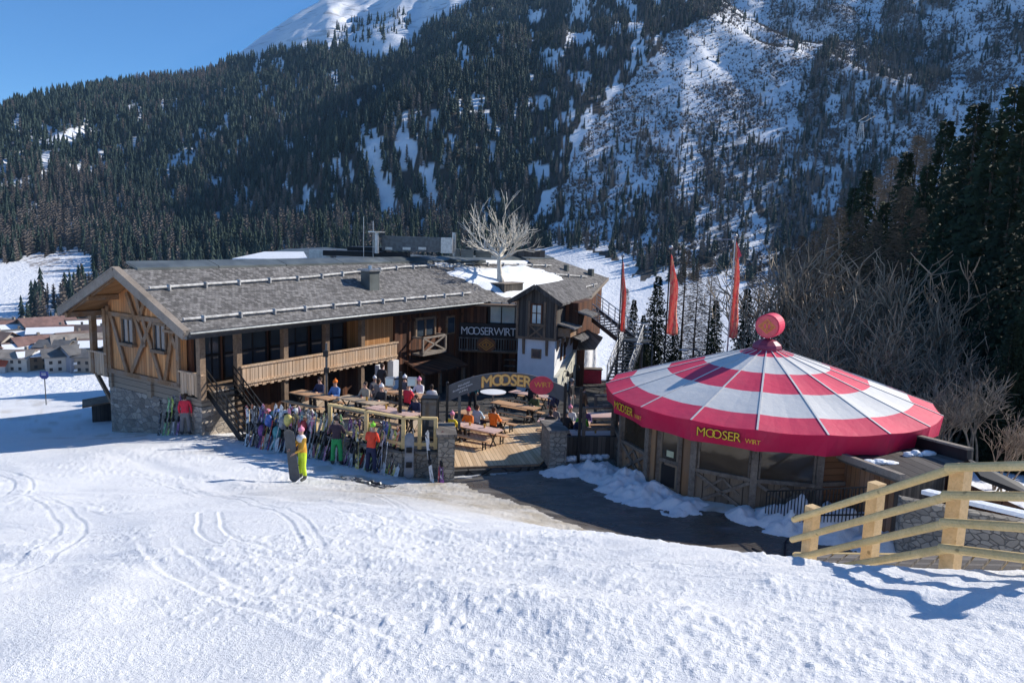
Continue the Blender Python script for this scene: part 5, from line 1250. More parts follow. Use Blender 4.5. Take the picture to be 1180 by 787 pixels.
# ================================================================== roof tree in its planter
ru = ray_v(580, 330, .4)
pu, pv = 22.9, .55; pz = rz_(pv)
q = BO + BU * pu + BV * pv
plt = thing('planter', 'grey board planter box on the snowy chalet roof holding the bare white tree', 'planter', (q.x, q.y, pz), R_(90) - BA)
mb = MB(); mb.box(-1.15, 1.15, -1.1, 1.1, -.75, .16); mb.build('box', M_GREYD, plt); mb = MB(); mb.box(-1.2, 1.2, -1.15, 1.15, .16, .22); mb.build('rim', M_BARGE, plt)
M_WTREE = plain('pale_bark', (.72, .66, .56), .7, .12, 6, bmp=.01); M_TWIG = plain('twig_bark', (.30, .235, .165), .8, .4, 2)
def branching(seed, trunk_h, r0, levels, spread, nchild, shrink=.72, up=.25, n=5, lean=(0, 0), mid=True, kinks=3, rmin=.008):
    r_ = random.Random(seed); mbt = MB(); mbc = MB()
    def grow(p, d, L, r, lev):
        tgt = mbt if lev == 0 else mbc; k = kinks; pts = [p]; dd = d.copy()
        for i in range(k):
            dd = (dd + Vector((r_.uniform(-1, 1), r_.uniform(-1, 1), r_.uniform(-.6, 1))) * .17 + Zv * up * .12).normalized(); pts.append(pts[-1] + dd * L / k)
        rs = [r * (1 - .45 * i / k) for i in range(k + 1)]
        tgt.path(pts, rs, 6 if lev == 0 else (4 if lev < 3 else 3)) if False else [tgt.tube(pts[i], pts[i + 1], rs[i], rs[i + 1], 7 if lev == 0 else (5 if lev == 1 else 3), 0, False) for i in range(k)]
        if lev >= levels: return
        for c in range(nchild[min(lev, len(nchild) - 1)]):
            t = r_.uniform(.35, 1.0) if (mid and lev > 0) else r_.uniform(.85, 1.0)
            f = t * k; i = min(k - 1, int(f)); o = pts[i].lerp(pts[i + 1], f - i)
            a = r_.uniform(0, 6.283); per = dd.orthogonal().normalized(); per.rotate(Matrix.Rotation(a, 3, dd))
            sp = spread[min(lev, len(spread) - 1)] * r_.uniform(.6, 1.2)
            nd = (dd * math.cos(sp) + per * math.sin(sp)).normalized()
            if nd.z < -.15: nd.z *= -.3; nd.normalize()
            grow(o, nd, L * shrink * r_.uniform(.75, 1.2), max(rmin, rs[i] * .62), lev + 1)
    grow(Vector((0, 0, 0)), Vector((lean[0], lean[1], 1)).normalized(), trunk_h, r0, 0)
    return mbt, mbc
wt = thing('bare_tree', 'bare pale tree with a wide branching crown in the planter on the roof', 'tree', (q.x, q.y, pz + .2))
mt, mc = branching(21, 1.9, .26, 5, [1.25, .65, .6, .5, .5], [9, 4, 3, 2, 1], .80, .2, rmin=.024)
def limit(mb, r, zt):  # keep within the photographed crown
    return mb
mb0 = MB(); 
for i in range(7): a = i * .9; mb0.tube((.3 * math.cos(a), .3 * math.sin(a), -.02), (0.05 * math.cos(a), .05 * math.sin(a), .55), .09, .12, 6)
mt.V += []; o_ = len(mt.V); mt.add(mb0.V, mb0.F); mt.build('trunk', M_WTREE, wt, smooth=True); crw = mc.build('crown', M_WTREE, wt, smooth=True); wt.scale = (.82, .82, .93)
# snow on the roof round it
mb = MB(); q0 = [(19.3, 2.2), (20.2, 1.2), (20.8, .2), (21.6, -.95), (23.2, -1.2), (24.6, -1.5), (26, -.9), (28, -.2), (31.5, .5), (32.4, 1.2), (31, 2.0), (29.2, 2.7), (26.5, 2.75), (25, 2.35), (22.8, 2.6), (21, 2.9)]
cx_ = sum(p[0] for p in q0) / len(q0); cy_ = sum(p[1] for p in q0) / len(q0); V = []; F = []; nn = 72
def qb(t):  # perimeter point
    f = t * len(q0); i = int(f) % len(q0); j = (i + 1) % len(q0); g = f - int(f); return q0[i][0] * (1 - g) + q0[j][0] * g, q0[i][1] * (1 - g) + q0[j][1] * g
for k in range(7):
    s_ = 1 - k / 7
    for i in range(nn):
        a, b = qb(i / nn); wob = 1 + .05 * math.sin(i * 1.7) + .04 * math.sin(i * 3.1) if k == 0 else 1
        x = cx_ + (a - cx_) * s_ * wob; y = cy_ + (b - cy_) * s_ * wob; V.append((x, y, rz_(y) + (-.02 if k == 0 else .16 + .06 * k * .4 + .05 * math.sin(x * 3) * math.cos(y * 4) + (.05 * rng.random()))))
for k in range(6):
    for i in range(nn): F.append((k * nn + i, k * nn + (i + 1) % nn, (k + 1) * nn + (i + 1) % nn, (k + 1) * nn + i))
F.append(tuple(range(6 * nn, 7 * nn))); mb.add(V, F); B(mb, 'roof_snow', M_SNOWP, rf, smooth=True)
mb = MB(); mb.prism([(19.2, 3.0, rz_(3.0) + .04), (20.8, 2.9, rz_(2.9) + .04), (20.6, 3.3, rz_(3.3) + .04), (19.4, 3.35, rz_(3.35) + .04)], (0, 0, .08)); B(mb, 'roof_snow', M_SNOWP, rf); mb = MB(); mb.prism([(24, 3.2, rz_(3.2) + .04), (30, 2.9, rz_(2.9) + .04), (31, 3.3, rz_(3.3) + .04), (25, 3.55, rz_(3.55) + .04)], (0, 0, .07)); B(mb, 'roof_snow', M_SNOWP, rf)

# ================================================================== new timber fence in front right
def fz(x, y): return float(g0(np.array([x]), np.array([y]))[0])
fe = thing('timber_fence', 'new pale timber fence with four rails stepping down to the path', 'fence', (P(1097, 653, 8.4).x, 8.4, P(1097, 653, 8.4).z))
fo = Vector(fe.location)
def FB(mb, name, mat=M_NEWW): mb.V = [(x - fo.x, y - fo.y, z - fo.z) for x, y, z in mb.V]; return mb.build(name, mat, fe)
posts = [((931, 583), (931, 650), 11.1), ((1004, 556), (1000, 659), 10.0), ((1101, 536), (1094, 656), 8.4)]
PB = []
for (xt, yt), (xb, yb), dep in posts:
    b = P(xb, yb, dep); t = P(xt, yt, dep); mb = MB(); s_ = .085
    yaw = R_(28); mb.box(-s_, s_, -s_, s_, -.6, t.z - b.z)
    mb.V = [(x * math.cos(yaw) - y * math.sin(yaw) + b.x, x * math.sin(yaw) + y * math.cos(yaw) + b.y, z + b.z) for x, y, z in mb.V]
    FB(mb, 'post', M_NEWWP); PB.append(b)
def F3(x, y, dep): return P(x, y, dep)
rows = [((915, 595), (1096, 536), (1200, 532)), ((913, 618), (1092, 567), (1200, 568)), ((912, 640), (1090, 598), (1200, 604)), ((950, 652), (1088, 627), (1200, 640))]
for (a, b, c) in rows:
    da = 11.45 if a[0] < 940 else 10.6
    pa, pb, pc = P(*a, da), P(*b, 8.3), P(*c, 7.25)
    pc = pb + (pc - pb) * 1.5; off = Vector((-.05, -.13, 0)); mb = MB(); mb.tube(pa + off, pb + off, .05, .052, 10); FB(mb, 'rail'); mb = MB(); mb.tube(pb + off + Vector((-.05, .03, 0)), pc + off, .052, .052, 10); FB(mb, 'rail')
qe = P(*rows[3][1], 8.3) + (P(*rows[3][2], 7.25) - P(*rows[3][1], 8.3)) * 1.4
mb = MB(); mb.box(qe.x - .085, qe.x + .085, qe.y - .02, qe.y + .15, qe.z - .9, qe.z + 1.25); FB(mb, 'post', M_NEWWP)
# far side of the footbridge and planks
br = thing('footbridge', 'wooden plank footbridge behind the new fence leading down to the path', 'footbridge', (PB[1].x + .8, PB[1].y + 1.2, PB[1].z - .25))
mb = MB(); o0 = Vector(br.location); pl_ = [Vector(P(925, 655, 11.6)), Vector(P(1050, 655, 9.4)), Vector(P(1080, 655, 9.9)), Vector(P(960, 610, 13.2))]
aa, bb = Vector((4.3, 11.8, -5.55)), Vector((6.9, 9.2, -4.35)); wd = Vector((1.0, 1.0, 0)).normalized() * 1.3
nb = 16
for i in range(nb):
    t0 = i / nb + .006; t1 = (i + 1) / nb - .006; a = aa.lerp(bb, t0) - o0; b = aa.lerp(bb, t1) - o0; mb.prism([a, b, b + wd, a + wd], (0, 0, -.06))
mb.build('planking', M_GREYW, br)
mb = MB(); mb.beam(aa - o0 - Zv * .1, bb - o0 - Zv * .1, .1, .2); mb.beam(aa + wd - o0 - Zv * .1, bb + wd - o0 - Zv * .1, .1, .2)
for t in (.1, .9): q = aa.lerp(bb, t) - o0; mb.box(q.x - .1, q.x + .1, q.y - .1, q.y + .1, -2.2, q.z - .1)
mb.build('beam', M_NEWW, br)
tag(MB().build('x', M_SNOWP) if False else fe, None)
hs = MB(); pts = [Vector((3.2, 17.2, -7.9)), Vector((3.9, 17.0, -7.92)), Vector((4.5, 17.1, -7.9)), Vector((5.2, 17.4, -7.93)), Vector((5.8, 17.3, -7.9))]
pts = [Vector((P(868 + i * 9, 620 + 8 * math.sin(i * .75), 18.6).x, 18.6 - .25 * math.sin(i * .75) * 3, fz(6, 18.6) + .08)) for i in range(7)]
for i in range(6): hs.tube(pts[i], pts[i + 1], .035, n=6)
tag(hs.build('cable', M_BLACK), 'black cable lying on the wet path end near the fence', 'cable')

# ================================================================== shed right of the bar
sh = thing('shed', 'low dark shed with a plank roof carrying lumps of snow, behind the new fence', 'shed', (11.5, 20.5, -8.2))
so_ = Vector(sh.location)
def SH(mb, name, mat, parent=sh): mb.V = [(x - so_.x, y - so_.y, z - so_.z) for x, y, z in mb.V]; return mb.build(name, mat, parent)
a, b, c, d = P(957, 523, 21.8), P(1040, 553, 18.6), P(1113, 531, 20.0), P(1030, 508, 23.2)
mb = MB(); mb.prism([a, b, c, d], (0, 0, -.12)); sr = SH(mb, 'roof', wood('plank_roof', (.07, .06, .055), (.17, .15, .13), 'x', .3))
mb = MB(); mb.beam(a + Zv * .06, b + Zv * .06, .16, .18); SH(mb, 'verge_board', M_BARGE, sr)
mb = MB(); mb.beam(d + Zv * .12, c + Zv * .12 , .12, .4, ext=.1); SH(mb, 'ridge_board', M_BLACKP, sr); mb = MB(); mb.beam(d + Zv * .36, c + Zv * .36, .22, .06, ext=.1); SH(mb, 'ridge_cap', M_BARGE, sr)
def down(p, z): return Vector((p.x, p.y, z))
ins = Vector((.25, .15, 0))
mb = MB(); mb.prism([down(a + ins, -8.6), down(b + ins * .5, -8.6), b + ins * .5 - Zv * .14, a + ins - Zv * .14], (.12, .15, 0)); SH(mb, 'front_wall', M_ORANGEW if False else wood('shed_boards', (.20, .085, .035), (.34, .17, .08), 'xy', .2, grey=.3))
mb = MB(); mb.prism([down(b, -8.6), down(c, -8.6), c - Zv * .14, b - Zv * .14], (-.1, .12, 0)); SH(mb, 'side_wall', M_GREYD)
e_, f_ = P(1160, 585, 18.0), P(1125, 540, 19.8)
mb = MB(); mb.prism([c + Zv * .1, P(1175, 556, 18.8), P(1200, 575, 17.8), P(1130, 548, 19.0)], (0, 0, -.12)); SH(mb, 'lower_roof', M_BLACKP)
mb = MB(); p0, p1 = P(1096, 549, 19.4), P(1190, 590, 17.4); mb.prism([down(p0, -8.4), down(p1, -8.4), p1, p0], (-.08, .12, 0)); SH(mb, 'board_wall', M_DARKW)
mb = MB(); mb.beam(P(1066, 566, 18.0), P(1200, 597, 15.6), .3, .1); SH(mb, 'snowy_ledge', M_SNOWP)
mb = MB(); p0, p1 = P(1040, 575, 18.2), P(1200, 606, 16.2); mb.prism([down(p0, -8.6), down(p1, -8.6), p1, p0], (.05, .3, 0)); SH(mb, 'stone_wall', M_STONED)
for (x, y, n_) in ((1015, 534, 7), (1058, 523, 6), (1075, 529, 5), (1098, 541, 3)):
    mb = MB(); dd = 20.3 if x < 1050 else 21.0
    for i in range(n_ * 2): q = P(x + rng.uniform(-14, 14), y + rng.uniform(-3, 3) + .0, dd); q.z -= .02; mb.ball(q, rng.uniform(.12, .26), rng.uniform(.1, .2), rng.uniform(.05, .1), 8, 5)
    SH(mb, 'roof_snow', M_SNOWP, sr)
# metal picket railing in front of it
rl = thing('metal_railing', 'black metal picket railing in the snow between the bar and the shed', 'railing', (7.9, 20.6, -8.1)); 
mb = MB(); p0, p1 = P(884, 566, 20.8), P(1000, 561, 18.6)
for zz in (0, -.75): mb.beam(p0 + Zv * zz, p1 + Zv * zz, .03, .04)
for i in range(30): q = p0.lerp(p1, i / 29); mb.box(q.x - .012, q.x + .012, q.y - .012, q.y + .012, q.z - .95, q.z)
mb.V = [(x - 7.9, y - 20.6, z + 8.1) for x, y, z in mb.V]; mb.build('pickets', M_BLACK, rl)

# ================================================================== small hut and sign pole far left
q = P(121, 487, 36.5); hut = thing('hut', 'small dark board hut with a flat roof beside the left gable corner', 'hut', (q.x, q.y, q.z), R_(30))
mb = MB(); mb.box(-.55, .65, -.5, .5, -.2, 1.05); mb.build('walls', M_GREYD, hut); mb = MB(); mb.prism([(-.95, -.75, 1.0), (.8, -.75, 1.2), (.8, .7, 1.25), (-.95, .7, 1.05)], (0, 0, .08)); mb.build('roof', M_BEAM, hut)
q = P(53.5, 470, 40); sg_ = thing('piste_sign', 'blue piste marker sign on a thin pole standing in the snow', 'sign', (q.x, q.y, q.z - .1)); H = P(53.5, 428, 40).z - q.z + .1
mb = MB(); mb.tube((0, 0, 0), (0, 0, H), .028, n=8); mb.build('pole', M_GREYM, sg_)
M_BLUE = plain('sign_blue', (.03, .05, .25), .5, .1)
mb = MB(); mb.prism([(-.24, -.04, H - .30), (-.12, -.04, H - .42), (.12, -.04, H - .42), (.24, -.04, H - .30), (.22, -.04, H), (-.22, -.04, H)], (0, .03, 0)); pn = mb.build('panel', M_BLUE, sg_)
mb = MB(); mb.box(-.13, .13, -.055, -.042, H - .12, H - .09); mb.box(-.13, .13, -.055, -.042, H - .2, H - .17); mb.build('marking', M_LETW, pn)

# ================================================================== skis
SKC = {'red': (.55, .03, .03), 'black': (.02, .02, .022), 'white': (.72, .72, .7), 'green': (.05, .35, .10), 'blue': (.04, .12, .42), 'yellow': (.70, .55, .08), 'purple': (.22, .05, .25), 'pink': (.7, .2, .35), 'orange': (.75, .2, .03), 'grey': (.25, .26, .28), 'teal': (.05, .3, .32), 'lime': (.45, .65, .08)}
def ski_mat(name, c):
    m, nt, b = _mat('ski_' + name); tc = nt.nodes.new('ShaderNodeTexCoord'); oi = nt.nodes.new('ShaderNodeObjectInfo')
    mp = nt.nodes.new('ShaderNodeMapping'); mp.inputs['Scale'].default_value = (9, 9, 2.2); nt.links.new(tc.outputs['Object'], mp.inputs[0])
    cb = nt.nodes.new('ShaderNodeCombineXYZ'); 
    for i in range(3): nt.links.new(math_(nt, 'MULTIPLY', oi.outputs['Random'], 40.0), cb.inputs[i])
    nt.links.new(cb.outputs[0], mp.inputs['Location'])
    n = noise(nt, mp.outputs[0], 1.6, 2, .5); n2 = noise(nt, mp.outputs[0], 3.1, 1, .5)
    col = mixc(nt, ramp(nt, n, .54, .57), c, (.03, .03, .035)); col = mixc(nt, ramp(nt, n2, .60, .63), col, (.62, .62, .6))
    nt.links.new(col, b.inputs['Base Color']); b.inputs['Roughness'].default_value = .35; return m
SKC = {k: tuple(.82 * x + .18 * (sum(v) / 3) for x in v) for k, v in SKC.items()}
M_SK = {k: plain('kit_' + k, v, .45, .25, 3) for k, v in SKC.items()}; M_SKI = {k: ski_mat(k, v) for k, v in SKC.items()}
def ski_mesh(colname, L=1.65):
    V = []; F = []; n = 16
    for i in range(n + 1):
        t = i / n; w_ = .05 + .018 * abs(2 * t - 1) ** 2; 
        if t > .94: w_ *= max(.15, (1 - t) / .06)
        y = .0 + (.10 * ((t - .86) / .14) ** 2 if t > .86 else 0) + (.02 * ((.06 - t) / .06) ** 2 if t < .06 else 0) - .015 * math.sin(math.pi * t)
        V += [(-w_, -y, L * t), (w_, -y, L * t), (w_, -y - .018, L * t), (-w_, -y - .018, L * t)]
    for i in range(n):
        a = i * 4; b = a + 4
        for k in range(4): F.append((a + k, a + (k + 1) % 4, b + (k + 1) % 4, b + k))
    F += [(0, 3, 2, 1), (n * 4, n * 4 + 1, n * 4 + 2, n * 4 + 3)]
    mb = MB(); mb.add(V, F); return mb
SKP = {}
def ski(colname, loc, lean, yaw, label, group):
    """lean: tilt from upright (radians) towards +y after yaw"""
    if colname not in SKP:
        r = ski_mesh(colname).build('ski', M_SKI[colname]); mb = MB(); mb.prism([(-.035, -.014, .56), (-.035, -.075, .62), (-.035, -.075, .72), (-.035, -.03, .74), (-.035, -.03, .88), (-.035, -.065, .9), (-.035, -.065, .98), (-.035, -.014, 1.02)], (.07, 0, 0)); b = mb.build('binding', M_BLACK if colname != 'black' else M_GREYM, r)
        reg(r, b); SKP[colname] = r; used = False
        o = r
    else: o = copy_tree(SKP[colname])
    o.location = loc; o.rotation_euler = (-lean, rng.gauss(0, .11), yaw); sz = rng.uniform(.92, 1.12); o.scale = (1.1, 1, sz); return tag(o, label, 'ski', group)
def place_row(x0, y0, x1, y1, n, lean, yawbase, where, group, seed, zoff=0, dz=None):
    r_ = random.Random(seed); ks = list(SKC) + ['black', 'white', 'grey', 'black', 'white', 'red', 'grey', 'white']
    for i in range(n):
        t = (i + r_.uniform(.1, .9)) / n; x = x0 + (x1 - x0) * t + r_.uniform(-.1, .1); y = y0 + (y1 - y0) * t + r_.uniform(-.25, .1); k = r_.choice(ks)
        z = fz(x, y) if dz is None else dz
        ski(k, (x, y, z), lean + r_.uniform(-.16, .1), yawbase + r_.uniform(-.8, .5), '%s ski leaning %s' % (k, where), group)
place_row(-10.4, 28.35, -8.0, 27.0, 36, .36, R_(-20), 'in the crowded row by the black stair', 'skis leaning by the black stair', 3)
place_row(-8.0, 26.95, -6.3, 26.1, 30, .32, R_(-20), 'behind the standing guest in green trousers', 'skis leaning behind the green-trousered guest', 4)
place_row(-6.0, 25.9, -3.9, 24.75, 32, .34, R_(-25), 'against the stone wall under the corner railing', 'skis leaning against the retaining wall', 5)
for k, x, lb in (('red', -2.75, 'red ski crossing another in front of the left pier'), ('purple', -2.62, 'purple ski crossing another in front of the left pier')):
    ski(k, (-2.42 + (.12 if k == 'red' else .2), 24.05, fz(-2.4, 24.05)), .25, R_(20), lb, None); 
ob = ski('white', (-2.55, 24.0, fz(-2.5, 24)), .25, R_(28), 'white ski standing against the wall corner with its tip up', None)
for i, (k, xx) in enumerate((('green', 188), ('lime', 193), ('purple', 204), ('black', 183), ('grey', 199), ('black', 226))):
    q = P(xx, 499, 30.4); ski(k, (q.x, q.y, fz(q.x, q.y)), .18, R_(-35 + 6 * i), '%s ski propped against the stone gable %s' % (k, 'right of the red jacket' if xx > 220 else ('at the left end' if xx == 183 else 'left of the red jacket')), 'skis propped against the stone gable')
# skis laid flat on the snow
for (x, y, lb) in ((408, 553, 'black ski lying flat on the snow, the nearer of two'), (424, 557, 'black ski lying flat on the snow, the farther of two')):
    q = P(x, y, 22.6); o = ski('black', (q.x - .5, q.y + .3, fz(q.x - .5, q.y + .3) + .14), R_(-90), R_(0), lb, None); o.rotation_euler = (R_(90), 0, R_(62)) if False else (R_(-92), 0, R_(-112)); o.location.z = fz(q.x, q.y) + .12
q = P(465, 512, 24.6)
# snowboard standing at the corner
def board_mesh(L=1.58, w_=.165):
    V = []; F = []; n = 18
    for i in range(n + 1):
        t = i / n; e = abs(2 * t - 1); ww = w_ * (.9 + .1 * e) * (1 if e < .82 else math.sqrt(max(.0, 1 - ((e - .82) / .185) ** 2)) + .02); y = .07 * (max(0, e - .75) / .25) ** 2
        V += [(-ww, y, L * t), (ww, y, L * t), (ww, y - .014, L * t), (-ww, y - .014, L * t)]
    for i in range(n):
        a = i * 4; b = a + 4
        for k in range(4): F.append((a + k, a + (k + 1) % 4, b + (k + 1) % 4, b + k))
    mb = MB(); mb.add(V, F + [(0, 3, 2, 1), (n * 4, n * 4 + 1, n * 4 + 2, n * 4 + 3)]); return mb
def snowboard(label, loc, rot, mat):
    o = board_mesh().build('snowboard', mat); mb = MB()
    for z_ in (.5, 1.0): mb = MB(); mb.box(-.1, .1, -.012, -.1, z_ - .09, z_ + .09); mb.box(-.08, .08, -.22, -.1, z_ - .08, z_ - .05); b = mb.build('binding', M_BLACK, o)
    b = None; o.location = loc; o.rotation_euler = rot; return tag(o, label, 'snowboard')
x, y = -3.38, 24.35; snowboard('grey and white snowboard leaning at the corner of the stone wall', (x, y, fz(x, y)), (-.2, 0, .1), M_SK['grey'])

# ski racks
def rack(label, p0, p1, H=1.35):
    r = thing('ski_rack', label, 'rack', (p0[0], p0[1], fz(*p0))); a = Vector((0, 0, 0)); b = Vector((p1[0] - p0[0], p1[1] - p0[1], fz(*p1) - fz(*p0)))
    n = 3
    for i in range(n):
        q = a.lerp(b, i / (n - 1)); m_ = MB(); m_.box(q.x - .06, q.x + .06, q.y - .06, q.y + .06, q.z - .1, q.z + H); m_.build('post', M_NEWW, r)
    for zz in (H - .08, .45): m_ = MB(); m_.beam(a + Zv * zz, b + Zv * zz, .06, .12, ext=.1); m_.build('rail', M_NEWW, r)
rack('light timber ski rack beside the black stair', (-10.5, 28.95), (-8.3, 27.6)); rack('light timber ski rack hidden among skis behind the green trousers', (-8.1, 27.4), (-6.4, 26.5), 1.5)
# ski poles, helmets and rucksacks hung in the rows
def ski_pole(x, y, lean, yaw, c):
    mb = MB(); mb.tube((0, 0, 0), (0, 0, 1.18), .009, .012, 6); mb.tube((0, 0, .08), (0, 0, .09), .045, n=10); mb.tube((0, 0, 1.06), (0, 0, 1.2), .02, n=8); o = mb.build('ski_pole', M_SK[c]); o.location = (x, y, fz(x, y)); o.rotation_euler = (-lean, 0, yaw)
    return tag(o, '%s ski pole leaning among the skis along the terrace' % c, 'ski pole', 'ski poles leaning along the terrace')
for i in range(14):
    t = rng.random(); x = -10 + 6.2 * t; y = 28.1 - 3.5 * t - .3; ski_pole(x, y, rng.uniform(.2, .45), rng.uniform(-.8, .2), rng.choice(['grey', 'white', 'black', 'red', 'yellow']))
def helmet(loc, c, lb):
    r = thing('helmet', lb, 'helmet', loc, rng.uniform(0, 6)); mb = MB(); V0 = len(mb.V); mb.ball((0, 0, .06), .125, .15, .12, 12, 8); mb.V = [(x, y, max(z, -.01)) for x, y, z in mb.V]; mb.build('shell', M_SK[c], r, smooth=True); m_ = MB(); m_.box(-.09, .09, -.17, -.11, .02, .09); m_.build('goggles', M_BLACKP, r)
for i, (c, t, z) in enumerate((('white', .42, 1.5), ('pink', .22, 1.45), ('black', .1, 1.5), ('white', .55, 1.65), ('blue', .34, 1.5), ('grey', .63, 1.6), ('teal', .3, 1.4))):
    x = -10.4 + 4.1 * t; y = 28.85 - 2.35 * t; helmet((x, y, fz(x, y) + z - .1), c, '%s helmet perched on top of the ski rack%s' % (c, ', by the pole' if i == 3 else ''))
def rucksack(loc, c, lb):
    r = thing('rucksack', lb, 'rucksack', loc, rng.uniform(-.6, .6)); mb = MB(); mb.ball((0, 0, .0), .17, .12, .25, 10, 8); mb.ball((0, -.09, -.06), .12, .07, .13, 8, 6); mb.build('bag', M_SK[c], r, smooth=True); m_ = MB()
    for s_ in (-.08, .08): m_.beam((s_, .1, .2), (s_, .16, -.1), .03, .02)
    m_.build('strap', M_BLACKP, r)
for c, t, z, lb in (('blue', .28, 1.15, 'blue rucksack hanging on the ski rack near the stair'), ('purple', .2, .7, 'purple rucksack hanging low in the ski row'), ('grey', .44, 1.15, 'grey rucksack hanging on the ski rack'), ('yellow', .5, 1.3, 'sand-yellow rucksack on the ski rack'), ('red', .66, 1.15, 'red rucksack hanging beside the green-trousered guest'), ('teal', .37, .75, 'teal rucksack hanging low in the ski row')):
    x = -10.4 + 4.1 * t; y = 28.5 - 2.35 * t; rucksack((x, y - .1, fz(x, y) + z), c, lb)

# ================================================================== people
M_SKIN = plain('skin', (.55, .33, .24), .6, .08, 4); M_HAIR = plain('hair', (.05, .03, .02), .8, .2)
def person(label, loc, yaw, pose, jacket, pants, hat, H=1.74, arms=None, gloves=None, lean=0, boots=(.05, .05, .055), longhair=False):
    """front of the figure faces local -y"""
    k = H / 1.75; J = {}; sit = pose == 'sit'
    pz = .52 if sit else .95
    j = [('pelvis', (0, 0, pz), (.155, .12)), ('belly', (0, -.01, pz + .2), (.15, .115)), ('chest', (0, -.02 - lean * .4, pz + .42), (.17, .125)), ('neck', (0, -.03 - lean * .6, pz + .57), (.062, .062)),
         ('chin', (0, -.05 - lean * .7, pz + .64), (.062, .072)), ('head', (0, -.04 - lean * .8, pz + .72), (.078, .095)), ('crown', (0, -.03 - lean * .85, pz + .79), (.062, .075))]
    for s_, n_ in ((-1, 'l'), (1, 'r')):
        el, wr = (arms or {}).get(n_, ((s_ * .25, -.02, pz + .21) if not sit else (s_ * .26, -.12, pz + .22), (s_ * .23, -.1, pz - .02) if not sit else (s_ * .16, -.34, pz + .25)))
        j += [('sh' + n_, (s_ * .185, -.02 - lean * .4, pz + .48), (.075, .07)), ('el' + n_, el, (.055, .055)), ('wr' + n_, wr, (.038, .038))]
        if sit: j += [('hip' + n_, (s_ * .1, -.03, pz - .02), (.1, .1)), ('kn' + n_, (s_ * .13, -.44, pz + .0), (.075, .075)), ('an' + n_, (s_ * .13, -.40, .1), (.06, .06)), ('toe' + n_, (s_ * .14, -.58, .05), (.05, .045))]
        else: j += [('hip' + n_, (s_ * .095, 0, pz - .1), (.11, .11)), ('kn' + n_, (s_ * .13, -.03, .5), (.082, .085)), ('an' + n_, (s_ * .15, .02, .1), (.07, .075)), ('toe' + n_, (s_ * .17, -.17, .05), (.055, .045))]
    idx = {a: i for i, (a, _, _) in enumerate(j)}
    ed = [('pelvis', 'belly'), ('belly', 'chest'), ('chest', 'neck'), ('neck', 'chin'), ('chin', 'head'), ('head', 'crown')]
    for n_ in 'lr': ed += [('chest', 'sh' + n_), ('sh' + n_, 'el' + n_), ('el' + n_, 'wr' + n_), ('pelvis', 'hip' + n_), ('hip' + n_, 'kn' + n_), ('kn' + n_, 'an' + n_), ('an' + n_, 'toe' + n_)]
    me = bpy.data.meshes.new('body'); me.from_pydata([Vector(p) * k for _, p, _ in j], [(idx[a], idx[b]) for a, b in ed], []); ob = bpy.data.objects.new('body', me); COL.objects.link(ob)
    ob.modifiers.new('k', 'SKIN'); ob.modifiers.new('s', 'SUBSURF').levels = 2; ob.modifiers['s'].render_levels = 2
    for i, (a, p, r_) in enumerate(j): sv = me.skin_vertices[0].data[i]; sv.radius = (r_[0] * k, r_[1] * k); sv.use_root = (i == 0)
    dg = bpy.context.evaluated_depsgraph_get(); ev = ob.evaluated_get(dg); nm = bpy.data.meshes.new_from_object(ev); bpy.data.objects.remove(ob)
    V = np.empty(len(nm.vertices) * 3); nm.vertices.foreach_get('co', V); V = V.reshape(-1, 3)
    mb = MB(); mb.V = [tuple(v) for v in V]; mb.F = [tuple(p.vertices) for p in nm.polygons]
    pts = {a: np.array(p) * k for a, p, _ in j}
    seg = [(a, b) for a, b in ed]
    C = np.array([V[list(f)].mean(0) for f in mb.F]); D = []
    for a, b in seg:
        A, Bp = pts[a], pts[b]; t = np.clip(((C - A) @ (Bp - A)) / ((Bp - A) @ (Bp - A)), 0, 1); D.append(np.linalg.norm(C - (A + t[:, None] * (Bp - A)), axis=1))
    near = np.argmin(np.array(D), 0); M = []
    for f, c in zip(near, C):
        a, b = seg[f]
        if b in ('chin', 'head', 'crown'): m_ = 2
        elif b == 'neck': m_ = 2 if c[2] > pts['neck'][2] - .02 else 0
        elif a == 'pelvis' or b.startswith(('hip', 'kn')): m_ = 1 if (c[2] < pts['pelvis'][2] + .03 or b.startswith('kn')) else 0
        elif b.startswith('an'): m_ = 1 if c[2] > .2 else 3
        elif b.startswith('toe'): m_ = 3
        else: m_ = 0
        M.append(m_)
    mb.M = M
    # hands with five fingers
    for n_, s_ in (('l', -1), ('r', 1)):
        w_ = Vector(pts['wr' + n_]); d_ = (w_ - Vector(pts['el' + n_])).normalized(); sd = d_.cross(Zv); sd = sd.normalized() if sd.length > .1 else Vector((1, 0, 0)); up_ = sd.cross(d_)
        mb.tube(w_ - d_ * .02, w_ + d_ * .09, .032, .04, 7, 4)
        for q in range(4):
            o_ = w_ + d_ * .085 + sd * (q - 1.5) * .019; m1 = o_ + d_ * (.035 + .005 * (1.5 - abs(q - 1.5))) - up_ * .008; mb.tube(o_, m1, .0105, .0095, 5, 4); mb.tube(m1, m1 + d_ * .026 - up_ * .02, .0095, .008, 5, 4)
        o_ = w_ + d_ * .03 - sd * .03 * s_; mb.tube(o_, o_ + d_ * .035 - sd * .03 * s_, .012, .011, 5, 4); mb.tube(o_ + d_ * .035 - sd * .03 * s_, o_ + d_ * .065 - sd * .032 * s_, .011, .009, 5, 4)
    # face
    hd = Vector(pts['head']); mb.tube(hd + Vector((0, -.085, .01)) * k, hd + Vector((0, -.118, -.018)) * k, .011, .016, 6, 2)
    for s_ in (-1, 1): mb.ball(hd + Vector((s_ * .03, -.088, .018)) * k, .009, m=5, n=6, k=4); mb.ball(hd + Vector((s_ * .085, -.0, 0)) * k, .012, .022, .03, m=2, n=6, k=4)
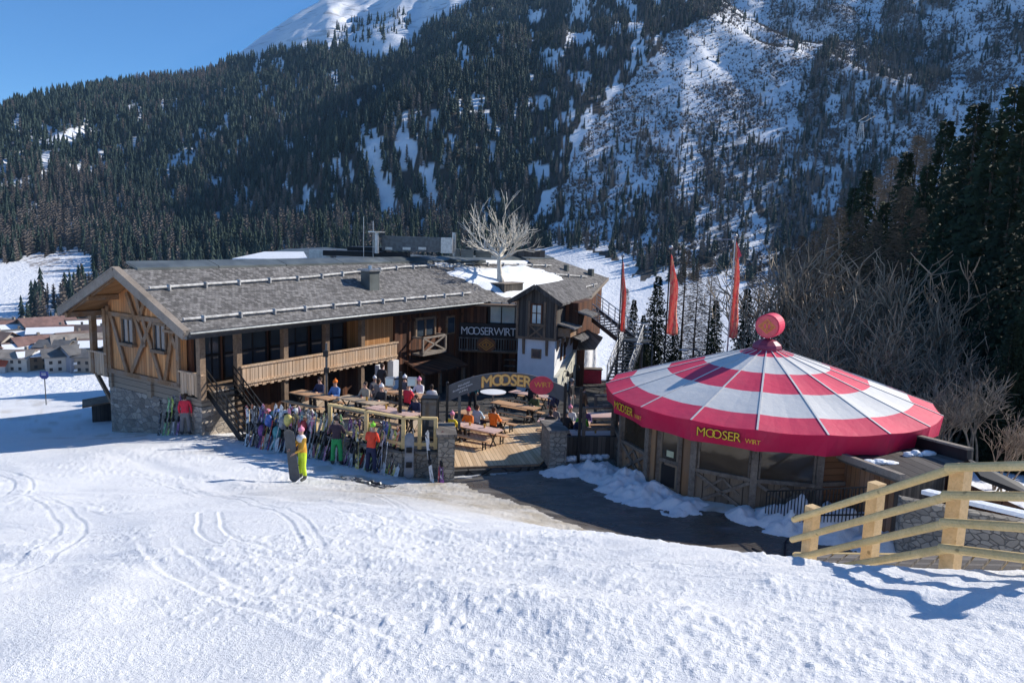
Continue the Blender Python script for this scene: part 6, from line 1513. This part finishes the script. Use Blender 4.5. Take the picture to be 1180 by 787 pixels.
    mb.ball(hd + Vector((0, -.09, -.047)) * k, .022, .008, .006, m=5, n=6, k=4)
    r = thing('person', label, 'person', loc, yaw)
    body = mb.build('body', [jacket, pants, M_SKIN, plain('boots_%d' % int(boots[0] * 100), boots, .6), gloves or M_SKIN, M_HAIR], r, smooth=True)
    bpy.data.meshes.remove(nm)
    hm, kind_ = hat; m2 = MB(); hc = hd + Vector((0, .008, .035)) * k
    if kind_ == 'hair':
        m2.ball(hc + Vector((0, .02, -.01)), .092 * k, .10 * k, .10 * k, 12, 8); m2.ball(hc + Vector((0, .055, -.06)), .075, .06, .10 if not longhair else .2, 10, 7); m2.build('hair', hm, r, smooth=True)
    elif kind_ == 'helmet':
        m2.ball(hc + Vector((0, .0, .015)), .115 * k, .13 * k, .115 * k, 14, 9); m2.V = [(x, y, max(z, hc.z - .045)) for x, y, z in m2.V]; h_ = m2.build('helmet', hm, r, smooth=True); m3 = MB(); m3.box(-.085, .085, hc.y - .14, hc.y - .10, hc.z - .03, hc.z + .03); m3.build('goggles', M_BLACKP, h_)
    else:
        m2.ball(hc + Vector((0, .0, .02)), .098 * k, .11 * k, .10 * k, 12, 8); m2.V = [(x, y, max(z, hc.z - .03)) for x, y, z in m2.V]; m2.ball(hc + Vector((0, 0, .135)), .03, n=8, k=6); m2.build('hat', hm, r, smooth=True)
    return r
def cloth(n, c): return plain('cloth_' + n, c, .75, .12, 7, bmp=.006)
def pos(x, yfeet, dep): q = P(x, yfeet, dep); return (q.x, q.y, fz(q.x, q.y) + .03)
red, blk, navy, grn, oran, yell, neon, wht, lblue, pnk, pur, gry = [cloth(*a) for a in (('red', (.72, .03, .06)), ('black', (.025, .022, .025)), ('navy', (.02, .025, .07)), ('green', (.03, .33, .10)), ('orange', (.85, .20, .02)), ('yellow', (.80, .60, .03)), ('neon', (.62, .80, .04)), ('white', (.75, .75, .76)), ('lightblue', (.42, .55, .65)), ('pink', (.80, .30, .42)), ('purple', (.07, .035, .16)), ('grey', (.20, .19, .19)))]
amber = cloth('amber', (.80, .42, .05)); lime = cloth('lime', (.25, .65, .05))
person('person in a bright red jacket and grey trousers seen from behind at the stone gable', pos(214, 500, 30.2), R_(190), 'stand', red, gry, (M_HAIR, 'hair'))
def person_board():
    L = pos(349, 552, 22.8)
    r = person('person in white and orange jacket and neon yellow trousers holding a grey snowboard upright', L, R_(-50), 'stand', amber, neon, (pnk, 'hat'), H=1.68, arms={'l': ((-.27, -.12, 1.14), (-.12, -.36, 1.10)), 'r': ((.26, -.1, 1.15), (.12, -.33, 1.0))}, boots=(.12, .12, .1))
    mb = MB(); mb.ball((0, -.04, 1.37), .20, .145, .14, 12, 8); mb.build('jacket_yoke', wht, r, smooth=True)
    a = R_(-50); fx, fy = math.sin(a), -math.cos(a); x, y = L[0] + fx * .36 + .10, L[1] + fy * .38
    o = snowboard('plain dark grey snowboard held upright on the snow by the neon-trousered rider', (x, y, fz(x, y) + .0), (R_(0), R_(7), R_(168)), cloth('board_grey', (.085, .088, .092))); o.scale = (1.1, 1, 1.08)
person_board()
person('person in dark jacket and bright green trousers seen from behind by the ski rack', pos(388, 533, 25.6), R_(185), 'stand', cloth('plum', (.05, .03, .045)), grn, (blk, 'helmet'), arms={'l': ((-.27, -.08, 1.16), (-.16, -.3, 1.2)), 'r': ((.27, -.08, 1.16), (.16, -.3, 1.2))})
person('person in red jacket, dark navy trousers and green hat among the leaning skis', (-4.75, 24.75, fz(-4.75, 24.75) + .03), R_(160), 'stand', cloth('vermilion', (.80, .07, .03)), navy, (lime, 'hat'), H=1.7, lean=.15, arms={'l': ((-.25, -.1, 1.18), (-.14, -.3, 1.1)), 'r': ((.25, -.1, 1.18), (.14, -.3, 1.1))})
def seated(label, x, y, yaw, j, p_, hat, **kw): return person(label, (x, y, ground(x, y) - .0), R_(yaw), 'sit', j, p_, hat, **kw)
c_, s__ = math.cos(R_(TB)), math.sin(R_(TB))
def seat(tx, ty, along, side, rz=TB): c, s_ = math.cos(R_(rz)), math.sin(R_(rz)); return tx + c * along - s_ * side * .62, ty + s_ * along + c * side * .62
def yawof(side, rz=TB): return rz + (180 if side < 0 else 0)
for lb, t, al, sd, rz, j_, p_, h_ in [
    ('seated person in yellow jacket and pale pink hat just right of the left pier', (-1.35, 29.0), -.75, -1, TB, yell, blk, (pnk, 'hat')),
    ('seated person in orange jacket and crimson hat near the left pier', (-1.35, 29.0), -.8, 1, TB, oran, blk, (cloth('crimson', (.6, .02, .1)), 'hat')),
    ('seated person in a light blue jacket with brown hair among the deck tables', (-1.15, 31.4), .1, -1, TB, lblue, navy, (M_HAIR, 'hair')),
    ('seated person with dark hair in a bright orange jacket seen from behind', (-1.15, 31.4), .95, -1, TB, oran, blk, (M_HAIR, 'hair')),
    ('seated person in black, nearest the right pier', (2.3, 30.6), -.5, -1, -10, blk, blk, (M_HAIR, 'hair')),
    ('seated person in black with grey hat, middle of the crowded near bench', (2.3, 30.6), .15, -1, -10, blk, navy, (gry, 'hat')),
    ('seated person in a green jacket with dark hair at the crowded table', (2.3, 30.6), .8, -1, -10, lime, navy, (M_HAIR, 'hair')),
    ('seated person in dark purple jacket facing the camera at the crowded table', (2.3, 30.6), .85, 1, -10, pur, blk, (M_HAIR, 'hair')),
    ('seated person in white top and pink hat at the crowded table', (2.3, 30.6), .2, 1, -10, wht, navy, (pnk, 'hat')),
    ('seated person in grey jacket on the far bench of the crowded table', (2.3, 30.6), -.5, 1, -10, gry, blk, (blk, 'hat')),
    ('seated person in black jacket in the shade under the sign', (1.0, 37.5), .5, -1, TB, blk, blk, (M_HAIR, 'hair')),
    ('seated person in dark blue jacket on the corner of the raised platform', (-4.4, 27.3), .6, 1, TB, navy, blk, (M_HAIR, 'hair')),
    ('seated person in white top at the rear platform table', (-4.6, 30.5), .5, 1, TB, wht, blk, (pnk, 'hat')),
    ('seated person in dark jacket at the rear platform table', (-4.6, 30.5), -.3, 1, TB, cloth('slate', (.10, .11, .13)), blk, (wht, 'hat')),
    ('seated person in red jacket at the long rear platform table', (-4.6, 30.5), .9, -1, TB, red, blk, (blk, 'hat')),
    ('seated person in charcoal jacket at the long rear platform table', (-4.6, 30.5), -.7, -1, TB, gry, blk, (M_HAIR, 'hair')),
    ('seated person in black jacket with white hat on the middle of the raised platform', (-5.9, 28.9), .5, 1, TB, blk, blk, (wht, 'hat')),
    ('seated person in beige jacket on the middle of the raised platform', (-5.9, 28.9), -.4, 1, TB, cloth('beige', (.45, .36, .26)), blk, (M_HAIR, 'hair')),
    ('seated person in black jacket below the porch roof', (-5.0, 35.5), .4, 1, TB, blk, blk, (M_HAIR, 'hair')),
    ('seated person in white jacket below the porch roof', (-5.0, 35.5), -.5, 1, TB, wht, blk, (navy, 'hat')),
    ('seated person in dark red jacket under the balcony', (-7.6, 34.0), .5, 1, TB, cloth('wine', (.25, .02, .03)), blk, (blk, 'hat')),
    ('seated person in dark green jacket at the far end of the plank table', (.25, 34.2), .7, 1, TB, cloth('olive', (.07, .09, .03)), blk, (M_HAIR, 'hair')),
    ('seated person in black jacket behind the shaded pink table', (1.0, 37.5), -.3, 1, TB, blk, blk, (blk, 'hat')),
    ('seated person in dark jacket at the pink table by the weathered railing', (3.6, 28.6), -.7, 1, 6, navy, blk, (M_HAIR, 'hair')),
    ('seated person with blue jacket and orange hat on the platform near the stair', (-8.0, 29.6), .6, 1, TB, cloth('midblue', (.10, .22, .5)), blk, (oran, 'hat')),
    ('seated person in dark blue beside the light timber rack', (-8.0, 29.6), -.3, 1, TB, navy, blk, (M_HAIR, 'hair'))]:
    x, y = seat(t[0], t[1], al, sd, rz); seated(lb, x, y, yawof(sd, rz), j_, p_, h_)

for lb, x, y, yaw, j_, p_, h_ in [
    ('standing person in black jacket behind the rear platform table', -5.6, 31.6, 150, blk, blk, (M_HAIR, 'hair')),
    ('standing person in grey jacket and white hat under the balcony edge', -6.6, 35.2, 40, gry, blk, (wht, 'hat')),
    ('standing waiter in white shirt and black trousers near the porch', -3.6, 33.2, 200, wht, blk, (M_HAIR, 'hair')),
    ('standing person in navy jacket by the right end of the arched sign', 2.0, 33.4, -30, navy, blk, (blk, 'hat')),
    ('standing person in black with grey helmet near the white tower', 3.0, 36.2, 60, blk, gry, (gry, 'helmet')),
    ('standing person in dark brown jacket between the crowded table and the tower', 3.4, 34.0, 120, cloth('brown', (.12, .07, .04)), blk, (M_HAIR, 'hair')),
    ('standing person in teal jacket near the round white table', -1.9, 36.4, 15, cloth('teal', (.02, .16, .18)), blk, (M_HAIR, 'hair'))]:
    person(lb, (x, y, ground(x, y)), R_(yaw), 'stand', j_, p_, h_)

# ================================================================== town in the valley
M_TW = [plain('town_wall_%d' % i, c, .85, .1, .3) for i, c in enumerate([(.42, .39, .35), (.26, .22, .18), (.17, .12, .08), (.40, .39, .38), (.24, .25, .29)])]
M_TR = [plain('town_roof_%d' % i, c, .8, .2, .4) for i, c in enumerate([(.17, .12, .10), (.22, .13, .11), (.14, .135, .13), (.30, .26, .22)])]
TOWN = [(12, 395, 395, 18, 12, 9, 4, 2, 'grey-blue house'), (-14, 400, 385, 20, 12, 10, 0, 0, 'pale house'), (38, 402, 380, 14, 11, 9, 3, 1, 'white-fronted house'), (60, 394, 392, 16, 12, 11, 2, 1, 'brown gabled house'), (80, 404, 372, 12, 10, 8, 1, 3, 'small brown house'), (96, 400, 388, 22, 13, 9, 1, 3, 'long brown-roofed house'), (30, 386, 425, 20, 14, 10, 4, 1, 'red-brown roofed house'),
        (5, 384, 440, 18, 12, 10, 2, 0, 'dark roofed house'), (55, 384, 430, 22, 14, 11, 1, 1, 'broad brown-roofed house'), (84, 388, 420, 18, 12, 9, 0, 2, 'grey-roofed house'), (108, 392, 410, 16, 12, 10, 3, 0, 'white balconied block'), (70, 414, 352, 11, 10, 8, 0, 2, 'small pale house'), (44, 412, 356, 13, 9, 7, 2, 0, 'low dark house'),
        (20, 414, 350, 14, 10, 7, 0, 3, 'low pale house'), (98, 412, 362, 16, 11, 9, 4, 2, 'grey apartment block'), (120, 408, 372, 16, 12, 10, 3, 0, 'white block by the gable'), (-30, 412, 360, 16, 12, 9, 3, 1, 'white house'), (-45, 390, 410, 18, 12, 9, 1, 0, 'brown house'), (24, 406, 0, 11, 9, 8, 1, 0, 'narrow brown house'), (66, 406, 0, 12, 9, 9, 2, 2, 'timber-fronted house'), (86, 398, 0, 13, 10, 10, 4, 0, 'dark roofed inn'), (48, 398, 0, 10, 9, 8, 0, 1, 'small red-roofed house'), (18, 380, 0, 16, 11, 9, 2, 3, 'barn-like house'), (72, 382, 0, 14, 10, 9, 1, 2, 'grey-roofed farmhouse'), (100, 380, 0, 15, 11, 9, 0, 0, 'pale chalet'), (110, 415, 0, 12, 9, 8, 1, 2, 'low brown house beside the chalet balcony')]
def hit(x, y, a=180, b=700):
    d = P(x, y, 1.0); ts = np.linspace(a, b, 500); zz = height(d.x * ts, ts); k = int(np.argmax(d.z * ts < zz)); return d * float(ts[k])
for i, (x, y, dep, Wd, Dp, Hh, mw, mr, nm_) in enumerate(TOWN):
    q = hit(x, y + 12); zg = float(height(np.array([q.x]), np.array([q.y]))[0]); rz = R_([22, -18, 35, 8, -30, 15][i % 6] + 20)
    t_ = thing('town_house', '%s in the valley town, %s' % (nm_, ('far left edge of the photo', 'behind the piste sign', 'towards the chalet')[0 if x < 25 else (1 if x < 75 else 2)]), 'house', (q.x, q.y, zg - .5), rz)
    Hh = Hh * .9; mb = MB(); mb.box(-Wd / 2, Wd / 2, -Dp / 2, Dp / 2, -4, Hh); mb.prism([(-Wd / 2, -Dp / 2, Hh), (-Wd / 2, Dp / 2, Hh), (-Wd / 2, 0, Hh + Dp * .22)], (Wd, 0, 0)); mb.build('wall', M_TW[mw], t_)
    mb = MB()
    for s_ in (-1, 1): mb.prism([(-Wd / 2 - 1.2, s_ * (Dp / 2 + 1.3), Hh - .35), (Wd / 2 + 1.2, s_ * (Dp / 2 + 1.3), Hh - .35), (Wd / 2 + 1.2, 0, Hh + Dp * .22 + .25), (-Wd / 2 - 1.2, 0, Hh + Dp * .22 + .25)], (0, 0, -.35))
    rf_ = mb.build('roof', M_TR[mr], t_); mb = MB(); mb.box(Wd * .2, Wd * .2 + 1.0, 1, 2, Hh, Hh + Dp * .22 + 1.3); mb.build('chimney', M_TW[1], rf_)
    if i % 3 == 0: mb = MB(); mb.prism([(-Wd / 2 - 1.2, -Dp / 2 - 1.35, Hh - .3), (Wd / 2 + 1.2, -Dp / 2 - 1.35, Hh - .3), (Wd / 2 + 1.2, -1.5, Hh + Dp * .16), (-Wd / 2 - 1.2, -1.5, Hh + Dp * .16)], (0, 0, .3)); mb.build('roof_snow', M_SNOWP, rf_)
    for fl in range(int(Hh / 2.8)):
        for k in range(int(Wd / 3.2)):
            xx = -Wd / 2 + 1.3 + k * 3.1; mb = MB(); mb.box(xx, xx + 1.2, -Dp / 2 - .06, -Dp / 2, 1 + fl * 2.8, 2.3 + fl * 2.8); mb.build('window', M_BLACKP, t_)
        if Hh > 8: mb = MB(); mb.box(-Wd / 2 + .6, Wd / 2 - .6, -Dp / 2 - 1.2, -Dp / 2 - .05, .6 + fl * 2.8, .72 + fl * 2.8); mb.box(-Wd / 2 + .6, Wd / 2 - .6, -Dp / 2 - 1.2, -Dp / 2 - 1.1, .7 + fl * 2.8, 1.6 + fl * 2.8); mb.build('balcony', M_BEAM if i % 2 else M_PLASTER, t_)
q = hit(-2, 428); tn = thing('town_house', 'small house with a bright orange-red roof at the far left snow edge', 'house', (q.x, q.y, q.z - .5), R_(10)); mb = MB(); mb.prism([(-4.8, -4.2, 3.2), (4.8, -4.2, 3.2), (4.8, 0, 6.2), (-4.8, 0, 6.2)], (0, 0, .25)); mb.prism([(-4.8, 4.2, 3.2), (4.8, 4.2, 3.2), (4.8, 0, 6.2), (-4.8, 0, 6.2)], (0, 0, .25)); mb.build('roof', plain('orange_roof', (.50, .10, .045), .6), tn); mb = MB(); mb.box(-4.2, 4.2, -3.6, 3.6, -3, 3.5); mb.prism([(-4.2, -3.6, 3.5), (-4.2, 3.6, 3.5), (-4.2, 0, 6.1)], (8.4, 0, 0)); mb.build('wall', M_TW[3], tn)

# ================================================================== cable-car pylon on the slope
q = P(991, 163, 640); r0 = math.hypot(q.x, q.y); azp = math.degrees(math.atan2(q.x, q.y)); rr_ = np.linspace(500, 1200, 700); zz_ = height(rr_ * math.sin(R_(azp)), rr_ * math.cos(R_(azp))); tt = q.z / r0; kk_ = int(np.argmax(zz_ / rr_ > tt)); rp = rr_[kk_]
py_ = thing('cableway_pylon', 'pale lattice cableway pylon standing among trees on the snowy slope', 'pylon', (rp * math.sin(R_(azp)), rp * math.cos(R_(azp)), zz_[kk_] - 1)); s0 = rp / 640
mb = MB(); Hp = 15 * s0
for sx_ in (-1, 1):
    for sy_ in (-1, 1): mb.beam((sx_ * 2.3, sy_ * 2.3, 0), (sx_ * .8, sy_ * .8, Hp), .35, .35)
for i in range(5):
    z0_, z1_ = Hp * i / 5, Hp * (i + 1) / 5; w0, w1 = 2.3 - 1.5 * i / 5, 2.3 - 1.5 * (i + 1) / 5
    for sx_ in (-1, 1): mb.beam((-w0, sx_ * w0, z0_), (w1, sx_ * w1, z1_), .2, .2); mb.beam((w0, sx_ * w0, z0_), (-w1, sx_ * w1, z1_), .2, .2)
mb.build('lattice', plain('pylon_paint', (.6, .6, .6), .6), py_); mb = MB(); mb.box(-3.2, 3.2, -.5, .5, Hp, Hp + .7); mb.build('crossarm', M_GALV, py_)
pl0 = Vector(py_.location)
for sx_, lb in ((-3, 'left cable running up from the pylon'), (3, 'right cable running up from the pylon')):
    a = pl0 + Vector((sx_, 0, Hp + .5)); b = Vector(P(1180 + sx_ * 4, 20, 1100)); mb = MB()
    for i in range(16):
        t0, t1 = i / 16, (i + 1) / 16; p0 = a.lerp(b, t0); p1 = a.lerp(b, t1); p0.z -= 20 * t0 * (1 - t0); p1.z -= 20 * t1 * (1 - t1); mb.tube(p0, p1, .09, n=4)
    tag(mb.build('cableway_cable', M_GREYM), lb, 'cable')

# ================================================================== trees close behind the bar and on the right
M_NCON = tree_mat('spruce_needles', (.010, .020, .012), (.035, .055, .026)); M_BARK = plain('spruce_bark', (.09, .07, .055), .9, .3, 4); M_NLAR = tree_mat('larch_twigs', (.10, .075, .055), (.20, .155, .11))
def spruce_mesh(seed, h, whorls=34, width=.2, dens=1.0):
    r_ = np.random.default_rng(seed); V = []; F = []
    for wI in range(whorls):
        t = (wI + r_.random() * .6) / whorls; z = h * (.03 + .965 * t); R = h * width * (1 - t) ** .8 * r_.uniform(.8, 1.15) + .15
        nb_ = int(9 - 3 * t)
        for b in range(nb_):
            a = 2 * math.pi * (b + r_.random() * .8) / nb_ + wI * 1.1; L = R * r_.uniform(.65, 1.12); c, s_ = math.cos(a), math.sin(a)
            k = max(3, int(L / .30 * dens))
            for i in range(k):
                f = (i + .6) / k; x, y = c * L * f, s_ * L * f; zz = z - L * (.10 + .42 * f * f) + L * .10 * f
                for q in range(3):
                    wl = (.42 * (1 - f * .45)) * r_.uniform(.7, 1.3); aa = a + r_.uniform(-1.4, 1.4); n0 = len(V)
                    zz = zz + r_.uniform(-.16, .16); V += [(x, y, zz + .03), (x + wl * math.cos(aa), y + wl * math.sin(aa), zz - .10 * r_.random()), (x + wl * .7 * math.cos(aa + .5), y + wl * .7 * math.sin(aa + .5), zz - .26 * r_.random() - .05)]; F.append((n0, n0 + 1, n0 + 2))
    return np.array(V), np.array(F)
def larch_mesh(seed, h, n=520):
    r_ = np.random.default_rng(seed); V = []; F = []
    for i in range(n):
        t = (i + r_.random()) / n; z = h * (.12 + .86 * t); L = h * .17 * (1 - t) ** .75 * r_.uniform(.6, 1.15) + .15; a = i * 2.4 + r_.random(); c, s_ = math.cos(a), math.sin(a)
        p0 = np.array((0, 0, z)); p1 = np.array((c * L, s_ * L, z + L * .12)); sd = np.array((-s_, c, 0)) * .03; n0 = len(V)
        V += [tuple(p0 - sd - (0, 0, .012)), tuple(p0 + sd + (0, 0, .012)), tuple(p1)]; F.append((n0, n0 + 1, n0 + 2))
        for q in range(int(6 + 7 * (1 - t))):
            f = r_.uniform(.25, 1); o = p0 + (p1 - p0) * f; aa = a + r_.choice([-1, 1]) * r_.uniform(.5, 1.2); l = .6 * (1.1 - f * .5) * r_.uniform(.5, 1.2); n0 = len(V)
            e = o + np.array((l * math.cos(aa), l * math.sin(aa), r_.uniform(-.28, .1))); V += [tuple(o), tuple(o + (0, 0, .05)), tuple(e)]; F.append((n0, n0 + 1, n0 + 2))
    return np.array(V), np.array(F)
def trunk_me(h, r=.2):
    mb = MB(); n = 8; 
    for i in range(n): mb.tube((0, 0, h * i / n - .3), (0, 0, h * (i + 1) / n - .3), r * (1 - i / n) + .02, r * (1 - (i + 1) / n) + .02, 7, 0, False)
    o = mb.build('trunk', M_BARK); me = o.data; bpy.data.objects.remove(o); return me
SPR = [np_mesh('crown', *spruce_mesh(s_, 20, 66, w_, 1.15), M_NCON) for s_, w_ in ((1, .19), (2, .165), (3, .21))]; LAR = [np_mesh('crown', *larch_mesh(s_, 20), M_NLAR) for s_ in (1, 2)]
TRK = trunk_me(20)
def near_tree(kind, label, x, y, zb, h, wd=1.0, group=None):
    r = thing('spruce' if kind == 's' else 'larch', label, 'tree', (x, y, zb), rng.uniform(0, 6.28), group); s_ = h / 20
    for nm_, me in (('trunk', TRK), ('crown', rng.choice(SPR if kind == 's' else LAR))):
        o = bpy.data.objects.new(nm_, me); COL.objects.link(o); o.parent = r; o.scale = (s_ * wd, s_ * wd, s_)
    return r
def hz(x, y): return float(height(np.array([x]), np.array([y]))[0])
def tree_px(kind, label, x, ytop, dep, wd=1.0, group=None, hmin=5):
    t = P(x, ytop, dep); zb = hz(t.x, t.y) - .3; return near_tree(kind, label, t.x, t.y, zb, max(hmin, t.z - zb), wd, group)
for a in [('s', 'young spruce right of the staircase below the first banner', 731, 345, 58), ('s', 'small spruce with snow behind it left of the middle banner', 742, 362, 54), ('s', 'tall dark spruce directly left of the middle banner', 759, 318, 56, 1.15), ('l', 'tall brown larch between the middle and the right banner', 792, 283, 62, 1.15),
          ('l', 'second brown larch leaning into the first, between the banners', 806, 300, 66), ('s', 'small dark spruce just left of the right banner', 826, 345, 52, 1.1), ('l', 'slim brown larch behind the right banner', 822, 296, 74), ('s', 'dark spruce behind the roof edge right of the right banner', 862, 332, 55, 1.1), ('l', 'bushy brown larch right of the right banner', 878, 300, 62), ('s', 'low dark spruce below the middle banner', 779, 372, 50, 1.2), ('s', 'low dark spruce above the left rim of the canopy', 745, 392, 47, 1.2), ('l', 'thin larch beside the first banner', 722, 330, 70)]:
    tree_px(a[0], a[1], a[2], a[3], a[4], a[5] if len(a) > 5 else 1)
G1 = 'dark spruces filling the right edge'; G2 = 'brown larches in the right-hand wood'
for x, y, d in [(1172, 98, 46), (1128, 118, 52), (1108, 160, 58), (1092, 138, 64), (1150, 142, 42), (1180, 150, 38), (1205, 110, 45), (1230, 90, 50), (1260, 100, 40), (1140, 190, 44), (1115, 215, 47), (1165, 230, 37), (1195, 210, 34), (1090, 240, 50), (1070, 190, 62), (1046, 172, 72), (1300, 120, 46), (1220, 220, 32), (1125, 280, 40), (1155, 310, 35), (1240, 280, 30), (1098, 300, 46), (1072, 290, 52), (1190, 330, 31), (1340, 140, 44), (1280, 220, 34), (1135, 340, 38), (1168, 370, 31), (1110, 360, 42),
                (1000, 195, 78), (985, 215, 84), (1020, 230, 66), (1138, 240, 58), (1160, 180, 60), (1185, 190, 56), (1100, 200, 74), (1200, 280, 44), (1178, 290, 50), (1150, 260, 62), (1125, 320, 54)]:
    tree_px('s', 'tall dark spruce in the dense wood along the right edge' if d < 62 else 'dark spruce standing in the wood right of the snowy gully', x, y, d, 1.25 if d < 62 else 1.05, G1 if d < 62 else 'dark spruces right of the gully')
for x, y, d in [(1060, 150, 76), (1075, 165, 70), (1030, 175, 86), (1012, 200, 90), (970, 235, 80), (955, 245, 74), (940, 262, 78), (925, 268, 70), (1045, 210, 64), (1062, 235, 58), (910, 282, 66), (990, 240, 66), (1010, 250, 60), (1035, 262, 54)]:
    tree_px('l', 'tall brownish larch in the wood above the bare bushes', x, y, d, 1.1, G2)
# bare many-stemmed trees behind the bar
BM = []
for sd in range(5):
    V = MB(); r_ = random.Random(40 + sd)
    for k in range(5):
        mt, mc = branching(100 + sd * 10 + k, 3.0, .10, 4, [.5, .62, .7, .8], [5, 4, 2, 2], .70, .5, rmin=.024, lean=(r_.uniform(-.4, .4), r_.uniform(-.4, .4)))
        ox, oy = r_.uniform(-.5, .5), r_.uniform(-.5, .5)
        for m_ in (mt, mc): V.add([(x + ox, y + oy, z) for x, y, z in m_.V], m_.F)
    zmax = max(v[2] for v in V.V); o = V.build('branches', M_TWIG); BM.append((o.data, zmax)); bpy.data.objects.remove(o)
for i, (x, y, d) in enumerate([(905, 268, 44), (940, 262, 46), (975, 285, 41), (1012, 290, 42), (1048, 285, 40), (1080, 322, 37), (1108, 372, 34), (955, 330, 37), (1030, 350, 35), (1132, 420, 30), (1165, 470, 25), (1090, 430, 29)]):
    t = P(x, y, d); zb = hz(t.x, t.y) - .2; me, zm = BM[i % 5]; h = t.z - zb
    r = thing('bare_shrub', 'tall leafless grey bush in the thicket behind the striped canopy', 'shrub', (t.x, t.y, zb), rng.uniform(0, 6), 'leafless bushes behind the canopy'); o = bpy.data.objects.new('branches', me); COL.objects.link(o); o.parent = r; s_ = h / zm; o.scale = (s_ * .95, s_ * .95, s_)

build_ground(); print('ground'); build_forest()
if HAZE > 0:
    hm = bpy.data.materials.new('haze'); hm.use_nodes = True; nt = hm.node_tree; nt.nodes.clear(); out = nt.nodes.new('ShaderNodeOutputMaterial'); pv_ = nt.nodes.new('ShaderNodeVolumePrincipled')
    pv_.inputs['Color'].default_value = (.40, .66, 1, 1); pv_.inputs['Density'].default_value = HAZE; pv_.inputs['Anisotropy'].default_value = .0; nt.links.new(pv_.outputs[0], out.inputs['Volume'])
    mb = MB(); mb.box(-3700, 3700, -900, 3700, -140, 1420); tag(mb.build('haze', hm), 'thin blue haze filling the valley air', 'haze', None, 'stuff')
print('objects', len(bpy.data.objects))
